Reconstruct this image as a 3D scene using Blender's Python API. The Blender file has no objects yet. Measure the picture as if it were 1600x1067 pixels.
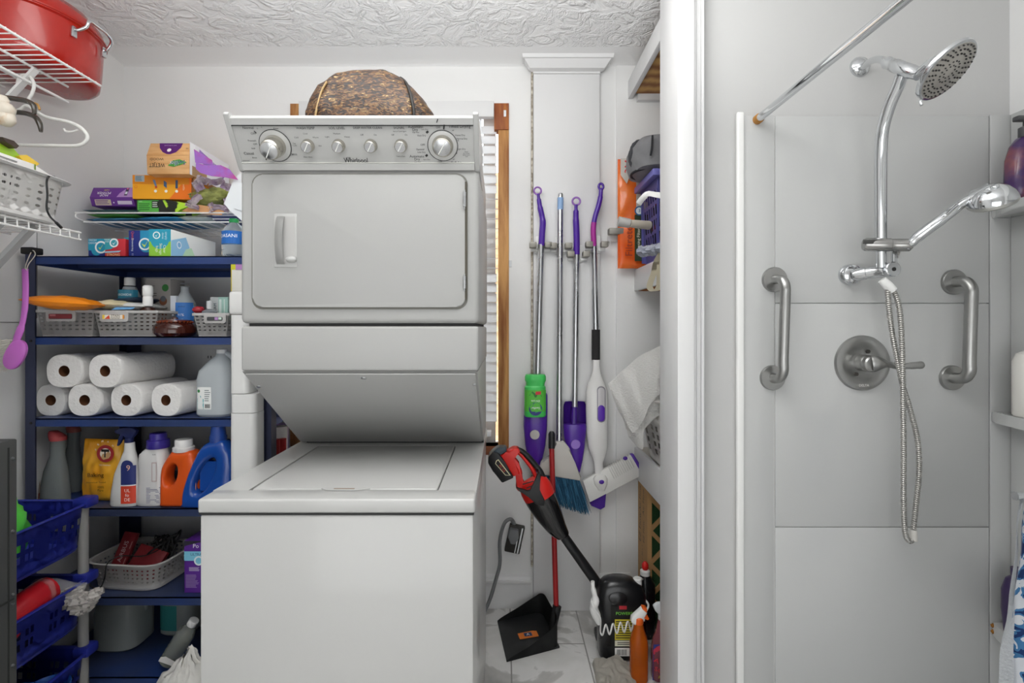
import bpy, bmesh, math, random
from mathutils import Vector, Matrix, noise
# ---------------------------------------------------------------- camera, world, lights, exposure
scn = bpy.context.scene
COL = scn.collection
F, VX, VY, EYE = 800.0, 787.0, 512.0, 1.33          # focal length in px, vanishing point, eye height
cam = bpy.data.objects.new('camera', bpy.data.cameras.new('camera'))
COL.objects.link(cam); scn.camera = cam
cam.location = (0, 0, EYE); cam.rotation_euler = (math.pi / 2, 0, 0)
cam.data.sensor_width = 36; cam.data.lens = F / 1600 * 36
cam.data.shift_x = (800 - VX) / 1600; cam.data.shift_y = (VY - 533.5) / 1600
cam.data.clip_start = .01
w = bpy.data.worlds.new('world'); scn.world = w; w.use_nodes = True
w.node_tree.nodes['Background'].inputs[0].default_value = (.86, .94, 1, 1)
w.node_tree.nodes['Background'].inputs[1].default_value = 4.2
scn.view_settings.view_transform = 'Standard'; scn.view_settings.look = 'None'
scn.view_settings.exposure = 0.06; scn.view_settings.gamma = 1
scn.view_settings.use_curve_mapping = False
scn.cycles.max_bounces = 10; scn.cycles.diffuse_bounces = 5; scn.cycles.transparent_max_bounces = 12
def area(name, loc, rot, sx, sy, power, col=(1, .995, .985)):
    l = bpy.data.lights.new(name, 'AREA'); l.shape = 'RECTANGLE'; l.size = sx; l.size_y = sy
    l.energy = power; l.color = col
    o = bpy.data.objects.new(name, l); o.location = loc; o.rotation_euler = rot; COL.objects.link(o); return o
area('ceiling_fill', (-.35, 1.30, 2.55), (math.radians(18), 0, 0), 1.7, .30, 5.5)  # unseen lamp added under the ceiling to lift the back wall
area('flash_bounce', (-.15, .55, 2.0), (math.pi, 0, 0), 1.0, .8, 46, (1, 1, .99))
area('rear_fill', (-.2, -1.15, .85), (math.radians(93), 0, 0), 2.4, 1.5, 19, (.97, .985, 1))  # fill lamp added behind the camera; the rear wall has no window

# ---------------------------------------------------------------- helpers
def W(px, D): return (px - VX) / F * D
def Z(py, D): return EYE + (VY - py) / F * D
def P(px, py, D): return Vector((W(px, D), D, Z(py, D)))
def L(n, D): return n * D / F
def TR(x, y, z, rz=0, rx=0, ry=0):
    return Matrix.Translation((x, y, z)) @ Matrix.Rotation(rz, 4, 'Z') @ Matrix.Rotation(ry, 4, 'Y') @ Matrix.Rotation(rx, 4, 'X')
RX90 = Matrix.Rotation(math.pi / 2, 4, 'X')
def rad(a): return math.radians(a)
def lin(h):
    h = h.lstrip('#'); o = []
    for i in (0, 2, 4):
        c = int(h[i:i+2], 16) / 255
        o.append(c / 12.92 if c <= .04045 else ((c + .055) / 1.055) ** 2.4)
    return (*o, 1)
MATS = {}
def mat(key, col, r=.5, m=0, bump=0, bs=60, coat=0, trans=0, ior=1.45, col2=None, cs=8, stretch=(1, 1, 1), lo=.4, hi=.6, sheen=0, alpha=1):
    if key in MATS: return MATS[key]
    M = bpy.data.materials.new(key); M.use_nodes = True; N = M.node_tree.nodes; K = M.node_tree.links
    b = N['Principled BSDF']; b.inputs['Base Color'].default_value = lin(col)
    b.inputs['Metallic'].default_value = m; b.inputs['IOR'].default_value = ior
    b.inputs['Coat Weight'].default_value = coat; b.inputs['Transmission Weight'].default_value = trans
    b.inputs['Sheen Weight'].default_value = sheen; b.inputs['Alpha'].default_value = alpha
    tc = N.new('ShaderNodeTexCoord'); mp = N.new('ShaderNodeMapping'); mp.inputs['Scale'].default_value = stretch
    K.new(tc.outputs['Object'], mp.inputs[0])
    nz = N.new('ShaderNodeTexNoise'); nz.inputs['Scale'].default_value = cs; nz.inputs['Detail'].default_value = 5
    K.new(mp.outputs[0], nz.inputs['Vector'])
    mr = N.new('ShaderNodeMapRange'); mr.inputs[3].default_value = max(0, r - .05); mr.inputs[4].default_value = min(1, r + .05)
    K.new(nz.outputs[0], mr.inputs[0]); K.new(mr.outputs[0], b.inputs['Roughness'])
    if col2:
        cr_ = N.new('ShaderNodeValToRGB'); e = cr_.color_ramp.elements
        e[0].position = lo; e[0].color = lin(col); e[1].position = hi; e[1].color = lin(col2)
        K.new(nz.outputs[0], cr_.inputs[0]); K.new(cr_.outputs[0], b.inputs['Base Color'])
    if bump:
        n2 = N.new('ShaderNodeTexNoise'); n2.inputs['Scale'].default_value = bs; n2.inputs['Detail'].default_value = 4
        K.new(mp.outputs[0], n2.inputs['Vector'])
        bp = N.new('ShaderNodeBump'); bp.inputs['Strength'].default_value = bump; bp.inputs['Distance'].default_value = .01
        K.new(n2.outputs[0], bp.inputs['Height']); K.new(bp.outputs[0], b.inputs['Normal'])
    MATS[key] = M; return M
def C(h, r=.5): return mat('print_%s_%d' % (h.strip('#'), r * 100), h, r)

def cr(pts, n=6, closed=False):
    pts = [Vector(p) for p in pts]; out = []; m = len(pts)
    for i in range(m if closed else m - 1):
        if closed: a, b_, c, d = pts[i-1], pts[i], pts[(i+1) % m], pts[(i+2) % m]
        else: a, b_, c, d = pts[max(i-1, 0)], pts[i], pts[i+1], pts[min(i+2, m-1)]
        for k in range(n):
            t = k / n
            out.append(.5 * ((2*b_) + (c-a)*t + (2*a-5*b_+4*c-d)*t*t + (3*b_-a-3*c+d)*t*t*t))
    if not closed: out.append(pts[-1])
    return out
WL = {}
TXT = {}
def text_mesh(s, font_extrude=0):
    if s not in TXT:
        c = bpy.data.curves.new('t', 'FONT'); c.body = s; c.size = 1; c.align_x = 'CENTER'; c.align_y = 'CENTER'; c.resolution_u = 2
        o = bpy.data.objects.new('t', c); COL.objects.link(o)
        bpy.context.view_layer.update()
        me = bpy.data.meshes.new_from_object(o.evaluated_get(bpy.context.evaluated_depsgraph_get()))
        TXT[s] = ([v.co.copy() for v in me.vertices], [list(p.vertices) for p in me.polygons])
        bpy.data.objects.remove(o); bpy.data.curves.remove(c); bpy.data.meshes.remove(me)
    return TXT[s]
class B:
    def __init__(s, M=None): s.bm = bmesh.new(); s.M = M.copy() if M else Matrix()
    def add(s, verts, faces, mi=0, M=None):
        T_ = s.M @ M if M else s.M
        vs = [s.bm.verts.new(T_ @ Vector(v)) for v in verts]; fs = []
        for f in faces:
            try:
                fc = s.bm.faces.new([vs[i] for i in f]); fc.material_index = mi; fs.append(fc)
            except ValueError: pass
        return vs, fs
    def bev(s, fs, off, seg=2):
        ed = list({e for f in fs for e in f.edges})
        bmesh.ops.bevel(s.bm, geom=ed, offset=off, segments=seg, affect='EDGES', profile=.5)
    def box(s, x0, x1, y0, y1, z0, z1, mi=0, bev=0, M=None, seg=2):
        v = [(x, y, z) for z in (z0, z1) for y in (y0, y1) for x in (x0, x1)]
        _, fs = s.add(v, [(0, 2, 3, 1), (4, 5, 7, 6), (0, 1, 5, 4), (2, 6, 7, 3), (0, 4, 6, 2), (1, 3, 7, 5)], mi, M)
        if bev: s.bev(fs, bev, seg)
        return s
    def quad(s, a, b, c, d, mi=0): s.add([a, b, c, d], [(0, 1, 2, 3)], mi); return s
    def hexa(s, pts, mi=0, bev=0):      # 4 bottom pts, 4 top pts, same winding
        _, fs = s.add(pts, [(3, 2, 1, 0), (4, 5, 6, 7), (0, 1, 5, 4), (1, 2, 6, 5), (2, 3, 7, 6), (3, 0, 4, 7)], mi)
        if bev: s.bev(fs, bev)
        return s
    def prism(s, poly, t0, t1, plane='xz', mi=0, bev=0, M=None, seg=2):
        f3 = {'xz': lambda a, b_, t: (a, t, b_), 'xy': lambda a, b_, t: (a, b_, t), 'yz': lambda a, b_, t: (t, a, b_)}[plane]
        n = len(poly)
        v = [f3(a, b_, t0) for a, b_ in poly] + [f3(a, b_, t1) for a, b_ in poly]
        _, fs = s.add(v, [tuple(range(n)), tuple(range(2*n-1, n-1, -1))] + [(i, i+n, (i+1) % n + n, (i+1) % n) for i in range(n)], mi, M)
        if bev: s.bev(fs, bev, seg)
        return s
    def loft(s, secs, seg=24, mi=0, cap=True, M=None, closed_inner=False):
        v = []; 
        for q in secs:
            z, cx, cy, rx, ry = q[:5]; n = q[5] if len(q) > 5 else 2
            for k in range(seg):
                t = 2 * math.pi * k / seg; c, d = math.cos(t), math.sin(t)
                v.append((cx + rx * math.copysign(abs(c) ** (2/n), c), cy + ry * math.copysign(abs(d) ** (2/n), d), z))
        m = len(secs)
        f = [(i*seg+k, i*seg+(k+1) % seg, (i+1)*seg+(k+1) % seg, (i+1)*seg+k) for i in range(m-1) for k in range(seg)]
        if cap: f += [tuple(range(seg-1, -1, -1)), tuple((m-1)*seg + k for k in range(seg))]
        s.add(v, f, mi, M); return s
    def lathe(s, prof, seg=24, mi=0, M=None, cap=True): return s.loft([(z, 0, 0, r, r) for r, z in prof], seg, mi, cap, M)
    def cyl(s, p0, p1, r0, r1=None, seg=16, mi=0): return s.sweep([p0, p1], [r0, r0 if r1 is None else r1], seg, mi=mi)
    def sweep(s, pts, r, seg=8, closed=False, mi=0, flat=1, up=None):
        pts = [Vector(p) for p in pts]; n = len(pts)
        rs = r if isinstance(r, (list, tuple)) else [r] * n
        tan = []
        for i in range(n):
            a = pts[i-1] if (i or closed) else pts[0]; b_ = pts[(i+1) % n] if (i < n-1 or closed) else pts[-1]
            t = b_ - a; tan.append(t.normalized() if t.length > 1e-9 else Vector((0, 0, 1)))
        u = Vector(up) if up else (Vector((0, 0, 1)) if abs(tan[0].z) < .9 else Vector((1, 0, 0)))
        v = []
        for i in range(n):
            if up and i: u = Vector(up)
            u = u - tan[i] * u.dot(tan[i])
            if u.length < 1e-6: u = tan[i].orthogonal()
            u.normalize(); w_ = tan[i].cross(u)
            for k in range(seg):
                a = 2 * math.pi * k / seg
                v.append(pts[i] + (u * math.cos(a) * flat + w_ * math.sin(a)) * rs[i])
        f = [(i*seg+k, i*seg+(k+1) % seg, ((i+1) % n)*seg+(k+1) % seg, ((i+1) % n)*seg+k) for i in range(n if closed else n-1) for k in range(seg)]
        if not closed: f += [tuple(range(seg-1, -1, -1)), tuple((n-1)*seg + k for k in range(seg))]
        s.add(v, f, mi); return s
    def surf(s, fn, nu, nv, thick=0, mi=0, wrap=False):
        v = [fn(i / nu, j / nv) for j in range(nv + 1) for i in range(nu + (0 if wrap else 1))]
        w_ = nu if wrap else nu + 1
        f = [(j*w_+i, j*w_+(i+1) % w_, (j+1)*w_+(i+1) % w_, (j+1)*w_+i) for j in range(nv) for i in range(nu)]
        _, fs = s.add(v, f, mi)
        if thick: s.solid(fs, thick)
        return s
    def solid(s, fs, t): bmesh.ops.solidify(s.bm, geom=fs, thickness=t)
    def perf(s, fn, nu, nv, hole, thick=.002, mi=0, octo=False, skip=None):
        """perforated panel; fn(u, v) -> point, cells nu x nv, hole = (share of cell width, height)"""
        V = {}; fs = []
        def gv(u, v):
            k = (round(u, 5), round(v, 5))
            if k not in V: V[k] = s.bm.verts.new(s.M @ Vector(fn(u, v)))
            return V[k]
        q = .7 if octo else 1
        ring = [(-1, -1), (0, -1), (1, -1), (1, 0), (1, 1), (0, 1), (-1, 1), (-1, 0)]
        for i in range(nu):
            for j in range(nv):
                cu, cv = (i + .5) / nu, (j + .5) / nv
                out = [gv(cu + a * .5 / nu, cv + b_ * .5 / nv) for a, b_ in ring]
                if skip and skip(i, j):
                    fs.append(s.bm.faces.new(out)); continue
                inn = [gv(cu + a * (q if a and b_ else 1) * hole[0] * .5 / nu, cv + b_ * (q if a and b_ else 1) * hole[1] * .5 / nv) for a, b_ in ring]
                for k in range(8):
                    fs.append(s.bm.faces.new((out[k], out[(k+1) % 8], inn[(k+1) % 8], inn[k])))
        for f in fs: f.material_index = mi
        if thick: s.solid(fs, thick)
        return s
    def blob(s, c, r, seed=0, amp=.25, fr=3, seg=20, rings=12, mi=0, n=2, flat_bottom=None):
        v = []
        for j in range(1, rings):
            ph = math.pi * j / rings
            for k in range(seg):
                t = 2 * math.pi * k / seg
                d = Vector((math.sin(ph) * math.cos(t), math.sin(ph) * math.sin(t), math.cos(ph)))
                h = 1 + amp * noise.noise(d * fr + Vector((seed, seed * 1.7, 0)))
                p = Vector([math.copysign(abs(q) ** (2/n), q) for q in d]) * h
                p = Vector((c[0] + p.x * r[0], c[1] + p.y * r[1], c[2] + p.z * r[2]))
                if flat_bottom is not None: p.z = max(p.z, flat_bottom)
                v.append(p)
        top = len(v); v.append((c[0], c[1], c[2] + r[2])); bz = c[2] - r[2]
        v.append((c[0], c[1], bz if flat_bottom is None else max(bz, flat_bottom)))
        f = [(j*seg+k, (j+1)*seg+k, (j+1)*seg+(k+1) % seg, j*seg+(k+1) % seg) for j in range(rings-2) for k in range(seg)]
        f += [(top, k, (k+1) % seg) for k in range(seg)] + [(top+1, (rings-2)*seg+(k+1) % seg, (rings-2)*seg+k) for k in range(seg)]
        s.add(v, f, mi); return s
    def pillow(s, w_, h, t, seed=0, amp=.004, mi=0, M=None, nu=22, nv=16, p=.45):
        """pouch lying in local xz plane, centred on x, base at z=0, thickness t along y"""
        for sg in (-1, 1):
            v = []
            for j in range(nv + 1):
                for i in range(nu + 1):
                    a, b_ = i / nu, j / nv
                    e = (max(0, math.sin(math.pi * a)) * max(0, math.sin(math.pi * b_))) ** p
                    nn = noise.noise(Vector((a * 7 + seed, b_ * 7, seed))) * amp * min(1, e * 2)
                    v.append(((a - .5) * w_, sg * e * t / 2 + nn, b_ * h))
            f = [(j*(nu+1)+i, j*(nu+1)+i+1, (j+1)*(nu+1)+i+1, (j+1)*(nu+1)+i) for j in range(nv) for i in range(nu)]
            s.add(v, f, mi, M)
        return s
    def text(s, st, size, M, mi=0, sx=1, wrap=None, off=0):
        vs, fs = text_mesh(st)
        pts = [M @ Vector((v.x * size * sx, v.y * size, 0)) for v in vs]
        if wrap: pts = [wrap(p) for p in pts]
        s.add(pts, fs, mi); return s
    def build(s, name, mats, parent=None, label=None, smooth=38, kind=None, normals=True):
        if normals: bmesh.ops.recalc_face_normals(s.bm, faces=s.bm.faces)
        off = WL.get(parent.name, Vector()) if parent else Vector()
        if off.length: bmesh.ops.translate(s.bm, verts=s.bm.verts, vec=-off)
        me = bpy.data.meshes.new(name); s.bm.to_mesh(me); s.bm.free()
        for p in me.polygons: p.use_smooth = True
        me.set_sharp_from_angle(angle=rad(smooth))
        for m_ in (mats if isinstance(mats, (list, tuple)) else [mats]): me.materials.append(m_)
        o = bpy.data.objects.new(name, me); COL.objects.link(o)
        if parent: o.parent = parent
        WL[o.name] = off
        if label: o['label'] = label
        if kind: o['kind'] = kind
        return o
def T(name, label, cat, loc, group=None):
    o = bpy.data.objects.new(name, None); COL.objects.link(o); o.location = loc; o.empty_display_size = .05
    WL[o.name] = Vector(loc); o['label'] = label; o['category'] = cat
    if group: o['group'] = group
    return o
def solo(b, name, mats, label, cat, group=None, **k):
    o = b.build(name, mats, **k)
    vs = o.data.vertices
    xs = [v.co.x for v in vs]; ys = [v.co.y for v in vs]; zs = [v.co.z for v in vs]
    c = Vector(((min(xs)+max(xs))/2, (min(ys)+max(ys))/2, min(zs)))
    o.data.transform(Matrix.Translation(-c)); o.location = c; WL[o.name] = c
    o['label'] = label; o['category'] = cat
    if group: o['group'] = group
    return o
def struct(b, name, mats, **k): return b.build(name, mats, kind='structure', **k)

def art(parent, M, items, w_=1, h=1, name='printed_label', r=.5, wrap=None, off=.0006, label=None):
    """printed matter on a face; M maps local x right, z up, facing -y. items in shares of w_, h"""
    b = B(); mats = []; lay = 0
    def mi(c):
        m_ = C(c, r)
        if m_ not in mats: mats.append(m_)
        return mats.index(m_)
    def put(p):
        q = Vector(p)
        if wrap: q = wrap(q)
        return M @ q
    for it in items:
        lay += 1; y = -off - lay * .00015; k = it[0]
        if k == 'r':
            _, u0, v0, u1, v1, c = it; n = 10 if wrap else 1
            for i in range(n):
                a, d = u0 + (u1-u0)*i/n, u0 + (u1-u0)*(i+1)/n
                b.add([put((a*w_, y, v0*h)), put((d*w_, y, v0*h)), put((d*w_, y, v1*h)), put((a*w_, y, v1*h))], [(0, 1, 2, 3)], mi(c))
        elif k == 'p':
            b.add([put((u*w_, y, v*h)) for u, v in it[1]], [tuple(range(len(it[1])))], mi(it[2]))
        elif k == 'c':
            _, u, v, rr, c = it[:5]; e = it[5] if len(it) > 5 else 1
            b.add([put((u*w_ + math.cos(t*math.pi/12)*rr*e, y, v*h + math.sin(t*math.pi/12)*rr)) for t in range(24)], [tuple(range(24))], mi(c))
        elif k == 't':
            _, u, v, sz, st, c = it[:6]; rot = rad(it[6]) if len(it) > 6 else 0; sx = it[7] if len(it) > 7 else 1
            m_ = Matrix.Translation((u*w_, y, v*h)) @ RX90 @ Matrix.Rotation(rot, 4, 'Z')
            b.text(st, sz, m_, mi(c), sx, wrap=lambda p: put(p))
        elif k == 'lines':      # small print as rows of dashes
            _, u0, v0, u1, v1, n, c = it; R = random.Random(n)
            for i in range(n):
                va = v0 + (v1-v0)*(i+.25)/n; vb = v0 + (v1-v0)*(i+.7)/n; ue = u1 - (u1-u0)*R.random()*.35
                b.add([put((u0*w_, y, va*h)), put((ue*w_, y, va*h)), put((ue*w_, y, vb*h)), put((u0*w_, y, vb*h))], [(0, 1, 2, 3)], mi(c))
        elif k == 'bars':
            _, u0, v0, u1, v1, c = it; R = random.Random(5); n = 16; 
            for i in range(n):
                a = u0 + (u1-u0)*i/n; d = a + (u1-u0)/n*(.3+.4*R.random())
                b.add([put((a*w_, y, v0*h)), put((d*w_, y, v0*h)), put((d*w_, y, v1*h)), put((a*w_, y, v1*h))], [(0, 1, 2, 3)], mi(c))
    return b.build(name, mats, parent, label=label, normals=False)
def cylwrap(rx, ry=None, n=2):
    ry = ry or rx
    def f(p):
        x = max(-rx*.995, min(rx*.995, p.x))
        return Vector((x, -(ry - p.y) * (max(0, 1 - abs(x/(rx - p.y)) ** n)) ** (1/n), p.z))
    return f
# shared materials
WHITE = mat('white_painted_plaster', '#e2e2e1', .6, bump=.08, bs=30)
TRIM = mat('white_gloss_trim_paint', '#d9d9d9', .38, bump=.05, bs=14, stretch=(6, 6, .6))
ENAMEL = mat('white_enamel', '#b6b6b4', .3, coat=.35)
ENAMEL2 = mat('satin_white_enamel', '#a5a5a3', .38, bump=.015, bs=300)
CHROME = mat('polished_chrome', '#d4d6d8', .09, 1)
STEEL = mat('brushed_steel', '#a6a6a4', .3, 1, bump=.05, bs=40, stretch=(1, 1, 14))
SILVER = mat('silver_aluminium_tube', '#c4c6c8', .28, 1)
BLACKP = mat('black_plastic', '#17181a', .42)
RUBBER = mat('dark_rubber', '#1b1b1c', .7)
WPLAS = mat('white_plastic', '#e6e6e4', .4)
DARKGAP = mat('dark_gap', '#2a2a2a', .8)
EPOXY = mat('white_coated_wire', '#e4e4e2', .35)
# ---------------------------------------------------------------- the room
HC = 2.587; YB = 2.44; XL_ = -1.81; XR_ = 1.68
# floor: grey marble-look tiles
FL = bpy.data.materials.new('marble_floor_tile'); FL.use_nodes = True
N = FL.node_tree.nodes; K = FL.node_tree.links; bs_ = N['Principled BSDF']; bs_.inputs['Roughness'].default_value = .28
tc = N.new('ShaderNodeTexCoord'); br = N.new('ShaderNodeTexBrick'); br.inputs['Scale'].default_value = 1
br.offset = .5; br.inputs['Brick Width'].default_value = .61; br.inputs['Row Height'].default_value = .31; br.inputs['Mortar Size'].default_value = .003
mp = N.new('ShaderNodeMapping'); mp.inputs['Rotation'].default_value = (0, 0, math.pi/2); mp.inputs['Location'].default_value = (.02, -.03, 0)
K.new(tc.outputs['Object'], mp.inputs[0]); K.new(mp.outputs[0], br.inputs[0])
nz = N.new('ShaderNodeTexNoise'); nz.inputs['Scale'].default_value = 3.2; nz.inputs['Detail'].default_value = 9; nz.inputs['Distortion'].default_value = 1.6
K.new(tc.outputs['Object'], nz.inputs[0])
rp = N.new('ShaderNodeValToRGB'); e = rp.color_ramp.elements
e[0].position = .3; e[0].color = lin('#9b9a97'); e[1].position = .62; e[1].color = lin('#cfcecb')
n_ = rp.color_ramp.elements.new(.47); n_.color = lin('#b9b8b5'); n_ = rp.color_ramp.elements.new(.5); n_.color = lin('#d9d8d6')
K.new(nz.outputs[0], rp.inputs[0]); K.new(rp.outputs[0], br.inputs[1]); K.new(rp.outputs[0], br.inputs[2])
br.inputs['Mortar'].default_value = lin('#8b8a86'); K.new(br.outputs[0], bs_.inputs['Base Color'])
struct(B().box(-1.93, 1.8, -1.4, 2.56, -.1, 0), 'floor', FL)
# ceiling: stomped plaster texture
CE = bpy.data.materials.new('stomped_plaster_ceiling'); CE.use_nodes = True
N = CE.node_tree.nodes; K = CE.node_tree.links; bs_ = N['Principled BSDF']; bs_.inputs['Roughness'].default_value = .75
bs_.inputs['Base Color'].default_value = lin('#ececec')
tc = N.new('ShaderNodeTexCoord')
n1 = N.new('ShaderNodeTexNoise'); n1.inputs['Scale'].default_value = 11; n1.inputs['Detail'].default_value = 3; n1.inputs['Distortion'].default_value = 1.4
vo = N.new('ShaderNodeTexVoronoi'); vo.inputs['Scale'].default_value = 9; vo.feature = 'SMOOTH_F1'
wv = N.new('ShaderNodeTexNoise'); wv.inputs['Scale'].default_value = 45; wv.inputs['Detail'].default_value = 4; wv.inputs['Distortion'].default_value = 2
K.new(tc.outputs['Object'], n1.inputs[0]); K.new(tc.outputs['Object'], wv.inputs[0])
mx = N.new('ShaderNodeMixRGB'); mx.inputs[0].default_value = .35; K.new(tc.outputs['Object'], mx.inputs[1]); K.new(n1.outputs[1], mx.inputs[2]); K.new(mx.outputs[0], vo.inputs[0])
r1 = N.new('ShaderNodeValToRGB'); r1.color_ramp.elements[0].position = .46; r1.color_ramp.elements[1].position = .54; K.new(n1.outputs[0], r1.inputs[0])
r2 = N.new('ShaderNodeMath'); r2.operation = 'MULTIPLY'; K.new(r1.outputs[0], r2.inputs[0]); K.new(wv.outputs[0], r2.inputs[1])
r3 = N.new('ShaderNodeMath'); r3.operation = 'ADD'; K.new(r2.outputs[0], r3.inputs[0]); K.new(vo.outputs[0], r3.inputs[1])
bp = N.new('ShaderNodeBump'); bp.inputs['Strength'].default_value = .55; bp.inputs['Distance'].default_value = .018
K.new(r3.outputs[0], bp.inputs['Height']); K.new(bp.outputs[0], bs_.inputs['Normal'])
struct(B().box(-1.93, 1.8, -1.4, 2.30, HC, HC + .1), 'ceiling', CE)
# smooth cove between ceiling and back wall
b = B(); pr = [(2.29, HC + .05), (2.29, HC)] + [(2.29 + .15*math.sin(a*math.pi/12), HC - .012*(1-math.cos(a*math.pi/12))) for a in range(1, 7)] + [(2.45, HC - .012), (2.45, HC+.05)]
b.prism(pr, -1.81, 1.68, 'yz'); struct(b, 'trim_1', mat('smooth_cove_plaster', '#eeeeee', .6, bump=.1, bs=12))
b = B()
WX0, WX1, WZ0, WZ1 = -1.01, .025, .766, 2.385
b.box(-1.93, WX0, YB, YB+.12, 0, HC+.1).box(WX1, 1.8, YB, YB+.12, 0, HC+.1).box(WX0, WX1, YB, YB+.12, 0, WZ0).box(WX0, WX1, YB, YB+.12, WZ1, HC+.1)
struct(b, 'wall_back', WHITE)
struct(B().box(-1.93, XL_, -1.4, YB, 0, HC+.1), 'wall_left', WHITE)
struct(B().box(XR_, 1.8, -1.4, YB, 0, HC+.1), 'wall_right', WHITE)
struct(B().box(.60, XR_, 1.70, 1.80, 0, HC), 'wall_shower', mat('toned_down_wall_paint', '#bfbfbe', .45, bump=.06, bs=25))  # wall colour toned down to make up for too much light here
b = B().box(-1.93, 1.8, -1.4, -1.3, 0, HC)
struct(b, 'wall_rear', WHITE)
# panelling groove on left wall (access panel seam)
b = B(); sx = XL_ + .0005
rr = [(1.84, 1.83), (1.96, 1.83), (1.985, 1.81), (1.985, 1.37), (1.965, 1.35), (1.84, 1.35)]
for (a, c), (d, e2) in zip(rr, rr[1:]): b.cyl((sx, a, c), (sx, d, e2), .0016, seg=6)
struct(b, 'trim_9', mat('wall_seam', '#8d8b88', .8))
# cover strip that runs up the back wall in the alcove
struct(B().box(.535, XR_, YB-.008, YB, 0, HC-.012), 'trim_2', WHITE)
# boxed pilaster behind the brooms with crown moulding
struct(B().box(.140, .451, YB-.035, YB, 0, HC - .03, bev=.002), 'trim_3', TRIM)
struct(B().box(.130, .1385, YB-.02, YB, .2, HC - .05), 'trim_8', mat('rough_plaster_edge', '#c9c2b4', .9, bump=.6, bs=80, col2='#8f8678', cs=60))
b = B()
def crown(x0, x1, yb, prot):
    def rg(k): return [(x0-prot*k, yb-.008-prot*k), (x1+prot*k, yb-.008-prot*k), (x1+prot*k, yb), (x0-prot*k, yb)]
    for k0, z0_, k1, z1_ in ((.02, -.066, .02, -.058), (.02, -.058, .35, -.050), (.35, -.050, .80, -.018), (.95, -.018, 1.0, -.001)):
        b.hexa([(x, y, HC+z0_) for x, y in rg(k0)] + [(x, y, HC+z1_) for x, y in rg(k1)])
crown(.140, .451, YB-.035, .055)
struct(b, 'trim_4', TRIM)
# baseboard between washer and pilaster
b = B().box(-.9, .128, YB-.016, YB, 0, .12).box(-.9, .128, YB-.024, YB, .12, .135, bev=.002).prism([(YB-.016, .135), (YB-.012, .15), (YB, .155), (YB, .135)], -.9, .128, 'yz')
struct(b, 'baseboard_back', TRIM)
b = B().box(.452, .60, YB-.022, YB-.009, 0, .17, bev=.002)
struct(b, 'baseboard_alcove', TRIM)
# end post of the shower partition
b = B()
b.box(.549, .602, 1.615, 1.80, 0, HC, bev=.003)
struct(b, 'trim_5', TRIM)
b = B(); b.box(.602, .645, 1.655, 1.70, 0, HC, bev=.002)
for i in range(3): b.box(.607 + i*.008, .6115 + i*.008, 1.652, 1.656, 0, HC)
b.box(.636, .645, 1.645, 1.70, 0, HC, bev=.002)
struct(b, 'trim_6', TRIM)

# window
wn = struct(B().box(WX0, WX1, YB+.10, YB+.105, WZ0, WZ1), 'window_1', mat('window_glass', '#ffffff', .02, trans=1, ior=1.1))
WOODR = mat('raw_pine_jamb', '#c9965a', .6, bump=.25, bs=30, col2='#8a5328', cs=5, stretch=(7, 7, .7), lo=.35, hi=.68)
b = B().box(-.026, .0245, YB-.006, YB+.09, WZ0-.03, 2.27, bev=.002).box(WX0-.005, WX0+.045, YB-.006, YB+.09, WZ0, 2.395)
b.build('window_jamb', WOODR, wn)
b = B().box(-.045, .0245, YB-.012, YB+.05, 2.27, 2.395, bev=.001)
b.build('jamb_block', mat('redwood_block', '#8c4a24', .6, bump=.2, bs=30, col2='#a8662f', cs=8, stretch=(6, 6, 1)), wn)
B().box(WX0+.04, -.04, YB+.08, YB+.095, WZ0, WZ0+.09).box(WX0+.04, -.04, YB+.08, YB+.095, 1.55, 1.60).box(-.10, -.04, YB+.076, YB+.098, WZ0, WZ1).build('window_sash', TRIM, wn)
B().box(WX0, .02, YB-.01, YB+.08, WZ0-.04, WZ0, bev=.002).build('window_sill', mat('redwood_sill', '#7c4526', .6, bump=.2, bs=30, stretch=(1, 7, 7)), wn)
B().box(.0255, .038, YB-.004, YB, 1.62, 1.65).box(.0, .012, YB-.016, YB-.01, 2.33, 2.36).build('metal_clip', SILVER, wn)
bl = T('window_blind', 'white horizontal slat window blind hanging behind the washer and dryer', 'blind', (-.5, YB-.02, WZ0))
B().box(WX0+.05, -.046, YB-.045, YB-.008, 2.318, 2.392, bev=.003).build('valance', TRIM, bl)
z = 2.28; SL = mat('white_blind_slat', '#eef1f4', .4)
b = B()
while z > .86:
    ypx = VY - (z-EYE)*F/2.47
    tl = 62 if ypx < 305 else (9 if ypx < 432 else (56 if ypx < 470 else 66))
    c, s_ = math.cos(rad(tl))*.025, math.sin(rad(tl))*.025
    x1 = -.034 + (.006 if 305 < ypx < 432 else 0)
    b.hexa([(-.95, YB+.025-c, z-s_), (x1, YB+.025-c, z-s_), (x1, YB+.025+c, z+s_), (-.95, YB+.025+c, z+s_),
            (-.95, YB+.025-c-.002, z-s_+.002), (x1, YB+.025-c-.002, z-s_+.002), (x1, YB+.025+c-.002, z+s_+.002), (-.95, YB+.025+c-.002, z+s_+.002)])
    z -= .0475
b.build('slat', SL, bl, kind='stuff')
b = B()
for x in (-.88, -.5, -.115): b.box(x, x+.010, YB-.006, YB-.004, .84, 2.32)
b.build('ladder_tape', SL, bl)
B().box(-.95, -.06, YB, YB+.045, .81, .835, bev=.002).build('bottom_rail', SL, bl)
# timber wall across the outside of the window
struct(B().box(-3, 2.2, 4.2, 4.3, 0, 2.6), 'wall_outside', mat('tan_outside_boards', '#c7a783', .8, bump=.3, bs=8, col2='#b8906a', cs=4, stretch=(1, 1, 6)))

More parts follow.
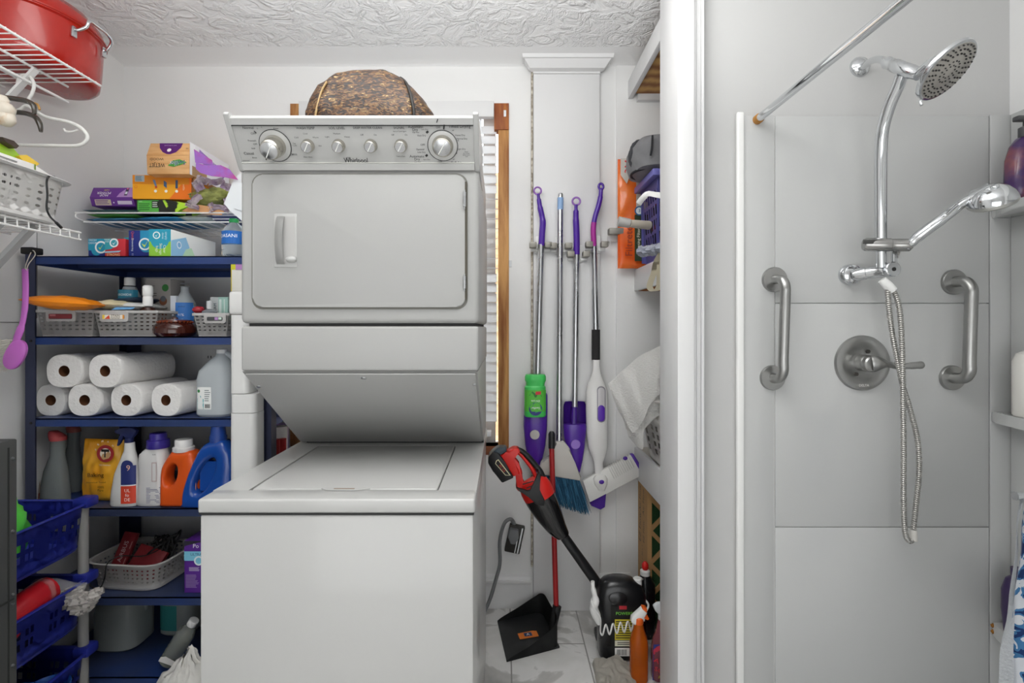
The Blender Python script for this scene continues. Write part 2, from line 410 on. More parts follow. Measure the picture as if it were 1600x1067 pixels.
# alcove shelves
ca = T('closet_shelf', 'high deep closet shelf with white edge board and bare plywood underside', 'shelf', (.62, 2.1, 2.42), 'alcove shelves')
B().box(.59, .612, 1.81, 2.43, 2.415, 2.50, bev=.002).build('edge_board', TRIM, ca)
PLY = bpy.data.materials.new('knotty_plywood'); PLY.use_nodes = True
N = PLY.node_tree.nodes; K = PLY.node_tree.links; bs_ = N['Principled BSDF']; bs_.inputs['Roughness'].default_value = .6
tc = N.new('ShaderNodeTexCoord'); mp = N.new('ShaderNodeMapping'); mp.inputs['Scale'].default_value = (2.2, .9, 1); K.new(tc.outputs['Object'], mp.inputs[0])
wv = N.new('ShaderNodeTexWave'); wv.wave_type = 'RINGS'; wv.inputs['Scale'].default_value = 4; wv.inputs['Distortion'].default_value = 7; wv.inputs['Detail'].default_value = 3
K.new(mp.outputs[0], wv.inputs[0]); rp = N.new('ShaderNodeValToRGB'); e = rp.color_ramp.elements; e[0].color = lin('#c79a55'); e[1].color = lin('#8e5a28'); K.new(wv.outputs[0], rp.inputs[0]); K.new(rp.outputs[0], bs_.inputs['Base Color'])
B().box(.612, 1.1, 2.02, 2.40, 2.428, 2.45).box(.612, 1.1, 1.81, 2.015, 2.428, 2.45).build('plywood_board', PLY, ca)
B().box(.63, 1.1, 2.402, 2.431, 2.40, 2.50).build('cleat', TRIM, ca)
cb = T('closet_shelf', 'middle white alcove shelf carrying the purple basket and grey bag', 'shelf', (.62, 2.1, 1.5), 'alcove shelves')
B().box(.62, .638, 1.81, 2.431, 1.504, 1.605, bev=.002).build('edge_board', TRIM, cb)
B().box(.638, 1.3, 1.81, 2.431, 1.588, 1.605).build('shelf_board', TRIM, cb)
B().box(.638, 1.3, 2.41, 2.431, 1.504, 1.588).box(.638, 1.3, 1.81, 1.83, 1.504, 1.588).build('cleat', mat('bare_wood_cleat', '#a8683a', .7), cb)
cc = T('closet_shelf', 'low white alcove shelf carrying the laundry basket with towel', 'shelf', (.62, 2.1, .62), 'alcove shelves')
B().box(.62, .638, 1.81, 2.431, .625, .766, bev=.002).build('edge_board', TRIM, cc)
B().box(.638, 1.3, 1.81, 2.431, .745, .763).build('shelf_board', mat('worn_shelf_board', '#c9c4bb', .6, bump=.1), cc)
# wall outlet with grey appliance cord, and second outlet behind the shelving
ot = T('wall_outlet', 'dark dryer outlet with grey plug on the back wall beside the washer', 'outlet', (.045, YB, .27))
c0 = P(803, 838, 2.42)
M = TR(c0.x, c0.y, c0.z, 0, 0, rad(12))
B(M).box(-.030, .042, -.01, .019, -.075, .055, bev=.004).build('outlet_box', mat('aged_black_outlet', '#2e2c28', .5), ot)
B(M).box(.028, .034, -.014, -.009, -.07, .05).box(.016, .020, -.014, -.009, -.07, -.01).build('metal_strip', SILVER, ot)
GREY = mat('grey_cord', '#77797b', .5)
B(M).prism([(-.028, .045), (-.032, .01), (-.012, -.022), (.008, -.02), (.02, .012), (.012, .045)], -.045, -.01, bev=.004).build('plug', GREY, ot)
pts = [P(803, 818, 2.36), P(798, 811, 2.35), P(788, 818, 2.34), P(781, 845, 2.34), P(781, 880, 2.34), P(775, 905, 2.33), P(766, 935, 2.32), P(755, 960, 2.30)]
B().sweep(cr(pts, 6), .014, 8, flat=.6).build('cord', GREY, ot)
op = T('wall_outlet', 'small white duplex outlet on the back wall above the water jug', 'outlet', (-1.13, YB, 1.16))
x0, x1 = W(317, YB), W(340, YB); z0, z1 = Z(590, YB), Z(545, YB)
B().box(x0, x1, YB-.006, YB, z0, z1, bev=.002).build('cover_plate', WPLAS, op)
bb = B()
for zz in (z0 + (z1-z0)*.3, z0 + (z1-z0)*.72):
    for dx in (-.008, .006): bb.box((x0+x1)/2+dx, (x0+x1)/2+dx+.003, YB-.0075, YB-.0055, zz-.006, zz+.006)
bb.build('socket_slot', DARKGAP, op)
# ---------------------------------------------------------------- stacked washer and dryer
ML, MR = -.7287, -.068
D1, D2, D3 = 1.217, 1.415, 1.815
mc = T('stacked_washer_dryer', 'tall white stacked washer and dryer unit in the middle of the room', 'washer dryer', ((ML+MR)/2, 1.7, 0))
B().box(ML+.004, MR-.004, D1+.004, 2.08, .012, .884, bev=.006).box(ML+.03, MR-.03, D1+.05, 2.06, 0, .02).build('washer_cabinet', ENAMEL, mc)
# washer top with lid well
LX0, LX1, LY0, LY1 = -.637, -.168, 1.296, 1.772
b = B()
zt, zb = .922, .888
g = .004
xs = [ML, LX0-g, LX1+g, MR]; ys = [D1, LY0-g, LY1+g, 2.08]
b.box(ML, MR, D1, LY0-g, zb, zt, bev=.006, seg=3)
b.box(ML+.0, LX0-g, LY0-g-.008, 2.08, zb, zt-.0003, bev=0).box(LX1+g, MR, LY0-g-.008, 2.08, zb, zt-.0003)
b.box(LX0-g-.001, LX1+g+.001, LY1+g, 2.08, zb, zt-.0003)
b.build('washer_top', ENAMEL, mc)
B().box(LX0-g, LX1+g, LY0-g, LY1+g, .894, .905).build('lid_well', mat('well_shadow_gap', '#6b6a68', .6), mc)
lid = B().box(LX0, LX1, LY0, LY1, .9055, zt+.0005, bev=.005, seg=3).build('washer_lid', ENAMEL, mc)
xc = W(540, 1.29)
B().prism([(xc-.062, LY0-.004), (xc-.045, LY0-.017), (xc+.03, LY0-.017), (xc+.062, LY0-.004)], .9225, .926, 'xy', bev=.001).build('finger_pull', ENAMEL, lid)
B().box(xc-.028, xc+.024, LY0-.014, LY0-.008, .9255, .9266).build('pull_recess', mat('brown_recess', '#8a7868', .6), lid)
B().box(ML+.003, MR-.003, D1+.002, 2.05, .884, .8885).build('top_seam', DARKGAP, mc)
# dryer body
z0d, z1d = 1.342, 1.772
B().box(ML, MR, D2, 2.08, z0d, z1d+.0, bev=.014, seg=4).build('dryer_cabinet', ENAMEL2, mc)
B().box(ML+.02, MR-.012, D2+.012, 2.05, 1.332, 1.344).build('dryer_seam', DARKGAP, mc)
# door outline rounded rect
def rrect(x0, x1, z0, z1, r, n=5):
    o = []
    for cx, cz, a0 in ((x1-r, z1-r, 0), (x0+r, z1-r, 90), (x0+r, z0+r, 180), (x1-r, z0+r, 270)):
        for i in range(n+1):
            a = rad(a0 + 90*i/n); o.append((cx + r*math.cos(a), cz + r*math.sin(a)))
    return o
dx0, dx1, dz0, dz1 = W(397, D2), W(728, D2), Z(480, D2), Z(274, D2)
B().prism(rrect(dx0-.006, dx1+.005, dz0-.006, dz1+.005, .03), D2-.0015, D2+.01, bev=.001).build('door_groove', mat('door_groove_grey', '#77766f', .6), mc)
door = B().prism(rrect(dx0, dx1, dz0, dz1, .026), D2-.009, D2+.005, bev=.004, seg=3).build('dryer_door', ENAMEL2, mc)
hx0, hx1, hz0, hz1 = W(431, D2), W(466, D2), Z(418, D2), Z(335, D2)
b = B().box(hx0, hx1, D2-.0105, D2-.0085, hz0, hz1, bev=.0008)
b.box(hx0+.026, hx1-.005, D2-.0115, D2-.0100, hz0+.012, hz1-.008, mi=1)
b.surf(lambda u, v: (hx0+.008+.022*u, D2-.012-.022*math.sin(math.pi*min(1, max(0, v*1.02)))**.5*(.4+.6*math.sin(math.pi*(.15+.6*u))), hz0+.008+(hz1-hz0-.016)*v), 6, 16, .002)
b.blob((hx1-.012, D2-.018, hz0+.020), (.015, .011, .009), 3, 0, 2)
b.build('handle', [ENAMEL, mat('handle_recess_grey', '#b4b3b1', .5)], door)
for zz in (Z(325, D2), Z(302, D2)), (Z(452, D2), Z(432, D2)):
    x = W(726, D2-.01)
    b = B()
    for k in range(3):
        za = zz[0] + (zz[1]-zz[0])*k/3; b.cyl((x, D2-.013, za+.001), (x, D2-.013, za + (zz[1]-zz[0])/3), .0042, seg=10)
    b.cyl((x, D2-.013, zz[0]-.006), (x, D2-.013, zz[1]+.006), .002, seg=8); b.build('hinge', SILVER, door)
B().box(dx1-.002, dx1+.0032, D2-.0095, D2-.003, dz0+.02, dz1-.02).build('hinge_gap', mat('rust_dark_gap', '#4b463c', .7), door)
# panel below dryer and sloping access panel
B().box(ML+.002, MR-.002, D2, 2.08, 1.21, 1.334, bev=.007, seg=3).build('lower_panel', ENAMEL2, mc)
b = B(); zs0 = .9245
b.hexa([(ML+.004, D2+.003, 1.2095), (MR-.004, D2+.003, 1.2095), (MR-.004, D3+.01, zs0), (ML+.004, D3+.01, zs0),
        (ML+.004, 2.08, 1.2095), (MR-.004, 2.08, 1.2095), (MR-.004, 2.08, zs0), (ML+.004, 2.08, zs0)])
b.build('rear_column', ENAMEL2, mc)
nrm = Vector((0, -(1.2095-zs0), -(D3-D2))).normalized()
p0 = Vector((ML+.012, D2+.008, 1.205)); p1 = Vector((MR-.010, D2+.008, 1.205)); p2 = Vector((MR-.010, D3+.004, zs0+.006)); p3 = Vector((ML+.012, D3+.004, zs0+.006))
b = B(); pp = [p0, p1, p2, p3]; b.hexa([p + nrm*.001 for p in pp] + [p + nrm*.006 for p in pp], bev=.0015)
ap = b.build('access_panel', ENAMEL2, mc)
b = B()
for px, py in ((405, 601), (569, 588), (742, 598)):
    D = D2 + .02
    for _ in range(30):
        zz = Z(py, D); D = D2 + .008 + (1.205 - zz)/(1.205-zs0)*(D3-D2)
    q = P(px, py, D); b.cyl(q + nrm*.004, q + nrm*.0085, .0065 if px != 569 else .010, .005, 12)
b.build('screw', SILVER, ap)
B().box(ML+.03, MR-.003, D3+.0, D3+.03, .9226, .9275).build('base_gap', DARKGAP, mc)
# control panel, leaning out over the door
uV, vV, nV = Vector((1, 0, 0)), Vector((0, -.075, .106)).normalized(), Vector((0, -.106, -.075)).normalized()
CH = math.hypot(.075, .106)
def cm(x, y, off=0):     # pixel on console face -> point
    t = .5
    for _ in range(40):
        D = 1.415 - .075*t; t = (Z(y, D) - 1.770)/.106
    D = 1.415 - .075*t
    return Vector((W(x, D), D, Z(y, D))) + nV*off
b = B()
prof = [(1.412, 1.766), (1.337, 1.878), (1.345, 1.888), (1.62, 1.885), (2.06, 1.86), (2.06, 1.766)]
b.prism(prof, ML+.010, MR-.004, 'yz', bev=.002)
cp = b.build('control_panel', mat('console_grey', '#b9b9b7', .35), mc)
b = B(); prof2 = [(1.413, 1.762), (1.404, 1.776), (1.328, 1.884), (1.334, 1.893), (1.38, 1.893), (1.62, 1.890), (1.62, 1.762)]
b.prism(prof2, ML-.001, ML+.013, 'yz', bev=.002); b.build('end_cap', mat('silver_end_cap', '#b0b0ae', .3), cp)
b = B(); b.prism(prof2, MR-.012, MR+.002, 'yz', bev=.002); b.build('end_cap', mat('silver_end_cap', '#b0b0ae', .3), cp)
b = B()
def strip(t0, t1, off, mi):
    a = Vector((ML+.013, 1.412-.075*t0, 1.766+.112*t0)); c = Vector((ML+.013, 1.412-.075*t1, 1.766+.112*t1))
    w_ = Vector((MR-ML-.025, 0, 0)); b.hexa([a, a+w_, c+w_, c, a+nV*off, a+w_+nV*off, c+w_+nV*off, c+nV*off], mi)
strip(0, .13, .006, 0); strip(.135, .15, .0035, 1); strip(.855, .87, .004, 2); strip(.875, 1.0, .003, 0)
b.build('console_trim', [mat('console_silver', '#c0c0be', .25, coat=.3), mat('console_light_line', '#d8d8d2', .4), DARKGAP], cp)
FM = Matrix((( uV.x, nV.x*-1, vV.x, 0), (uV.y, -nV.y, vV.y, 0), (uV.z, -nV.z, vV.z, 0), (0, 0, 0, 1)))   # local: x right, z up the face, -y outward
DISC = mat('spun_aluminium', '#c9cacc', .25, 1, bump=.03, bs=20)
CHAMP = mat('satin_champagne_ring', '#c2b9a6', .25, .85)
RIM = mat('satin_silver_rim', '#bcb8ae', .22, .9)
def knob(x, y, R, cap, dep, name, big):
    c = cm(x, y); M = Matrix.Translation(c) @ FM @ Matrix.Rotation(math.pi/2, 4, 'X')      # local z -> outward
    if big:
        B(M).lathe([(R, .0), (R, .004), (R-.001, .006), (R-.004, .0065)], 40).build('dial_ring', mat('dial_ring_silver', '#c5c5c3', .3, .4), cp, )
        b_ = B(M); b_.sweep([(math.cos(a*math.pi/20)*(R+.0006), math.sin(a*math.pi/20)*(R+.0006), .004) for a in range(40)], .0009, 6, closed=True); b_.build('dial_outline', DARKGAP, cp)
    k = B(M).lathe([(cap*1.14, .002), (cap*1.12, dep*.25), (cap*1.03, dep*.8), (cap*.98, dep*.95), (cap*.9, dep)], 40).build(name, RIM, cp)
    B(M).lathe([(cap*.86, dep), (cap*.86, dep+.0008), (cap*.84, dep+.0012)], 40).build('knob_face', DISC, k)
    a = rad(58); b_ = B(M @ TR(0, 0, dep+.0015, a)); b_.box(-cap*.78, cap*.78, -.0011, .0011, 0, .001); b_.build('pointer', C('#f2f2f0'), k)
knob(431, 227, L(24, 1.38), L(15.5, 1.33), .050, 'timer_knob', True)
knob(692, 227, L(23, 1.38), L(15.5, 1.34), .022, 'timer_knob', True)
for x in (482, 530, 580, 627): knob(x, 227, 0, L(9.2, 1.36), .020, 'selector_knob', False)
b = B()
def ct(x, y, st, sz, sx=1):
    b.text(st, sz, Matrix.Translation(cm(x, y, .0052)) @ FM @ RX90, 0, sx)
for x, y, st, sz in ((389, 199, 'Normal', .0095), (395, 219, 'Prewash', .0065), (400, 224.5, 'OFF', .0065), (397, 231, 'Soak', .0055), (390, 239, 'Casual', .0105), (399, 245.5, 'Rinse', .006),
    (386, 250, 'Automatic', .0045), (387, 253, 'Cycle Stop', .0045), (397, 208, 'OFF', .008), (403, 200, '12', .005), (410, 198, '6', .005), (432, 200, 'Rinse', .006), (444, 212, 'Soak', .006),
    (444, 219, 'OFF', .007), (447, 223, '15', .005), (447, 230, '6', .006), (455, 240, 'Delicates', .0095), (446, 247.5, 'Rinse', .006), (416, 255, '8', .005), (426, 254, 'OFF', .0075), (435, 255, 'Spin', .006),
    (478, 199.5, 'WASH TEMP', .0088), (478, 208, 'Cool', .0058), (464, 214, 'Cold', .0058), (494, 214, 'Warm', .0062), (461, 225, 'Tap\nCold', .0055), (501, 227, 'Hot', .0055), (482, 244.5, 'Wash / Rinse', .0045),
    (527, 199.5, 'SOIL LEVEL', .0088), (527, 208, 'Medium', .006), (512, 213, 'Light', .006), (543, 213, 'Heavy', .006), (575, 199, 'DEEP WATER CLEAN', .0082), (566, 210, 'Off', .0062), (587, 210, 'On', .0062),
    (624, 199, 'SIGNAL', .0088), (625, 204.5, 'End of Cycle Signal', .0045), (614, 210, 'Off', .0058), (635, 210, 'On', .0058), (627, 243.5, 'Push to Start', .0045),
    (650, 197.5, 'Automatic', .0095), (649, 202, 'Dry', .0095), (650, 206, 'High Heat', .0045), (659, 211, 'Very Dry', .0062), (664, 201.5, 'Less Dry', .005), (674, 196, 'End', .005), (661, 225.5, 'OFF', .007),
    (657, 232.5, 'Optional', .0062), (659, 237, 'Less Dry', .006), (652, 243.5, 'Automatic', .0095), (652, 248, 'Dry', .0095), (653, 252, 'Low Heat', .0045), (667, 248.5, 'Very Dry', .005), (685, 198.5, 'OFF', .0068),
    (718, 197, 'Timed Drying', .0105), (708, 203, '60', .005), (719, 210.5, 'Heavy Dry', .0062), (722, 216, 'Normal Dry', .0058), (716, 219, '40', .005), (721, 232, 'Light Dry', .006), (712, 239, 'OFF', .006), (709, 248, '20', .005),
    (713, 253, 'Fluff Air', .0088), (688, 252, 'OFF', .0068), (729, 240, 'Clean\nlint screen\nbefore each\nload', .0042)):
    ct(x, y, st, sz)
for dd in (0, .12, -.12): ct(557 + dd, 250 + dd, 'Whirlpool', .019, .82)
ct(545, 245, 'estate', .005)
def tick(x, y, w_, h, a):
    b.add([Matrix.Translation(cm(x, y, .0054)) @ FM @ Matrix.Rotation(a, 4, 'Y') @ Vector(q) for q in ((-w_, 0, -h), (w_, 0, -h), (w_, 0, h), (-w_, 0, h))], [(0, 1, 2, 3)], 0)
tick(400, 205.5, .0012, .004, -.7); tick(434.5, 220.5, .0018, .004, 1.2); tick(417, 247, .0014, .004, .2); tick(694, 197.5, .0018, .006, .2); tick(683.5, 188, .0012, .005, .4)
for x, y in ((668, 205.5), (667, 242)): tick(x, y, .0028, .0035, .9)
b.build('lettering', C('#1e1e1f', .5), cp, smooth=180, normals=False)
# tall white plastic drum beside the machine
tw = T('storage_cabinet', 'tall slim white plastic cabinet between the blue shelving and the dryer', 'cabinet', (-.92, 1.84, 0))
def rbox(x0, x1, y0, y1, z0, z1, r):
    o = rrect(x0, x1, y0, y1, r); b_ = B(); b_.prism(o, z0, z1, 'xy'); return b_
rbox(-.9675, -.874, 1.80, 1.885, 0, Z(646, 1.80), .022).build('lower_body', WPLAS, tw)
rbox(-.9665, -.875, 1.801, 1.885, Z(645.3, 1.80), Z(616, 1.80), .022).build('middle_band', WPLAS, tw)
rbox(-.9665, -.90, 1.801, 1.885, Z(615, 1.80), Z(492, 1.80), .02).build('upper_body', WPLAS, tw)
B().box(-.968, -.895, 1.798, 1.887, Z(491, 1.8), Z(455, 1.8), bev=.010, seg=3).build('lid', WPLAS, tw)
yb = T('carton', 'small white carton with yellow and purple top strip standing on the slim white cabinet', 'box', (-.93, 1.84, 1.46))
x0 = W(361, 1.81); zq = Z(454.6, 1.8)
B().box(x0, x0+.055, 1.81, 1.87, zq, Z(413, 1.81), bev=.001).build('box_body', C('#d9d7d0', .6), yb)
art(yb, TR(x0, 1.81, zq), [('r', 0, 0, .05, .8, '#c9b62c'), ('r', 0, .8, .3, 1, '#c8c62c'), ('r', .3, .8, 1, 1, '#b080b8')], .055, Z(413, 1.81)-zq)

# camouflage bag on the dryer
b = B(); cxb, cyb = W(592, 1.6), 1.60
def bagf(u, v):
    a = u * 2 * math.pi; c, s_ = math.cos(a), math.sin(a)
    q = 4.0 - 1.6*v
    prof_ = [1.02, 1.05, 1.04, .99, .90, .74, .50, .22, 0.0]; zz = [0, .12, .28, .46, .64, .80, .92, .985, 1.0]
    t = v * 8; i = min(7, int(t)); f = t - i
    rr_ = prof_[i]*(1-f) + prof_[i+1]*f; zh = zz[i]*(1-f) + zz[i+1]*f
    x = math.copysign(abs(c) ** (2/q), c) * .190 * rr_; y = math.copysign(abs(s_) ** (2/q), s_) * .16 * rr_
    x += -.03*zh*(1 if x > 0 else 0) * (x/.198)
    n1_ = noise.noise(Vector((x*14, y*14, zh*3))) * .016 + noise.noise(Vector((x*45, y*45, zh*9))) * .006
    fold = -.012*math.exp(-((x + .105 - zh*.03)/.012)**2) - .012*math.exp(-((x - .10 + zh*.06)/.012)**2)
    k = 1 + (n1_ + fold)*4*(1-zh*.5)
    top = .222 - .05*max(0, (x-.03)/.17)**1.3*1.1
    return (cxb + x*k, cyb + y*k, 1.892 + zh*top*(1+n1_))
b.surf(bagf, 90, 30, wrap=True)
CAMO = bpy.data.materials.new('brown_leaf_camouflage'); CAMO.use_nodes = True
N = CAMO.node_tree.nodes; K = CAMO.node_tree.links; bs_ = N['Principled BSDF']; bs_.inputs['Roughness'].default_value = .42
tc = N.new('ShaderNodeTexCoord'); mp = N.new('ShaderNodeMapping'); mp.inputs['Scale'].default_value = (1, 1, 2.2); mp.inputs['Rotation'].default_value = (0, .5, 0); K.new(tc.outputs['Object'], mp.inputs[0])
nz = N.new('ShaderNodeTexNoise'); nz.inputs['Scale'].default_value = 55; nz.inputs['Detail'].default_value = 6; nz.inputs['Distortion'].default_value = 1.2; K.new(mp.outputs[0], nz.inputs[0])
rp = N.new('ShaderNodeValToRGB'); rp.color_ramp.elements[0].position = .36; rp.color_ramp.elements[0].color = lin('#140c07')
rp.color_ramp.elements[1].position = .70; rp.color_ramp.elements[1].color = lin('#d0ac74')
for p_, c_ in ((.46, '#2c1a0e'), (.53, '#55351b'), (.60, '#7d5a32'), (.64, '#3c381a')):
    q = rp.color_ramp.elements.new(p_); q.color = lin(c_)
K.new(nz.outputs[0], rp.inputs[0]); K.new(rp.outputs[0], bs_.inputs['Base Color'])
bp = N.new('ShaderNodeBump'); bp.inputs['Strength'].default_value = .6; bp.inputs['Distance'].default_value = .004; K.new(nz.outputs[0], bp.inputs['Height']); K.new(bp.outputs[0], bs_.inputs['Normal'])
bg = T('camouflage_bag', 'bulky brown leaf-camouflage zipped bag lying on top of the dryer', 'bag', (cxb, cyb, 1.892))
b.build('bag_body', CAMO, bg, smooth=60)
pts = [Vector(bagf(u_, v_)) + Vector((0, -.003, 0)) for u_, v_ in ((.80, .02), (.835, .15), (.845, .35), (.86, .5), (.88, .62), (.93, .75))]
B().sweep(cr(pts, 5), .0045, 6).build('zip_piping', mat('black_piping', '#15100c', .5), bg)
pts = [Vector(bagf(u_, v_)) + Vector((0, -.003, 0)) for u_, v_ in ((.66, .02), (.665, .2), (.655, .4), (.66, .5))]
B().sweep(cr(pts, 5), .003, 6).build('seam_piping', mat('tan_piping', '#a98e62', .6), bg)
# ---------------------------------------------------------------- blue steel shelving unit (left)
BLUE = mat('blue_steel_shelf', '#3c4560', .4, .3, bump=.02, bs=20, col2='#28468a', cs=2.2, lo=.35, hi=.7)
BLUED = mat('dark_blue_post', '#383d55', .45, .3)
SX0, SX1, SY0, SY1 = -1.772, -.862, 1.90, 2.40
SH = [1.596, 1.297, .993, .660, .330, .033]
su = T('shelving_unit', 'blue steel shelving unit with six shelves against the left wall', 'shelving unit', ((SX0+SX1)/2, 2.15, 0))
for i, z in enumerate(SH):
    b = B().box(SX0+.006, SX1, SY0, SY1, z-.004, z)
    b.box(SX0+.006, SX1, SY0, SY0+.003, z-.030, z).box(SX0+.006, SX1, SY1-.003, SY1, z-.030, z)
    b.box(SX0+.006, SX0+.009, SY0, SY1, z-.030, z).box(SX1-.003, SX1, SY0, SY1, z-.030, z)
    b.box(SX0+.01, SX1-.01, SY0+.22, SY0+.25, z-.02, z-.004).build('shelf_panel', BLUE, su)
for sx in (0, 1):
    for sy in (0, 1):
        x = SX0 if sx == 0 else SX1; y = SY0 if sy == 0 else SY1; dx = 1 if sx == 0 else -1; dy = 1 if sy == 0 else -1
        ww = .036 if sy == 0 else .07
        b = B().box(*sorted((x, x+dx*ww)), *sorted((y-dy*.004, y-dy*.0015)), 0, 1.61).box(*sorted((x-dx*.0008, x+dx*.002)), *sorted((y-dy*.002, y+dy*.04)), 0, 1.61)
        p = b.build('corner_post', BLUED, su)
        for z in SH:
            if sy == 0 and sx == 0:
                B().cyl((x+.022, y-.0045, z-.016), (x+.022, y-.007, z-.016), .005, .004, 10).build('bolt', DARKGAP, p)
B().box(SX0-.012, SX0+.034, SY0-.012, SY0+.035, 1.603, 1.628, bev=.004).build('plastic_cap', RUBBER, su)

def carton(x0, y0, x1, y1, D, dep, zb, col, label, items=None, name='carton', cat='box', rx=0, rz=0, side=None, group=None, mats=None, sideart=None, r=.5):
    """closed card box whose front face covers the given part of the shelf view"""
    w_ = L(x1-x0, D); h = Z(y0, D) - zb if y1 is None else L(y1-y0, D)
    cx = W((x0+x1)/2, D)
    t = T(name, label, cat, (cx, D+dep/2, zb), group)
    M = TR(cx, D, zb, rz, rx)
    B(M).box(-w_/2, w_/2, 0, dep, 0, h, bev=.0012).build('box_body', C(col, r), t)
    MA = M @ TR(-w_/2, 0, 0)
    if items: art(t, MA, items, w_, h)
    if sideart: art(t, M @ TR(w_/2, 0, 0, math.pi/2), sideart, dep, h, 'side_print')
    return t, M, w_, h

# --- on the top shelf
z1_ = SH[0] + .001
carton(138, 373, 164, None, 2.02, .12, z1_, '#1d2f7c', 'small teal and navy carton with white tick ring, leftmost on top blue shelf',
       [('r', 0, .45, 1, 1, '#2496b5'), ('c', .5, .45, .02, '#2496b5'), ('c', .78, .6, .0245, '#f2f5f2'), ('c', .78, .6, .018, '#2496b5'), ('p', [(.62, .6), (.72, .48), (.95, .8), (.74, .56)], '#cfe04a'),
        ('t', .28, .86, .011, 'FRESH\nODOR', '#e8f2f4'), ('t', .4, .08, .008, 'Small bags', '#e6e06a')])
t_, M_, w_, h_ = carton(164, 373, 196, None, 2.00, .12, z1_, '#c8303a', 'small red carton with teal corner and tick ring on the top blue shelf',
       [('p', [(0, 1), (.62, 1), (.5, .6), (.3, .5), (0, .45)], '#3ba3b0'), ('c', .45, .8, .0175, '#f2f5f2'), ('c', .45, .8, .012, '#3ba3b0'), ('p', [(.36, .8), (.43, .7), (.6, .95), (.44, .76)], '#e8eff0'),
        ('t', .42, .22, .013, 'STRONG', '#f2e2a0'), ('t', .4, .06, .010, 'FLEX BAG', '#f2e2a0'), ('p', [(0, .38), (.8, .42), (.7, .34), (0, .31)], '#9fc7d8'), ('t', .12, .9, .008, 'MADE\nFOR', '#e8f2f4')])
carton(194, 371, 203, None, 2.04, .10, z1_, '#2ba1b5', 'teal carton squeezed between the red and navy ones', [('lines', .2, .2, .9, .8, 5, '#d8eef2')])
carton(201, 360, 234, None, 1.99, .14, z1_, '#23307f', 'tall navy carton with tick ring standing beside the red box',
       [('r', .55, .5, 1, 1, '#2b8fb8'), ('c', .85, .5, .03, '#2b8fb8'), ('c', .78, .52, .024, '#eef5f4'), ('c', .78, .52, .018, '#2b8fb8'), ('p', [(.62, .54), (.76, .4), (.98, .72), (.78, .48)], '#cfe04a'),
        ('t', .2, .82, .014, 'Quick', '#d85a4a', -90), ('t', .2, .5, .011, 'Drawstring', '#dfe8f2', -90), ('t', .2, .1, .010, '13 gal', '#cfd8ea', -90)])
xg0, xg1, Dg = 233, 267, 1.93
wg = L(xg1-xg0, Dg); hg = Z(358, Dg) - z1_; cxg = W(250, Dg)
tg = T('carton', 'open green and teal storage bag carton with long white side, on top blue shelf', 'box', (cxg, 2.07, z1_))
B().box(cxg-wg/2, cxg+wg/2, Dg, Dg+.30, z1_, z1_+hg, bev=.001).build('box_body', C('#e4e8e4', .5), tg)
art(tg, TR(cxg-wg/2, Dg, z1_), [('r', 0, 0, 1, 1, '#8cc63e'), ('r', 0, .55, 1, 1, '#2c9cb8'), ('c', .5, .62, .035, '#2c9cb8'), ('c', .35, .78, .014, '#e8f4f0'), ('c', .35, .78, .010, '#2c9cb8'), ('p', [(.28, .78), (.34, .72), (.43, .86), (.35, .76)], '#e8f4f0'),
    ('t', .72, .76, .012, 'simply\ndone', '#cfeaf0', -90), ('t', .55, .28, .014, 'Clear\nStorage\nbags', '#eef6d8', -90)], wg, hg)
art(tg, TR(cxg+wg/2, Dg, z1_, math.pi/2), [('p', [(0, 0), (.22, 0), (.38, .5), (.3, .85), (0, .6)], '#8ec4e4'), ('p', [(.2, 0), (1, 0), (1, .1), (.5, .2), (.42, .5), (.3, .4)], '#bfe4c0'), ('c', .16, .5, .014, '#eef6fa'), ('c', .16, .5, .010, '#7ab4dc')], .30, hg, 'side_print')
# water bottle
CLEAR = mat('clear_bottle_plastic', '#e9f3f8', .06, trans=.9, ior=1.2)
MILK = mat('milky_plastic', '#cfd6da', .35, trans=.35, ior=1.3)
wx = W(359, 1.905); wy = 1.935
wt = T('water_bottle', 'clear plastic water bottle with green cap and blue label on top blue shelf', 'bottle', (wx, wy, z1_))
R = L(17.5, 1.9)
M = TR(wx, wy, z1_)
B(M).lathe([(R*.8, 0), (R, .006), (R, .02), (R*.95, .026), (R, .032), (R, .088), (R*.93, .10), (R*.75, .113), (R*.42, .127), (R*.34, .131), (R*.34, .138)], 32).build('bottle_body', CLEAR, wt)
B(M).lathe([(R*.38, .127), (R*.40, .128), (R*.40, .142), (R*.36, .1435)], 24).build('cap', C('#1d8a4a', .4), wt)
art(wt, M, [('r', -1, .0, 1, 1, '#2468b8'), ('p', [(-.99, 0), (.99, 0), (.5, .25), (0, .3), (-.5, .16)], '#8fc0e8'), ('t', -.06, .6, .018, 'DASANI', '#f4f8fc')], R*1.0, .048, wrap=lambda p: Vector((0, 0, .045)) + cylwrap(R*1.005)(p))

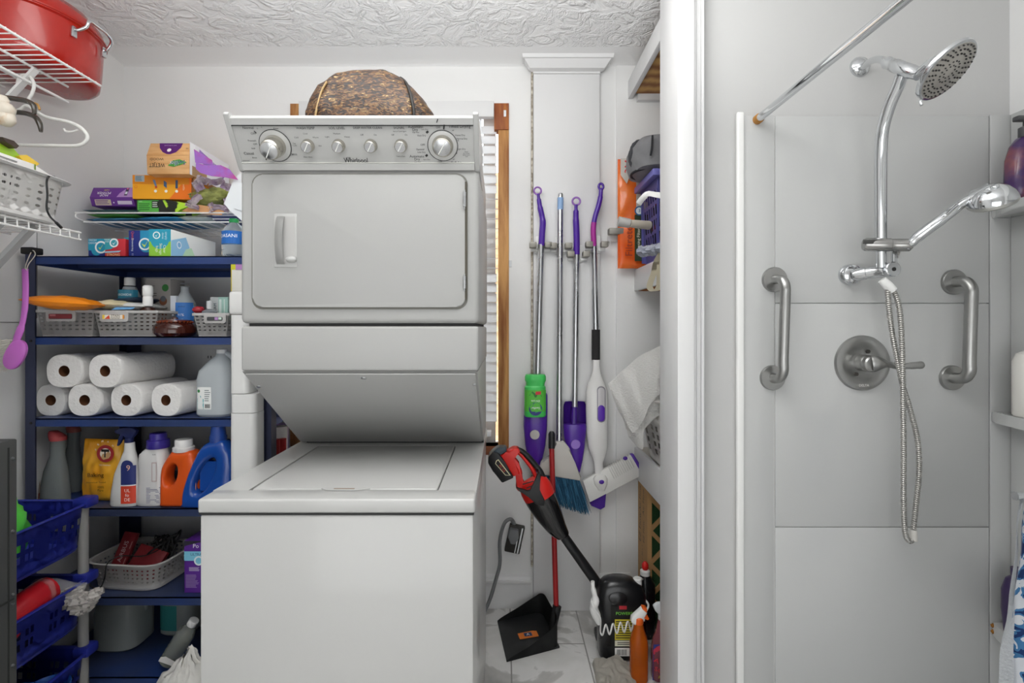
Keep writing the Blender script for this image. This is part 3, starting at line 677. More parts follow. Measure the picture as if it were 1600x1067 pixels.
# --- second shelf: woven-look baskets
GPL = mat('warm_grey_plastic', '#b4b2b0', .45)
def wbasket(x0, x1, y0, y1, D, dep, zb, label, ny=4, nx=9, handle=(.2, .62), col=GPL, handle_art=None):
    w_ = L(x1-x0, D); h = Z(y0, D) - zb; cx = W((x0+x1)/2, D)
    t = T('storage_basket', label, 'basket', (cx, D+dep/2, zb), 'grey slotted baskets on the second shelf')
    tp = .012
    def side(a, b_):
        return lambda u, v: tuple(Vector(a).lerp(Vector(b_), u) + Vector((0, 0, v*h*.88+h*.06)))
    def corner(sx, sy, v): k = 1 - (1-v)*tp*2/w_*1.0; return (cx + sx*w_/2*k, D + dep/2 + sy*dep/2*(1-(1-v)*tp*1.5/dep), 0)
    b = B()
    def P4(sx0, sy0, sx1, sy1, n, skip=None):
        def fn(u, v):
            a = Vector(corner(sx0, sy0, v)); c = Vector(corner(sx1, sy1, v)); q = a.lerp(c, u); q.z = zb + h*(.05 + .87*v); return q
        b.perf(fn, n, 6, (.5, .34), .002, skip=skip)
    hc = lambda i, j: j == 0 or (j >= 4 and handle[0]*nx-.6 <= i <= handle[1]*nx) or i in (0,) and False
    P4(-1, -1, 1, -1, nx, hc); P4(1, -1, 1, 1, nx+3, lambda i, j: j == 0); P4(1, 1, -1, 1, nx, lambda i, j: j == 0); P4(-1, 1, -1, -1, nx+3, lambda i, j: j == 0)
    b.box(cx-w_/2+tp, cx+w_/2-tp, D+tp*.8, D+dep-tp*.8, zb, zb+.004)
    b.build('basket_body', col, t)
    b = B(); z = zb + h
    pts = [(cx-w_/2, D, z), (cx+w_/2, D, z), (cx+w_/2, D+dep, z), (cx-w_/2, D+dep, z)]
    for i in range(4):
        a, c = Vector(pts[i]), Vector(pts[(i+1) % 4]); d_ = (c-a).normalized(); n_ = Vector((d_.y, -d_.x, 0))
        b.hexa([a - d_*.005 + n_*-.001, c + d_*.005 + n_*-.001, c + d_*.005 + n_*.006, a - d_*.005 + n_*.006][::1] and [Vector(q) + Vector((0, 0, -.010)) for q in (a - d_*.004 - n_*.001, c + d_*.004 - n_*.001, c + d_*.004 + n_*.005, a - d_*.004 + n_*.005)] +
               [Vector(q) for q in (a - d_*.004 - n_*.001, c + d_*.004 - n_*.001, c + d_*.004 + n_*.005, a - d_*.004 + n_*.005)], bev=.001)
    b.build('rim', col, t)
    b = B(); hx0 = cx - w_/2 + w_*handle[0]; hx1 = cx - w_/2 + w_*handle[1]; z0 = zb + h*.56; z1 = zb + h*.97
    b.prism(rrect(hx0, hx1, z0, z1, .008), D-.007, D-.001, bev=.001)
    hp = b.build('handle_frame', col, t)
    sh = B().prism(rrect(hx0+.012, hx1-.012, z0+.009, z1-.012, .005), D-.0078, D-.0068).build('handle_opening', C('#3a3436', .7), hp)
    if handle_art:
        art(hp, TR(hx0+.012, D-.0078, z0+.009), handle_art, hx1-hx0-.024, z1-z0-.021, 'contents_seen_in_opening')
    return t
z2_ = SH[1] + .001
wbasket(58, 147, 484, None, 1.905, .26, z2_, 'grey slotted basket at the left end of the second shelf, under the orange pouch', nx=8, handle=(.18, .70), handle_art=[('r', 0, .1, 1, .95, '#8a3038'), ('r', .05, .55, .3, .9, '#c07478')])
wbasket(148, 246, 485, None, 1.905, .26, z2_, 'long grey slotted basket in the middle of the second shelf, printed packet in its opening', nx=10, handle=(.10, .55), handle_art=[('r', 0, .05, 1, .95, '#ece6da'), ('p', [(.1, .1), (.3, .9), (.35, .1)], '#d84a2c'), ('r', 0, .1, .1, .9, '#f0d04a'), ('r', .92, .1, 1, .9, '#e89a3a'), ('t', .6, .68, .012, 'STAIN', '#181818'), ('t', .6, .3, .010, 'remover', '#181818')])
wbasket(303, 357, 489, None, 1.905, .26, z2_, 'small grey slotted basket at the right end of the second shelf', nx=6, handle=(.32, .95), handle_art=[('r', 0, .1, 1, .95, '#46484a'), ('r', .5, .2, .72, .9, '#b48ac0'), ('r', .75, .3, .95, .9, '#cfe4d4')])
# amber glass dish
ax = W(275, 1.95); R = L(30, 1.94)
b = B(TR(ax, 1.945, z2_)); AMB = mat('amber_glass', '#4a1a0e', .06, coat=.6, trans=.35, ior=1.45)
b.lathe([(R*.8, 0), (R*.98, .012), (R*1.0, .026), (R*.95, .040), (R*.80, .050), (R*.74, .054)], 40)
gl = T('glass_dish', 'round dark amber glass dish with scalloped lid between the grey baskets', 'dish', (ax, 1.945, z2_))
b.build('bowl', AMB, gl)
b = B(TR(ax, 1.945, z2_)); b.lathe([(R*.78, .0545), (R*.76, .060), (R*.4, .066), (R*.14, .067), (R*.14, .0705), (R*.05, .071)], 30); b.build('lid', mat('amber_glass_lid', '#5a2616', .1, coat=.6), gl)
b = B()
for k in range(26):
    a = k*2*math.pi/26; b.blob((ax+math.cos(a)*R*.80, 1.945+math.sin(a)*R*.80, z2_+.0535), (.004, .004, .0032), k, 0, 1, 6, 5)
b.build('scalloped_edge', mat('amber_glass_edge', '#7a3a22', .15, coat=.6), gl, kind='stuff')
# orange wipe packet and cream packets lying across the baskets
def packet(x0, x1, ytop, ybot, D, dep, col, label, items=None, tilt=0, name='snack_packet', cat='packet', seed=1, thick=None, zoff=0, r=.35, rz=0):
    w_ = L(x1-x0, D); zb = Z(ybot, D); th = L(ybot-ytop, D) if thick is None else thick; cx = W((x0+x1)/2, D)
    t = T(name, label, cat, (cx, D+dep/2, zb))
    M = TR(cx, D, zb+th/2, 0, 0, tilt) @ TR(0, 0, 0, 0, rad(-90))      # pouch lies flat: its height runs back
    M = TR(cx, D, zb+th/2+zoff, rz, 0, tilt) @ Matrix.Rotation(math.pi/2, 4, 'X').inverted()
    b = B(M); b.pillow(w_, dep, th, seed, amp=.004); b.build('pouch', C(col, r), t)
    return t, M
t_, M_ = packet(36, 136, 461, 483, 1.80, .10, '#f08c1c', 'orange wipes pouch lying on the left basket and sticking out past the post', rz=rad(12), tilt=rad(4), seed=3, name='wipes_pouch', cat='pouch')
t_, M_ = packet(131, 190, 466, 484, 1.905, .20, '#e6d9b4', 'cream paper packet lying on the long grey basket beside the orange pouch', tilt=rad(2), seed=5, name='paper_packet')
t_, M_ = packet(170, 216, 471, 485, 1.91, .18, '#dfe0dc', 'flat white and blue packet lying under the navy one on the long basket', tilt=rad(1), seed=7, name='paper_packet')
art(t_, TR(W(172, 1.9), 1.905, Z(484, 1.9)), [('p', [(0, 0), (.9, .2), (1, .7), (.2, .7)], '#6aa6d8')], .09, .014)
t_, M_ = packet(168, 214, 463, 473, 1.95, .18, '#22344f', 'flat dark navy packet lying on top of the cream packets', tilt=rad(-3), seed=9, name='paper_packet')
def small_bottle(x0, x1, ytop, ybot, D, col, capcol, label, prof, capn=2, lab=None, n=2, m=None, name='bottle', ry=None, cat='bottle', capname='cap'):
    R = L((x1-x0)/2, D); h = L(ybot-ytop, D); cx = W((x0+x1)/2, D); zb = Z(ybot, D)
    t = T(name, label, cat, (cx, D, zb)); M = TR(cx, D, zb); q = ry or 1
    B(M).loft([(z*h, 0, 0, r*R, r*R*q, n if r > .5 else 2) for r, z in prof[:-capn]], 28).build('bottle_body', m or mat('plastic_'+col.strip('#'), col, .35), t)
    if capcol: B(M).loft([(z*h, 0, 0, r*R, r*R, 2) for r, z in prof[-capn:]], 24).build(capname, mat('plastic_'+capcol.strip('#'), capcol, .4), t)
    if lab: art(t, M, lab[1], R, lab[2]*h, wrap=lambda p, z0=lab[0]*h: Vector((0, 0, z0)) + cylwrap(R*1.005, R*q*1.005, n)(p))
    return t
zbk = VY - (z2_+.005-EYE)*F/2.05   # floor of baskets at D 2.05
small_bottle(188, 218, 434, zbk, 2.04, '#b4bcc0', '#d4d6d6', 'grey peroxide bottle with white cap and teal label standing in the long basket', [(.9, 0), (1, .03), (1, .58), (.95, .68), (.55, .84), (.5, .86), (.5, .98), (.46, 1)], 3,
     (.46, [('r', -1, 0, 1, 1, '#2f7f98'), ('t', 0, .72, .012, 'PEROXIDE', '#dfeaea'), ('lines', -.6, .1, .6, .5, 3, '#9fc8d2')], .32), m=MILK)
small_bottle(226-9, 226+19, 446, zbk, 1.96, '#3a1d12', '#e8e8e6', 'brown spray bottle with white pump in front of the grey leaflet box', [(.95, 0), (1, .03), (1, .32), (.9, .45), (.62, .55), (.50, .58), (.5, .74), (.44, .78), (.52, .8), (.52, .97), (.4, 1)], 6)
carton(225, 436, 268, None, 2.08, .08, z2_+.006, '#aeaaa5', 'grey printed carton with green spot standing in the long basket',
       [('c', .80, .84, .0145, '#3f8a46'), ('t', .3, .86, .008, 'Gentle\nCare', '#55504c'), ('c', .72, .6, .017, '#8c5a40'), ('c', .72, .64, .012, '#6c7078'), ('c', .72, .33, .016, '#7a4c38'), ('lines', .2, .68, .6, .76, 2, '#6c6864'), ('lines', .2, .1, .6, .2, 3, '#6c6864')], rz=rad(-6))
carton(266, 462, 275, None, 2.02, .05, z2_+.006, '#d8dde6', 'narrow white and blue carton between the grey carton and the clear bottle', [('c', .4, .25, .014, '#2c5cb4'), ('c', .4, .25, .008, '#e8ecf2')])
small_bottle(273, 305, 443, zbk, 2.06, '#c4cacc', '#c4cacc', 'clear rubbing alcohol bottle with blue and yellow label', [(.9, 0), (1, .03), (1, .50), (.92, .62), (.45, .80), (.36, .84), (.34, .93), (.44, .94), (.44, .99), (.38, 1)], 2,
     (.18, [('r', -.4, 0, 1, 1, '#3a78c4'), ('p', [(-.4, .72), (1, .72), (1, 1), (-.4, 1)], '#c8c83a'), ('t', .2, .45, .014, '91%', '#eef2f8'), ('t', .25, .82, .008, 'alcohol', '#20304a')], .44), m=MILK)
b = B(); c0 = P(310, 484, 1.99); b.blob((c0.x, 1.99, c0.z), (.022, .02, .014), 4, .1, 2, 16, 8)
solo(b, 'toiletry_bottle', C('#a8303a', .35), 'round red and white container lying on the small basket', 'bottle')
small_bottle(317, 338, 470, 500, 1.97, '#8c9298', '#c9ccce', 'small glass perfume bottle with metal cap in the right basket', [(.9, 0), (1, .05), (1, .45), (.5, .55), (.42, .58), (.42, .96), (.38, 1)], 3)
carton(328, 464, 342, 500, 2.02, .03, Z(500, 2.02), '#d2d8d8', 'white tube carton with dark lettering leaning in the right basket', [('t', .6, .5, .016, 'DERM', '#2c4a5c', 90)], rz=rad(-4))
carton(341, 464, 356, 500, 2.00, .03, Z(500, 2.0), '#a9cfc4', 'mint green carton standing in the right basket', [('r', .1, .1, .35, .9, '#dcece6'), ('r', .6, .2, .7, .9, '#dcece6')])

# --- third shelf: paper towels and water jug
PAPER = mat('white_paper_towel', '#e9e7e4', .9, bump=.35, bs=90, sheen=.2)
PCORE = mat('cardboard_core', '#8a5a3c', .9)
z3_ = SH[2] + .001
def roll(cx, cy, r, flat, D, rz, ln, label, seed):
    c = P(cx, cy, D); t = T('paper_towel_roll', label, 'paper towel', (c.x, D+ln/2, c.z-r), 'paper towel rolls stacked on the third shelf')
    M = TR(c.x, D, c.z, rz) @ Matrix.Rotation(-math.pi/2, 4, 'X')      # local z runs back
    def rr(a, k): return r*k*(1 + .012*noise.noise(Vector((math.cos(a)*2, math.sin(a)*2, seed))))
    b = B(M); seg = 40
    def ring(z, k, n=2.6):
        o = []
        for i in range(seg):
            a = 2*math.pi*i/seg; ca, sa = math.cos(a), math.sin(a); q = rr(a, k)
            o.append((q*math.copysign(abs(ca)**(2/n), ca)*(1+flat), q*math.copysign(abs(sa)**(2/n), sa), z))
        return o
    hr = r*.33
    def hole(z): return [(hr*math.cos(2*math.pi*i/seg), hr*math.sin(2*math.pi*i/seg), z) for i in range(seg)]
    rings = [hole(.0005), ring(.0, .8), ring(.0, .95), ring(.004, .99), ring(.012, 1), ring(ln*.5, .995), ring(ln-.01, 1), ring(ln, .95), hole(ln)]
    rings[1] = [(x*.8/.8, y, 0) for x, y, z in rings[1]]
    v = [p for q in rings for p in q]
    b.add(v, [(i*seg+k, i*seg+(k+1) % seg, (i+1)*seg+(k+1) % seg, (i+1)*seg+k) for i in range(len(rings)-1) for k in range(seg)])
    b.build('towel_sheet', PAPER, t)
    b = B(M); b.surf(lambda u, v: ((hr+.0002)*math.cos(2*math.pi*u), (hr+.0002)*math.sin(2*math.pi*u), .0005+v*(ln-.001)), 24, 2, .0015, wrap=True)
    b.build('cardboard_core', PCORE, t)
    return t
Dr = 1.93
rb = .0625
zc = VY - (z3_ + rb - EYE)*F/Dr
xs_ = [79, 132, 197, 259]
for cx, lb, sd, rz in zip(xs_, ('leftmost paper towel roll of the bottom row, next to the shelf post', 'second paper towel roll from the left in the bottom row', 'third paper towel roll from the left in the bottom row', 'rightmost paper towel roll of the bottom row, beside the water jug'), (1, 4, 7, 9), (0, 0, rad(-5), rad(-9))):
    roll(cx, zc, rb-.001, .04 if cx != 79 else -.08, Dr + (.03 if cx == 79 else 0), rz, .28, lb, sd)
zc2 = VY - (z3_ + rb*2 + .0 + .0475 - EYE)*F/Dr
roll(100, zc2, rb+.001, .08, Dr, 0, .28, 'left paper towel roll of the two lying on top', 12)
roll(164, zc2, rb+.001, .07, Dr-.01, rad(-5), .28, 'right paper towel roll of the two lying on top', 15)
def gallon(cx, D, zb, rx, ry, h, label, lab=None, rz=0, capcol='#d8dadc', m=None, name='water_jug'):
    t = T(name, label, 'jug', (cx, D, zb)); M = TR(cx, D, zb, rz)
    m = m or MILK
    B(M).loft([(0, 0, 0, rx*.88, ry*.88, 3.2), (.01, 0, 0, rx, ry, 3.4), (h*.55, 0, 0, rx, ry, 3.4), (h*.68, .0, 0, rx*.93, ry*.93, 3), (h*.8, .005, 0, rx*.68, ry*.68, 2.4), (h*.9, .010, 0, rx*.34, ry*.34, 2), (h*.95, .010, 0, .018, .018, 2)], 36).build('jug_body', m, t)
    B(M).sweep(cr([(.01, -0, h*.93), (rx*.55, 0, h*.92), (rx*.93, 0, h*.80), (rx*.99, 0, h*.62), (rx*.9, 0, h*.5)], 6), .011, 10).build('handle', m, t)
    B(M).lathe([(.019, h*.94), (.0195, h*.945), (.0195, h), (.018, h*1.005)], 24, M=TR(.010, 0, 0)).build('cap', mat('plastic_'+capcol.strip('#'), capcol, .4), t)
    if lab: art(t, M, lab[1], rx, lab[2]*h, wrap=lambda p: Vector((0, 0, lab[0]*h)) + cylwrap(rx*1.004, ry*1.004, 3.4)(p))
    return t
gallon(W(342, 1.98), 1.985, z3_, .068, .068, .252, 'translucent gallon water jug with white and teal label beside the paper towels',
   (.12, [('r', -.72, 0, .10, 1, '#eceeec'), ('p', [(-.72, 0), (-.32, 0), (-.32, .45), (-.52, .62), (-.72, .48)], '#2ba0a4'), ('c', -.62, .82, .006, '#3f8f52'), ('lines', -.27, .35, .05, .9, 6, '#8c9496'), ('bars', -.25, .06, .05, .24, '#202020'), ('t', -.52, .3, .009, 'distilled', '#e4f2f2')], .33))

# --- fourth shelf: cleaners
z4_ = SH[3] + .001
TG = mat('smoky_clear_plastic', '#8d9494', .2, trans=.35, ior=1.3)
def spray_bottle_old(cx, D, h, rx, label, tint, capc):
    t = T('cleaner_bottle', label, 'bottle', (cx, D, z4_)); M = TR(cx, D, z4_)
    B(M).loft([(0, 0, 0, rx*.9, rx*.55, 2.6), (.006, 0, 0, rx, rx*.62, 2.6), (h*.12, 0, 0, rx, rx*.62, 2.6), (h*.45, .004, 0, rx*.78, rx*.55, 2.4), (h*.66, .010, 0, rx*.48, rx*.42), (h*.85, .012, 0, rx*.5, rx*.42), (h*.88, .012, 0, rx*.5, rx*.42)], 30).build('bottle_body', tint, t)
    B(M).loft([(h*.87, .012, 0, rx*.56, rx*.48), (h*.92, .010, 0, rx*.6, rx*.48), (h*.97, 0, 0, rx*.45, rx*.35), (h, -.006, 0, rx*.28, rx*.25)], 24).build('cap', mat('plastic_'+capc.strip('#'), capc, .4), t)
    return t
t_ = spray_bottle_old(W(86, 1.96), 1.96, L(112, 1.96), L(21, 1.96), 'smoky grey cleaner bottle with red cap at the left end of the fourth shelf', TG, '#b44a4c')
art(t_, TR(W(86, 1.96), 1.96, z4_), [('p', [(-.95, .1), (-.62, .2), (-.55, .6), (-.62, .8), (-.8, .5)], '#c9b8a2'), ('p', [(-.85, .15), (-.66, .22), (-.62, .4), (-.8, .35)], '#a24a30')], .05, .12, wrap=cylwrap(.052, .033, 2.6))
spray_bottle_old(W(111, 2.10), 2.10, L(106, 2.10), L(17, 2.10), 'second smoky grey cleaner bottle with dull red cap standing behind the first', TG, '#8f4a42')
# yellow pouch
pc = W(163, 1.99)
bp_ = T('baking_soda_pouch', 'yellow orange baking soda pouch with red round emblem on the fourth shelf', 'pouch', (pc, 1.99, z4_))
M = TR(pc-.004, 1.985, z4_, 0, 0, rad(2)); wq = L(62, 1.98); hq = L(96, 1.98)
b = B(M); b.pillow(wq, hq, .055, 11, amp=.007, nu=34, nv=30, p=.4); YEL = mat('yellow_pouch_film', '#e39a1e', .3, col2='#f0b83c', cs=6); b.build('pouch', YEL, bp_)
EM = [('c', .70, .80, .033, '#a02a2c'), ('c', .70, .80, .0205, '#efe4d2'), ('t', .46, .86, .011, 'A', '#f2e8da', 62), ('t', .52, .94, .011, 'R', '#f2e8da', 40), ('t', .62, .995, .011, 'M', '#f2e8da', 15), ('t', .76, .995, .009, '&', '#f2e8da', -15), ('t', .88, .93, .010, 'H', '#f2e8da', -40), ('t', .70, .615, .006, 'THE STANDARD', '#f2e8da'),
      ('p', [(.60, .74), (.66, .70), (.80, .73), (.84, .80), (.78, .84), (.70, .79), (.64, .80)], '#c9a070'), ('r', .60, .83, .80, .87, '#26201c'), ('r', .68, .74, .715, .86, '#26201c'), ('t', .48, .45, .022, 'Baking', '#1c1410', 3, 1.1), ('t', .5, .335, .0085, 'America\'s #1 Trusted', '#2a1c10', 3), ('t', .62, .235, .012, '100%\nPure', '#2a1c10')]
art(bp_, M @ TR(-wq/2, -.0315, 0), EM, wq, hq, off=.001)
# white spray bottle with navy trigger
def sprayer(parent, M, mh, mt=None, s=1):
    k = s
    b = B(M); b.lathe([(.014*k, -.004), (.0155*k, -.002), (.0155*k, .016*k), (.013*k, .018*k)], 20)
    b.prism([(q[0]*k, q[1]*k) for q in ((-.046, .034), (-.047, .050), (-.03, .056), (-.01, .060), (.02, .057), (.034, .046), (.030, .034), (.014, .016), (-.012, .016), (-.016, .032))], -.010*k, .010*k, bev=.003*k)
    b.cyl((-.045*k, 0, .042*k), (-.053*k, 0, .042*k), .0075*k, .0065*k, 12)
    h_ = b.build('trigger_head', mh, parent)
    B(M).prism([(q[0]*k, q[1]*k) for q in ((-.030, .036), (-.040, .012), (-.046, -.012), (-.042, -.016), (-.034, -.004), (-.026, .014), (-.016, .034))], -.006*k, .006*k, bev=.002*k).build('trigger', mt or mh, parent)
wb = W(194, 1.93); wbt = T('cleaner_bottle', 'white laundry spray bottle with navy trigger and blue and red label on the fourth shelf', 'bottle', (wb, 1.94, z4_))
M = TR(wb, 1.94, z4_)
hb = .245
B(M).loft([(0, 0, 0, .050, .026, 3), (.006, 0, 0, .053, .029, 3), (.05, .002, 0, .051, .029, 3), (.12, .006, 0, .043, .027, 2.8), (.17, .012, 0, .029, .023, 2.4), (.205, .014, 0, .019, .018), (.235, .014, 0, .016, .016)], 32).build('bottle_body', mat('white_bottle_plastic', '#d9d8d6', .35), wbt)
sprayer(wbt, M @ TR(.012, 0, .236), C('#222a58', .4), s=.95)
art(wbt, M, [('r', .0, .42, .96, .86, '#2a3470'), ('c', .42, .86, .020, '#2a3470', 1), ('t', .52, .80, .030, '9', '#e8b8a0'), ('r', .0, .0, .96, .40, '#d4442c'), ('t', .45, .19, .017, 'UL\nfo\nDE', '#f4ece6'), ('r', 0, .40, .96, .425, '#e8e8ee')], .051, .165, wrap=lambda p: Vector((.002, 0, .012)) + cylwrap(.0525, .0288, 3)(p))
# white jug purple cap
vb = W(236, 1.93); vt = T('detergent_bottle', 'white bottle with purple cap and fine print on its back, on the fourth shelf', 'bottle', (vb, 1.95, z4_))
M = TR(vb, 1.95, z4_)
B(M).loft([(0, -.004, 0, .052, .032, 3), (.006, -.004, 0, .057, .036, 3), (.05, -.002, 0, .055, .036, 3), (.10, 0, 0, .050, .034, 3), (.155, 0, 0, .052, .034, 3), (.19, .0, 0, .05, .033, 2.8), (.206, .006, 0, .040, .03, 2.4), (.215, .012, 0, .034, .03)], 34).build('bottle_body', mat('white_bottle_plastic2', '#d4d3d2', .32), vt)
B(M).loft([(.213, .014, 0, .0375, .0375), (.217, .014, 0, .039, .039), (.243, .014, 0, .038, .038), (.246, .014, 0, .030, .030), (.268, .014, 0, .028, .028), (.270, .014, 0, .025, .025)], 32).build('cap', C('#372a86', .35), vt)
art(vt, M, [('lines', -.1, .02, .95, .34, 11, '#8a8aa0'), ('r', .28, .45, .62, .83, '#b9a8a6'), ('r', .34, .47, .57, .81, '#d2d1d0'), ('t', .45, .98, .006, 'Refill', '#303040')], .052, .19, wrap=lambda p: Vector((-.001, 0, .008)) + cylwrap(.0575, .0365, 3)(p))
# orange jug
ob = W(281, 1.92); oj = T('detergent_jug', 'orange detergent jug with white cap on the fourth shelf', 'jug', (ob, 1.94, z4_))
M = TR(ob, 1.94, z4_)
ORG = mat('orange_jug_plastic', '#d6551c', .3)
def jugshape(M, t, s, m, outl, hole, dep):
    n = len(outl)
    b = B(M)
    # outline with hole built as ring of quads between two loops with the same count
    def loopat(pts, k): 
        cx = sum(p[0] for p in pts)/len(pts); cz = sum(p[1] for p in pts)/len(pts)
        return [((p[0]-cx)*k+cx, (p[1]-cz)*k+cz) for p in pts]
    for sg in (-1, 1):
        pass
    o0 = [(x, z, 0) for x, z in outl]
    lays = [(outl, 1.0, dep*.55), (loopat(outl, .95), 1, dep*.88), (loopat(outl, .88), 1, dep)]
    hl = [(loopat(hole, 1.30), dep), (loopat(hole, 1.12), dep*.9), (hole, dep*.62)]
    rings = [(lays[0][0], -lays[0][2]), (lays[1][0], -lays[1][2]), (lays[2][0], -lays[2][2]), (hl[0][0], -hl[0][1]), (hl[1][0], -hl[1][1]), (hl[2][0], -hl[2][1]),
             (hl[2][0], hl[2][1]), (hl[1][0], hl[1][1]), (hl[0][0], hl[0][1]), (lays[2][0], lays[2][2]), (lays[1][0], lays[1][2]), (lays[0][0], lays[0][2])]
    v = [(x*s, y*s, z*s) for q, y in rings for x, z in q]; m_ = len(rings)
    b.add(v, [(i*n+k, i*n+(k+1) % n, ((i+1) % m_)*n+(k+1) % n, ((i+1) % m_)*n+k) for i in range(m_) for k in range(n)])
    return b.build('jug_body', m, t, smooth=60)
def resamp(pts, n, closed=True):
    q = cr([(x, 0, z) for x, z in pts], 12, closed=closed); 
    Ls = [0]
    for i in range(1, len(q)+1): Ls.append(Ls[-1] + (q[i % len(q)] - q[i-1]).length)
    out = []; j = 0
    for k in range(n):
        d = Ls[-1]*k/n
        while Ls[j+1] < d: j += 1
        f = (d - Ls[j])/max(1e-9, Ls[j+1]-Ls[j]); p = q[j].lerp(q[(j+1) % len(q)], f); out.append((p.x, p.z))
    return out
def align(loop, ref):     # start of the hole loop at the angle of the outline's start
    cx = sum(p[0] for p in loop)/len(loop); cz = sum(p[1] for p in loop)/len(loop)
    n = len(ref); out = []
    for rx_, rz_ in ref:
        a = math.atan2(rz_-cz, rx_-cx)
        best = min(loop, key=lambda p: abs((math.atan2(p[1]-cz, p[0]-cx)-a+math.pi) % (2*math.pi)-math.pi)); out.append(best)
    return out
outl = resamp([(-.070, .012), (-.066, .0), (.0, -.001), (.055, .0), (.066, .01), (.070, .08), (.070, .14), (.058, .185), (.046, .205), (.0, .208), (-.028, .205), (-.048, .178), (-.066, .14), (-.070, .08)], 56)
hole = [(-.026 + .022*math.cos(a)*1.0 + .008*math.sin(a), .118 + .040*math.sin(a)) for a in [2*math.pi*i/200 for i in range(200)]]
hole = align(hole, outl)
jugshape(M, oj, 1, ORG, outl, hole, .034)
B(M).lathe([(.036, .203), (.037, .206), (.037, .218), (.033, .220)], 28, M=TR(.002, 0, 0)).build('spout_collar', mat('white_cap', '#dcdad8', .4), oj)
bcap = B(M @ TR(.002, 0, 0)); bcap.lathe([(.030, .219), (.030, .244), (.028, .247)], 28)
bcap.build('cap', mat('white_ribbed_cap', '#dedcda', .4), oj)
art(oj, M, [('p', [(.4, .16), (1, .1), (1, .72), (.78, .6), (.6, .3), (.42, .24)], '#e4a072'), ('r', .38, .10, .82, .24, '#efeceb'), ('bars', .46, .115, .72, .2, '#202020'), ('t', .86, .5, .012, 'DETERGENT', '#c83c20', 80)], .070, .19, off=.0355)
# blue jug
bb_ = W(335, 1.92); bj = T('detergent_jug', 'large glossy blue detergent jug at the right end of the fourth shelf', 'jug', (bb_, 1.93, z4_))
M = TR(bb_, 1.925, z4_)
outl = resamp([(-.110, .012), (-.106, .0), (.0, -.001), (.06, .0), (.078, .012), (.078, .10), (.076, .19), (.055, .235), (.04, .248), (.006, .246), (-.022, .238), (-.045, .215), (-.070, .165), (-.095, .10), (-.108, .05)], 64)
hole = [(-.022 + .030*math.cos(a) + .026*math.sin(a), .120 + .066*math.sin(a)) for a in [2*math.pi*i/240 for i in range(240)]]
hole = align(hole, outl)
jugshape(M, bj, 1, mat('blue_jug_plastic', '#1c4a9c', .2, coat=.5), outl, hole, .036)
B(M).lathe([(.030, .240), (.030, .262), (.027, .266), (.024, .300)], 28, M=TR(.012, 0, 0)).build('cap', C('#1a3c86', .35), bj)
B(M).box(-.05, .02, -.012, .012, .06, .17, M=None).build('inner_wall', mat('blue_jug_plastic', '#1c4a9c', .2, coat=.5), bj)

# --- fifth shelf: white basket with odds and ends, purple carton
z5_ = SH[4] + .001
PWHITE = mat('off_white_plastic', '#b9b7b4', .45)
def pbasket(name, label, cx, cy, zb, lx, ly, h, nu, nv, hole, M=None, m=PWHITE, tp=.88, rr_=.18, cat='basket', group=None, rimw=.010, skiprow=0, dip=0, octo=True, n=5):
    """tub with round punched holes, rounded plan"""
    t = T(name, label, cat, (cx, cy, zb), group)
    Mx = TR(cx, cy, zb) @ (M or Matrix())
    def ring(u, v, grow=0):
        a = 2*math.pi*u; c, d = math.cos(a), math.sin(a); k = tp + (1-tp)*v
        # equal-ish arc spacing on a superellipse
        x = math.copysign(abs(c) ** (2/n), c)*(lx/2*k + grow); y = math.copysign(abs(d) ** (2/n), d)*(ly/2*k + grow)
        return x, y
    tab = []; Nn = 720; acc = [0]; last = ring(0, 1)
    for i in range(1, Nn+1):
        q = ring(i/Nn, 1); acc.append(acc[-1] + math.hypot(q[0]-last[0], q[1]-last[1])); last = q
    def U(u):
        d = (u % 1)*acc[-1]; lo = 0; hi = Nn
        while hi-lo > 1:
            m_ = (lo+hi)//2
            if acc[m_] <= d: lo = m_
            else: hi = m_
        return (lo + (d-acc[lo])/max(1e-9, acc[hi]-acc[lo]))/Nn
    def zt(u):
        if not dip: return h
        x, y = ring(U(u), 1); return h - dip*math.exp(-(x/(lx*.2))**4)
    def fn(u, v):
        x, y = ring(U(u), v); return (x, y, .012 + (zt(u)-.012)*v)
    b = B(Mx); b.perf(fn, nu, nv, hole, .0025, octo=octo, skip=lambda i, j: j <= skiprow or j == nv-1)
    b.loft([(0, 0, 0, lx/2*tp*.95, ly/2*tp*.95, n), (.004, 0, 0, lx/2*tp*.99, ly/2*tp*.99, n), (.013, 0, 0, lx/2*tp+.001, ly/2*tp+.001, n)], 48)
    b.build('basket_body', m, t)
    b = B(Mx); pts = []
    for i in range(120):
        x, y = ring(U(i/120), 1, rimw*.4); pts.append((x, y, zt(i/120)+.001))
    b.sweep(pts, rimw*.5, 8, closed=True, flat=.35, up=(0, 0, 1)); b.build('rim', m, t)
    return t, Mx
bx, by = W(218, 2.02), 2.05
t_, _ = pbasket('storage_basket', 'off-white basket with round holes full of dark cables on the fifth shelf', bx, by, z5_, .30, .24, .105, 48, 6, (.42, .42), TR(0, 0, 0, rad(-6)), rimw=.012, dip=.0)
rc = T('carton', 'dark red box with silver lettering sticking up out of the off-white basket', 'box', (bx-.04, 2.03, z5_+.02))
M = TR(bx-.11, 2.0, z5_+.045, rad(-4), rad(-26), rad(6))
B(M).box(0, .055, 0, .018, 0, .15, bev=.002).build('box_body', C('#6e1c22', .4), rc)
art(rc, M, [('t', .5, .52, .024, 'AIRBUS', '#b9a4a4', 90), ('lines', .85, .1, .95, .9, 2, '#9a6c6c')], .055, .15)
rc2 = T('carton', 'plain dark red box lying beside the lettered one in the off-white basket', 'box', (bx+.01, 2.03, z5_+.02))
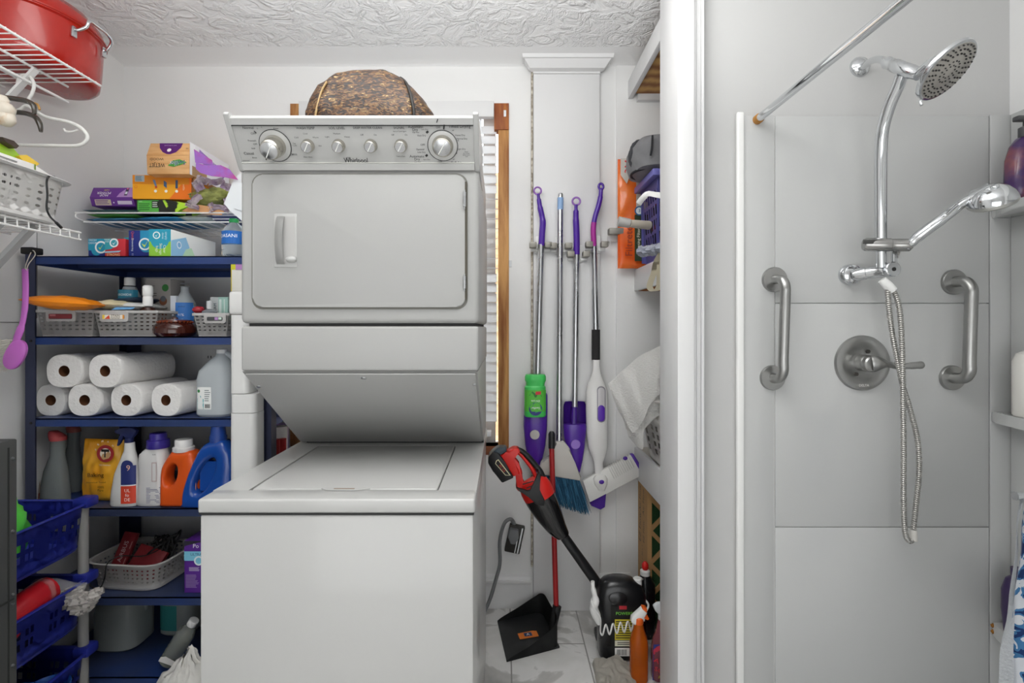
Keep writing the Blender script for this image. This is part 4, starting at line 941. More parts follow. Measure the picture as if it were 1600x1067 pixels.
M = TR(bx-.05, 2.0, z5_+.045, rad(-8), rad(-34), rad(14))
B(M).box(0, .12, 0, .02, 0, .11, bev=.002).build('box_body', C('#7a2026', .4), rc2)
b = B(); R_ = random.Random(3); c0 = Vector((bx+.06, 2.08, z5_+.06))
for k in range(7):
    pts = [c0 + Vector((R_.uniform(-.05, .05), R_.uniform(-.05, .05), R_.uniform(-.01, .10))) for _ in range(6)]
    b.sweep(cr(pts, 6, closed=True), .0035, 6, closed=True)
solo(b, 'cable_bundle', RUBBER, 'tangle of black cables inside the off-white basket', 'cable', smooth=60)
b = B(); R0 = TR(bx, by, z5_)
pts = [R0 @ Vector(q) for q in ((.10, .02, .13), (.02, -.03, .10), (-.02, -.10, .13), (-.055, -.122, .112), (-.06, -.130, .06), (-.075, -.132, .025), (-.10, -.130, .022), (-.125, -.128, .05), (-.13, -.126, .10))]
b.sweep(cr(pts, 8), .0022, 6); solo(b, 'charging_cable', RUBBER, 'thin black cable looping down over the front of the off-white basket', 'cable')
carton(288, 845, 314, None, 1.93, .12, z5_, '#5a2a8c', 'purple and pale blue carton standing on the fifth shelf beside the washer',
   [('p', [(0, .9), (1, .98), (1, 1), (0, 1)], '#2c2a34'), ('r', 0, .80, 1, .88, '#5a2a8c'), ('t', .7, .90, .022, 'Po', '#efe6f6'), ('r', 0, .62, 1, .80, '#7ec4dc'), ('t', .72, .74, .014, 'ULTRA', '#1c3a70'), ('c', .88, .62, .018, '#e4f0f4'), ('c', .88, .62, .012, '#7ec4dc'),
    ('lines', .3, .42, .95, .5, 4, '#cfc0e2'), ('lines', .1, .1, .9, .36, 12, '#9c80bc')])
# --- lowest shelf
z6_ = SH[5] + .001
DKC = mat('dim_translucent_plastic', '#9aa09e', .3, trans=.3, ior=1.3)
gallon(W(195, 2.12), 2.12, z6_, .090, .085, .26, 'empty translucent gallon jug, left of the two on the lowest shelf', None, m=DKC)
gallon(-1.385, 2.22, z6_, .075, .075, .26, 'translucent jug with green label behind the water bottle on the lowest shelf', (.1, [('r', -.9, 0, .2, 1, '#2f7a78')], .4), m=DKC)
wbt = T('water_bottle', 'ribbed clear water bottle with white cap lying tilted above the white bag', 'bottle', (W(270, 1.94), 1.95, .10))
M = TR(W(262, 1.95), 1.95, Z(1035, 1.95), 0, 0, rad(32))
prof = [(.020, 0), (.034, .008)] + [(.034 - .003*(k % 2), .012 + .009*k) for k in range(12)] + [(.034, .125), (.028, .145), (.015, .165), (.014, .175)]
B(M).lathe(prof, 28).build('bottle_body', mat('clear_bottle_dim', '#c8ccc4', .08, trans=.75, ior=1.25), wbt)
B(M).lathe([(.0175, .170), (.018, .172), (.018, .190), (.016, .192)], 20).build('cap', WPLAS, wbt)
art(wbt, M, [('p', [(-.5, .3), (.9, .55), (1, .85), (-.2, .8), (-.5, .6)], '#e2e0dc')], .05, .06, 'paper_scrap', off=.036)
b = B(); c0 = P(283, 1045, 1.80)
def bagp(u, v):
    a = 2*math.pi*u; k = (1-v)
    x = c0.x + math.cos(a)*(.13*k**.8 + .02) + .02*v; y = 1.79 + math.sin(a)*(.07*k**.8+.01)
    z = .002 + v*.185*(1 + .15*math.cos(a-.3)) + .025*noise.noise(Vector((math.cos(a)*3, math.sin(a)*3, v*4)))
    return (x + .012*noise.noise(Vector((a*4, v*6, 2))), y + .012*noise.noise(Vector((a*4, v*6, 9))), max(.002, z))
b.surf(bagp, 70, 24, wrap=True)
solo(b, 'plastic_bag', mat('crumpled_white_bag', '#d6d4ce', .45, bump=.4, bs=40, sheen=.1), 'crumpled white plastic bag on the floor beside the washer', 'bag', smooth=60)

# --- back brush hanging on the left wall
PINK = mat('lilac_pink_plastic', '#c069c0', .35)
br_ = T('back_brush', 'lilac pink long-handled bath brush with white bristles hanging beside the shelving', 'brush', (W(25, 1.86), 1.86, Z(575, 1.86)))
Db = 1.76
pts = [P(39, 420, Db), P(40, 450, Db), P(39, 480, Db), P(35, 505, Db), P(28, 525, Db), P(22, 540, Db)]
B().sweep(cr(pts, 6), [.011]*14 + [.010]*6 + [.013]*6 + [.011]*5, 12, flat=.5, up=(0, 1, 0)).build('handle', PINK, br_)
M = TR(W(24, Db), Db, Z(554, Db), 0, 0, rad(28))
B(M).loft([(-.008, 0, 0, .030, .050, 2.2), (-.004, 0, 0, .033, .054, 2.2), (.004, 0, 0, .033, .054, 2.2), (.008, 0, 0, .028, .048, 2.2)], 32, M=Matrix.Rotation(math.pi/2, 4, 'X') @ Matrix.Rotation(math.pi/2, 4, 'Z')@ Matrix.Rotation(math.pi/2, 4, 'Z')).build('brush_head', PINK, br_)
b = B(); R_ = random.Random(1)
for k in range(260):
    x0 = 12 + 10*R_.random(); y0 = 530 + 44*R_.random()
    p = P(x0 - (y0-552)*-.12, y0, Db + .004 + .010*R_.random()); d_ = Vector((-.036 - .010*R_.random(), .012*R_.random(), -.006 - .010*R_.random() - (y0-552)*.0002))
    b.sweep([p, p+d_], [.0011, .0007], 4)
b.build('bristles', mat('off_white_bristle', '#d9d6cc', .8), br_, kind='stuff')
b = B(); b.sweep(cr([P(42, 420, Db-.002), P(45, 412, Db), P(55, 398, Db+.01), P(50, 392, 1.9), P(40, 415, Db), P(42, 422, Db-.003)], 6), .0016, 6); b.build('hanging_string', C('#d2cdc2', .8), br_)

# ---------------------------------------------------------------- wire shelf on the back wall
WZ = 1.763; WYF = 2.10; WXL = -1.722; WXR = -1.03
ws = T('wire_shelf', 'white wire shelf loaded with boxes on the back wall above the blue shelving', 'wire shelf', ((WXL+WXR)/2, 2.27, WZ))
def rod(b, a, c, r=.003): b.cyl(a, c, r, seg=6)
b = B(); rod(b, (WXL, WYF, WZ), (WXR, WYF, WZ), .0032); zt_ = WZ + .037
b.sweep(cr([(WXL-.005, WYF+.10, WZ), (WXL-.02, WYF, WZ+.012), (WXL-.028, WYF-.004, WZ+.03), (WXL-.01, WYF-.004, zt_), (WXL+.03, WYF-.004, zt_), (WXR, WYF-.004, zt_)], 5), .0034, 6)
rod(b, (WXL, YB-.02, WZ), (WXR, YB-.02, WZ)); rod(b, (WXL, 2.27, WZ-.004), (WXR, 2.27, WZ-.004))
b.build('long_rail', EPOXY, ws)
x = WXL + .03
while x < WXR:
    b = B(); b.sweep([(x, WYF-.002, WZ-.001), (x, WYF+.01, WZ), (x, YB-.015, WZ)], .0024, 6); b.build('cross_wire', EPOXY, ws); x += .052
zw = WZ + .005
M0 = TR(W(173, 2.16), 2.17, zw)
# flat pouches at shelf level
def flatpack(x0, x1, D, dep, z, th, col, label, seed, rz=0, items=None, name='refill_pouch', cat='packet'):
    w_ = L(x1-x0, D); cx = W((x0+x1)/2, D); t = T(name, label, cat, (cx, D+dep/2, z))
    M = TR(cx, D, z+th/2, rz) @ Matrix.Rotation(math.pi/2, 4, 'X').inverted()
    b = B(M); b.pillow(w_, dep, th, seed, amp=.003); b.build('pouch', C(col, .35), t)
    if items: art(t, TR(cx-w_/2, D, z, rz), items, w_, th, off=.004)
    return t
flatpack(133, 218, 2.13, .2, zw, .028, '#4a8fbc', 'blue flat pouch, lowest at the left end of the wire shelf', 1)
flatpack(213, 292, 2.125, .22, zw, .034, '#3f9ad0', 'bright blue flat pouch lying in the middle of the wire shelf', 2)
flatpack(277, 330, 2.12, .2, zw, .038, '#c4d2d0', 'pale grey green pouch lying on the wire shelf behind its front rail', 3)
flatpack(322, 376, 2.125, .22, zw, .05, '#54608e', 'navy and white striped pouch at the right of the wire shelf', 4, items=[('r', .2, .2, .9, .3, '#d8dce8'), ('r', .2, .5, .9, .6, '#d8dce8'), ('r', .25, .75, .8, .85, '#d8dce8')])
flatpack(135, 212, 2.14, .2, zw+.029, .014, '#74b848', 'green flat packet above the blue pouch at the left end', 5)
flatpack(128, 214, 2.13, .22, zw+.044, .016, '#6d8ba0', 'slate blue flat pouch under the purple carton', 6)
def fbox(x0, y0, x1, y1, D, dep, col, label, items=None, rx=0, name='carton', cat='box', under=None, rz=0, side=None):
    w_ = L(x1-x0, D); h = L(y1-y0, D); zb = Z(y1, D); cx = W((x0+x1)/2, D)
    t = T(name, label, cat, (cx, D+dep/2, zb)); M = TR(cx, D, zb, rz, rx)
    B(M).box(-w_/2, w_/2, 0, dep, 0, h, bev=.001).build('box_body', C(col), t)
    if items: art(t, M @ TR(-w_/2, 0, 0), items, w_, h)
    if under: art(t, M @ TR(-w_/2, 0, 0, 0, rad(90)), under, w_, dep, 'underside_print')     # bottom face
    if side: art(t, M @ TR(w_/2, 0, 0, math.pi/2), side, dep, h, 'side_print')
    return t, M, w_, h
# purple carton tipped forward
t_ = T('carton', 'purple mop refill carton tipped forward at the left of the wire shelf', 'box', (W(173, 2.15), 2.2, zw+.062))
Dp = 2.15; xa, xb = W(140, Dp), W(208, Dp); zA = Z(321, Dp); zB = Z(308, Dp); zC = Z(288, Dp-.03)
B().hexa([(xa, Dp+.02, zA), (xb, Dp+.02, zA), (xb, Dp+.16, zA), (xa, Dp+.16, zA), (xa, Dp, zB), (xb, Dp, zB), (xb, Dp+.17, zC), (xa, Dp+.17, zC)], bev=.001)
b = B(); b.prism([(Dp+.012, zA), (Dp, zB), (Dp+.02, zC), (Dp+.14, zC), (Dp+.14, zA)], xa, xb, 'yz', bev=.001); b.build('box_body', C('#6a3490'), t_)
hh = math.hypot(.02, zC-zB); M = TR(xa, Dp, zB, 0, -math.atan2(.02, zC-zB))
art(t_, M, [('p', [(.62, 0), (.66, .4), (.76, .8), (.9, 1), (1, 1), (1, 0)], '#b48ac8'), ('t', .32, .2, .017, 'MOP', '#f2eef6', 180), ('t', .30, .44, .017, 'POWER', '#f2eef6', 180), ('t', .34, .72, .012, 'refill', '#d8c84a', 180), ('r', .78, .15, .85, .9, '#4a4058'), ('r', .79, .3, .84, .55, '#d8dce4'), ('c', .815, .86, .004, '#d85a8a')], xb-xa, hh)
hh2 = math.hypot(.012, zB-zA); M = TR(xa, Dp+.012, zA, 0, math.atan2(.012, zB-zA))
art(t_, M, [('r', .1, .1, .47, .75, '#cfc0a8'), ('lines', .12, .2, .45, .7, 3, '#6a3490'), ('c', .53, .4, .003, '#e8e0ee'), ('r', .62, .2, .95, .6, '#d4c8dc')], xb-xa, hh2, 'front_print')
# orange carton
t_, M, w_, h_ = fbox(209, 274, 298, 311, 2.15, .14, '#ee9a1e', 'orange and yellow carton with three small pictures lying under the wood-look box',
   [('r', 0, 0, 1, .62, '#f2a81e'), ('p', [(.62, 0), (1, 0), (1, 1), (.95, 1), (.75, .4)], '#f0781c'), ('r', 0, .62, .96, 1, '#e08a1a'), ('r', .04, .72, .2, .98, '#9fb0b8'), ('lines', .05, .74, .19, .96, 5, '#54646c'),
    ('p', [(.34, .8), (.38, .8), (.42, .5), (.39, .48)], '#6c86a8'), ('c', .4, .5, .005, '#c04a30'), ('c', .39, .33, .006, '#f8f4e8'), ('p', [(.53, .78), (.58, .7), (.58, .45), (.53, .55)], '#4a6488'), ('c', .57, .33, .006, '#f8f4e8'), ('r', .73, .45, .77, .8, '#3c5478'), ('c', .75, .33, .006, '#f8f4e8'), ('t', .87, .5, .012, 'refills', '#f8e0b0', -90), ('c', .06, .5, .006, '#e87a1a'), ('c', .06, .5, .0045, '#f2a81e')],
   rz=rad(3))
b = B(M); b.hexa([(w_/2, 0, 0), (w_/2+.012, -.03, -.01), (w_/2+.03, .02, -.01), (w_/2+.001, .10, 0), (w_/2, 0, h_*.8), (w_/2+.02, -.02, h_*.9), (w_/2+.035, .02, h_), (w_/2+.001, .10, h_*.9)]); b.build('open_flap', mat('brown_cardboard', '#a9794a', .8), t_)
# green and black carton
fbox(213, 312, 262, 332, 2.15, .16, '#2a2c28', 'flat black and green carton beneath the orange one on the wire shelf', [('r', .04, .05, .72, .95, '#5cb84a'), ('lines', .08, .15, .45, .75, 4, '#2c6a2c'), ('r', .5, .35, .72, .9, '#1c1e1c'), ('lines', .52, .4, .7, .85, 3, '#c8d4c8'), ('t', .14, .86, .006, 'GAIN', '#d8f0d0')])
b = B(); b.prism([(W(252, 2.13), Z(312, 2.13)), (W(258, 2.13), Z(311, 2.13)), (W(296, 2.13), Z(318, 2.13)), (W(290, 2.13), Z(324, 2.13)), (W(280, 2.13), Z(326, 2.13)), (W(276, 2.13), Z(332, 2.13)), (W(262, 2.13), Z(332, 2.13))], 2.135, 2.25, bev=.002)
t_ = solo(b, 'refill_pouch', mat('black_and_lime_film', '#23251f', .35, col2='#b4e03c', cs=14, lo=.52, hi=.56), 'black and lime green pouch sticking out beside the green carton', 'packet')
# wood-look carton torn open
Dw = 2.10; xa, xb = W(230, Dw), W(296, Dw); zA, zB, zC = Z(272, Dw), Z(243, Dw), Z(224, Dw+.02)
WB = mat('wood_print_card', '#d6a066', .5, col2='#e4b47c', cs=9, stretch=(1, 1, 7))
t_ = T('carton', 'wood-print mop pad carton printed upside down, topmost on the wire shelf', 'box', ((xa+xb)/2, 2.25, zA))
b = B(); b.prism([(Dw, zA), (Dw-.004, zB), (Dw+.020, zC), (Dw+.30, zC), (Dw+.30, zA)], xa, xb, 'yz', bev=.001); b.build('box_body', WB, t_)
art(t_, TR(xa, Dw-.002, zA), [('t', .245, .48, .022, 'WETJET', '#1c1a18', 180, .85), ('t', .24, .80, .014, 'WOOD', '#2a2622', 180, 1.2), ('p', [(.5, .45), (.62, .72), (.78, .78), (.95, .62), (.8, .48), (.64, .38)], '#4a9a3c'), ('t', .73, .60, .027, 'Swiffer', '#f4f6fa', 184, .9), ('t', .735, .605, .0255, 'Swiffer', '#26407c', 184, .9), ('r', 0, .985, 1, 1, '#b07c44')], xb-xa, zB-zA, off=.0015)
hh = math.hypot(.024, zC-zB)
art(t_, TR(xa, Dw-.004, zB, 0, -math.atan2(.024, zC-zB)), [('p', [(.22, 1), (.26, .6), (.36, .25), (.48, .08), (.56, .08), (.68, .25), (.76, .6), (.78, 1)], '#5c2474'), ('c', .5, .42, .0085, '#efe8e4'), ('t', .5, .8, .007, 'multi surface pads', '#d8c0e4', 180), ('t', .92, .55, .010, '12', '#4a3420', 180)], xb-xa, hh)
art(t_, TR(xb, Dw, zA, math.pi/2), [('r', 0, 0, 1, 1, '#e9e6ea'), ('p', [(.0, 0), (.12, 0), (.12, .96), (.08, 1), (0, .95)], '#f0eef0'), ('p', [(.12, 0), (1, 0), (1, .55), (.7, .8), (.4, 1.0), (.12, .95)], '#e9e6ea'), ('p', [(.2, .55), (.22, 1.5*.62), (.9, .62), (.85, .42)], '#9a72c0'), ('t', .5, .72, .02, 'WETJET', '#f4f0f8'), ('r', .05, 0, .4, .3, '#b08a60')], .30, zC-zA, 'side_print', off=.0012)
# torn purple flap, wipes, torn carton
b = B()
def torn(pts, D0, D1, thick=.0016, mi=0):
    f = lambda p, k: P(p[0], p[1], D0 + (D1-D0)*k)
    n = len(pts); v = []; 
    b.prism([(W(x, D0), Z(y, D0)) for x, y in pts], D0, D0+thick, mi=mi)
torn([(306, 254), (322, 258), (345, 258), (358, 264), (372, 281), (352, 277), (330, 275), (313, 270), (306, 264)], 2.06, 2.06)
torn([(303, 233), (331, 250), (333, 258), (305, 254)], 2.09, 2.09)
t_ = solo(b, 'torn_carton_flap', mat('purple_magenta_card', '#a06cc4', .45, col2='#b8488c', cs=9, lo=.48, hi=.6), 'torn purple and magenta carton flap hanging over the open wipes bag', 'packaging')
b = B(); c0 = P(331, 309, 2.18); b.blob(c0, (.085, .06, .04), 5, .35, 5, 30, 18)
wp = T('wipes_bundle', 'bunch of yellow green wipes in a torn open bag on the wire shelf', 'wipes', (c0.x, 2.18, zw+.04))
b.build('wipes', mat('yellow_green_wipes', '#a8ad62', .8, bump=.8, bs=35, col2='#7f8650', cs=16), wp, smooth=80)
b = B()
R_ = random.Random(8)
for k, (x, y, w2, h2, a) in enumerate(((316, 281, 22, 12, .3), (338, 284, 26, 9, -.1), (355, 292, 18, 12, .5), (310, 290, 16, 16, -.4), (305, 312, 12, 22, .6), (330, 324, 10, 16, -.5), (345, 326, 26, 12, .2), (357, 316, 14, 20, -.3), (300, 322, 22, 7, .3))):
    c1 = P(x, y, 2.115 - .004*k); M = TR(c1.x, c1.y, c1.z, 0, rad(R_.uniform(-30, 30)), a)
    b.M = M; ww, hh = L(w2, 2.1), L(h2, 2.1)
    b.surf(lambda u, v: ((u-.5)*ww + .006*noise.noise(Vector((u*3, v*3, k))), .012*noise.noise(Vector((u*4, v*4, k+5))), (v-.5)*hh + .006*noise.noise(Vector((u*3, v*3, k+9)))), 8, 6, .001)
b.M = Matrix(); b.build('torn_film', mat('crumpled_film_scraps', '#d9ced2', .4, bump=.3, col2='#b8a0bc', cs=20), wp, smooth=50)
b = B(); torn([(297, 322), (312, 320), (352, 327), (346, 336), (318, 334), (284, 330), (290, 326)], 2.095, 2.1)
b.build('torn_cardboard', mat('tan_torn_cardboard', '#c99566', .8, bump=.2), wp)
b = B(); torn([(366, 278), (376, 270), (378, 345), (360, 330), (350, 318)], 2.075, 2.1, .003)
torn([(373, 290), (378, 285), (378, 330), (366, 325)], 2.07, 2.1, .003)
solo(b, 'plastic_tray', mat('white_curved_lid', '#e8ecee', .35), 'curved white plastic tray standing at the right end of the wire shelf', 'tray')
# ---------------------------------------------------------------- small things seen in the gap between cabinet and sloping panel
for x0, x1, y0, y1, D, col, lb in ((426, 437, 686, 700, 2.06, '#a01f26', 'small red canister seen in the gap left of the sloping washer panel'), (436, 447, 685, 700, 2.12, '#b3262c', 'second red canister beside the first in the gap by the sloping panel'),
                           (414, 424, 694, 712, 2.0, '#232428', 'small black canister in the gap beside the white cabinet')):
    z = Z(y0, D); c = Vector((W((x0+x1)/2, D), D, z)); R = L((x1-x0)/2, D)
    t = T('canister', lb, 'canister', (c.x, D, .661 if col != '#232428' else .661))
    B(TR(c.x, D, .6615)).lathe([(R, 0), (R, z-.6615-.006)], 20).build('can_body', mat('can_'+col[1:], col, .3), t)
    B(TR(c.x, D, z-.006)).lathe([(R*1.03, 0), (R*1.03, .005), (R*.95, .006)], 20).build('lid', mat('can_lid_'+col[1:], col, .3), t)
c0 = P(432, 676, 2.2); b = B(TR(c0.x, 2.24, .6615)); b.lathe([(.028, 0), (.028, c0.z-.6615+.02)], 20)
solo(b, 'paper_roll', PAPER, 'small white roll standing behind the two red canisters', 'paper roll')
b = B(); b.box(W(417, 2.3), W(447, 2.3), 2.30, 2.33, .6615, Z(662, 2.3), bev=.004); solo(b, 'plastic_bottle', mat('pale_lilac_plastic', '#b9a0cc', .35), 'pale lilac bottle behind the red canisters', 'bottle')
# ---------------------------------------------------------------- dark cabinet at the left edge
fc = T('metal_cabinet', 'dark grey metal cabinet at the left edge, in front of the blue basket cart', 'cabinet', (-1.5, 1.15, 0))
DG = mat('dark_grey_steel', '#4c4d4c', .45, .2)
B().box(-1.74, -1.281, .92, 1.349, 0, 1.038, bev=.004).build('cabinet_body', DG, fc)
b = B().box(-1.7, -1.279, .93, 1.338, .62, .625).box(-1.7, -1.2795, 1.322, 1.326, .01, 1.02); b.build('panel_seam', mat('panel_seam_dark', '#242524', .7), fc)
for z in (.99, .80, .635, .61, .45, .3): B().cyl((-1.281, 1.335, z), (-1.277, 1.335, z), .004, .003, 8).build('rivet', SILVER, fc)
# ---------------------------------------------------------------- blue basket cart
CB = mat('cobalt_blue_plastic', '#232d88', .35)
ct_ = T('basket_cart', 'three-tier rolling cart with cobalt blue slotted baskets and grey posts', 'cart', (-1.585, 1.59, 0))
for i, zr in enumerate((.735, .477, .227)):
    tt, _ = pbasket('basket', 'x', -1.587, 1.585, zr-.16, .325, .37, .155, 40, 4, (.5, .6), m=CB, tp=.93, octo=False, rimw=.016, n=7)
    kids = list(tt.children)
    for k in kids:
        k.name = 'tier_' + ('basket' if 'body' in k.name else 'rim')
        k.data.transform(Matrix.Translation(Vector((-1.587, 1.585, zr-.16)) - WL[ct_.name])); k.parent = ct_; WL[k.name] = WL[ct_.name]
    bpy.data.objects.remove(tt)
    b = B(); b.box(-1.465, -1.412, 1.735, 1.79, zr-.02, zr+.014, bev=.008); b.build('corner_socket', CB, ct_)
for x, y in ((-1.445, 1.76), (-1.73, 1.76), (-1.445, 1.41), (-1.73, 1.41)):
    b = B()
    b.cyl((x, y, .05), (x, y, .735), .0155, seg=20).build('post', mat('grey_plastic_post', '#8b8a88', .4), ct_)
    B().cyl((x-.010, y, .025), (x+.010, y, .025), .0245, seg=18).build('wheel', RUBBER, ct_)
b = B(); c0 = P(29, 815, 1.50); b.blob((-1.47, 1.50, .72), (.04, .07, .11), 3, .3, 3, 18, 14)
solo(b, 'green_bag', mat('bright_green_film', '#5ad04a', .4), 'bright green bag sticking up from the top basket of the cart', 'bag', smooth=70)
rb_ = T('red_bundle', 'red plastic item wrapped in clear film lying in the middle basket of the cart', 'bag', (-1.47, 1.58, .44))
b = B(); b.sweep(cr([(-1.47, 1.42, .40), (-1.475, 1.50, .44), (-1.475, 1.60, .475), (-1.475, 1.66, .48)], 5), [.035]*5 + [.048]*5 + [.045]*5 + [.030], 16); b.build('red_item', mat('red_plastic', '#b41a24', .3), rb_)
b = B(); FILM = mat('clear_wrinkled_film', '#f0f0f0', .1, bump=.5, bs=40, alpha=.16)
b.sweep(cr([(-1.475, 1.63, .482), (-1.462, 1.67, .482), (-1.42, 1.70, .470), (-1.40, 1.715, .462)], 6), [.050, .048, .046, .042, .038, .034] + [.030, .026, .022, .019, .016, .014] + [.013]*7, 16)
b.build('clear_film', FILM, rb_)
b = B()
for k, (x, y, r) in enumerate(((105, 936, 16), (122, 938, 17), (138, 936, 15), (128, 948, 14), (148, 928, 10), (112, 926, 11))):
    c = P(x, y, 1.69); b.blob((c.x, c.y, c.z), (L(r, 1.7), .028, L(r*.75, 1.7)), k, .6, 3, 16, 10)
b.build('film_knot', mat('bunched_clear_film', '#cfcac4', .12, bump=.9, bs=60, alpha=.6), rb_, smooth=25)
for k, (x, y, z, r, lb) in enumerate(((-1.52, 1.56, .165, .085, 'round blue plastic bowl in the bottom basket, left of its twin'), (-1.455, 1.63, .160, .062, 'smaller blue plastic bowl at the right of the bottom cart basket'))):
    b = B(TR(x, y, z-.06)); rr2 = r
    b.loft([(.0, 0, 0, r*.6, r*.6), (.06, 0, 0, r*.92, r*.92), (.085, 0, 0, r, r), (.088, 0, 0, r*.98, r*.98), (.08, 0, 0, r*.9, r*.9), (.01, 0, 0, r*.55, r*.55)], 36); solo(b, 'plastic_bowl', mat('bright_blue_plastic', '#2a62b8', .3), lb, 'bowl', 'blue bowls in the cart')

# ---------------------------------------------------------------- wire shelves on the left wall
def PX(px, py, X): D = X*F/(px-VX); return Vector((X, D, Z(py, D)))
us = T('wire_shelf', 'upper white wire shelf with hanging rail on the left wall, holding the red roaster', 'wire shelf', (-1.62, 1.3, 2.2))
for x, z, r in ((-1.45, 2.20, .0042), (-1.568, 2.197, .0042), (-1.69, 2.197, .0035), (-1.795, 2.197, .0035), (-1.568, 2.142, .0048)):
    B().sweep([(x, .55, z), (x, 1.842, z)], r, 8).build('hanging_rail' if z < 2.15 else 'long_rail', EPOXY, us)
y = .62
while y < 1.84:
    B().cyl((-1.80, y, 2.201), (-1.449, y, 2.204), .0022, seg=6).build('cross_wire', EPOXY, us); y += .030
for yy in (1.70, .9): B().hexa([(-1.806, yy-.011, 1.93), (-1.806, yy+.011, 1.93), (-1.800, yy+.011, 1.925), (-1.80, yy-.011, 1.925), (-1.555, yy-.011, 2.192), (-1.555, yy+.011, 2.192), (-1.549, yy+.011, 2.186), (-1.549, yy-.011, 2.186)]).build('support_strut', EPOXY, us)
ls = T('wire_shelf', 'lower white wire shelf with ladder-edged front rail on the left wall', 'wire shelf', (-1.62, 1.3, 1.655))
for x, z in ((-1.45, 1.655), (-1.45, 1.631), (-1.69, 1.652), (-1.795, 1.652)): B().sweep([(x, .55, z), (x, 1.755, z)], .0036, 8).build('long_rail', EPOXY, ls)
y = .60
while y < 1.76:
    B().sweep([(-1.80, y, 1.656), (-1.449, y, 1.658), (-1.449, y, 1.630)], .0026, 6).build('cross_wire', EPOXY, ls); y += .037
GST = mat('grey_white_strut', '#b4b5b5', .4)
for yy in (1.60, 1.50, .9): B().hexa([(-1.808, yy-.012, 1.30), (-1.808, yy+.012, 1.30), (-1.80, yy+.012, 1.292), (-1.80, yy-.012, 1.292), (-1.475, yy-.012, 1.652), (-1.475, yy+.012, 1.652), (-1.466, yy+.012, 1.640), (-1.466, yy-.012, 1.640)]).build('support_strut', GST, ls)
# white punched basket
_pb = pbasket
t_, Mx = pbasket('storage_basket', 'white basket with round holes and dipped rim on the lower left wire shelf', -1.595, 1.40, 1.661, .355, .57, .137, 44, 6, (.46, .42), m=mat('white_basket_plastic', '#e3e2e0', .4), tp=.93, rimw=.022, n=8, skiprow=0)
wbx = T('carton', 'white carton with barcode and green edge in the white basket', 'box', (-1.5, 1.44, 1.70))
B().hexa([(-1.60, 1.25, 1.69), (-1.455, 1.25, 1.70), (-1.455, 1.585, 1.70), (-1.60, 1.585, 1.69), (-1.60, 1.25, 1.84), (-1.45, 1.25, 1.835), (-1.45, 1.585, 1.835), (-1.60, 1.585, 1.84)], bev=.001).build('box_body', C('#e9e8e6', .5), wbx)
art(wbx, TR(-1.4495, 1.25, 1.70, math.pi/2), [('bars', .62, .35, .88, .78, '#26262a'), ('lines', .62, .82, .92, .95, 2, '#8a8a8a'), ('r', .985, 0, 1, 1, '#6c8a34')], .335, .135, 'side_print')
B().hexa([(-1.60, 1.588, 1.78), (-1.45, 1.588, 1.78), (-1.44, 1.66, 1.77), (-1.60, 1.66, 1.77), (-1.60, 1.588, 1.832), (-1.45, 1.588, 1.832), (-1.44, 1.675, 1.80), (-1.60, 1.675, 1.80)]).build('box_flap', C('#e9e8e6', .5), wbx)
b = B()
for k, (pts, mi) in enumerate(((((0, 218), (12, 222), (48, 262), (30, 262), (0, 236)), 0), (((30, 244), (42, 242), (62, 256), (54, 261), (40, 256)), 1), (((4, 214), (22, 220), (30, 228), (26, 232), (10, 222)), 2))):
    q = [PX(x, y, -1.50 + .012*k) for x, y in pts]
    b.add([v for v in q] + [v + Vector((-.03, 0, 0)) for v in q], [tuple(range(len(q))), tuple(range(2*len(q)-1, len(q)-1, -1))] + [(i, (i+1) % len(q), (i+1) % len(q)+len(q), i+len(q)) for i in range(len(q))], mi)
solo(b, 'snack_pouch', [C('#9cc82c', .35), C('#e8c23a', .35), C('#3a2a20', .4)], 'lime green and yellow pouch lying on top of the white carton in the basket', 'pouch')
b = B(); X = -1.402
b.sweep(cr([PX(85, 276, -1.44), PX(76, 276, -1.40), PX(73, 285, X), PX(74, 305, X-.004), PX(73, 325, X-.008), PX(78, 338, X-.010), PX(88, 348, X), PX(96, 356, X)], 6), [.0028]*36 + [.0045]*7, 6)
solo(b, 'power_cord', BLACKP, 'black cord hanging over the rim of the white basket', 'cord')
# red roaster
RED = mat('glossy_red_enamel', '#a81d0e', .25, coat=.3, col2='#9c180c', cs=4)
ro = T('roasting_pan', 'large glossy red lidded roasting pan on the upper left wire shelf', 'pan', (-1.64, 1.80, 2.206))
M = TR(-1.636, 1.80, 2.206)
B(M).loft([(0, 0, 0, .130, .172), (.004, 0, 0, .142, .185), (.015, 0, 0, .152, .197), (.05, 0, 0, .158, .203), (.168, 0, 0, .164, .210), (.172, 0, 0, .172, .218), (.176, 0, 0, .172, .218)], 64).build('pan_body', RED, ro)
B(M).loft([(.1765, 0, 0, .174, .221), (.181, 0, 0, .175, .222), (.184, 0, 0, .170, .216), (.21, 0, 0, .163, .208), (.245, 0, 0, .135, .175), (.262, 0, 0, .08, .11), (.266, 0, 0, .02, .03)], 64).build('lid', RED, ro)
xh = -1.472
b = B(); b.sweep(cr([(xh+.001, 1.755, 2.352), (xh+.012, 1.758, 2.352), (xh+.034, 1.764, 2.366), (xh+.040, 1.770, 2.39), (xh+.040, 1.800, 2.392), (xh+.040, 1.850, 2.39), (xh+.034, 1.878, 2.376), (xh+.012, 1.885, 2.352), (xh, 1.886, 2.352)], 5), .0055, 10)
hd = b.build('handle', CHROME, ro)
for yy in (1.755, 1.886): B().box(xh-.006, xh+.0035, yy-.010, yy+.010, 2.325, 2.362, bev=.003).build('handle_plate', SILVER, hd)
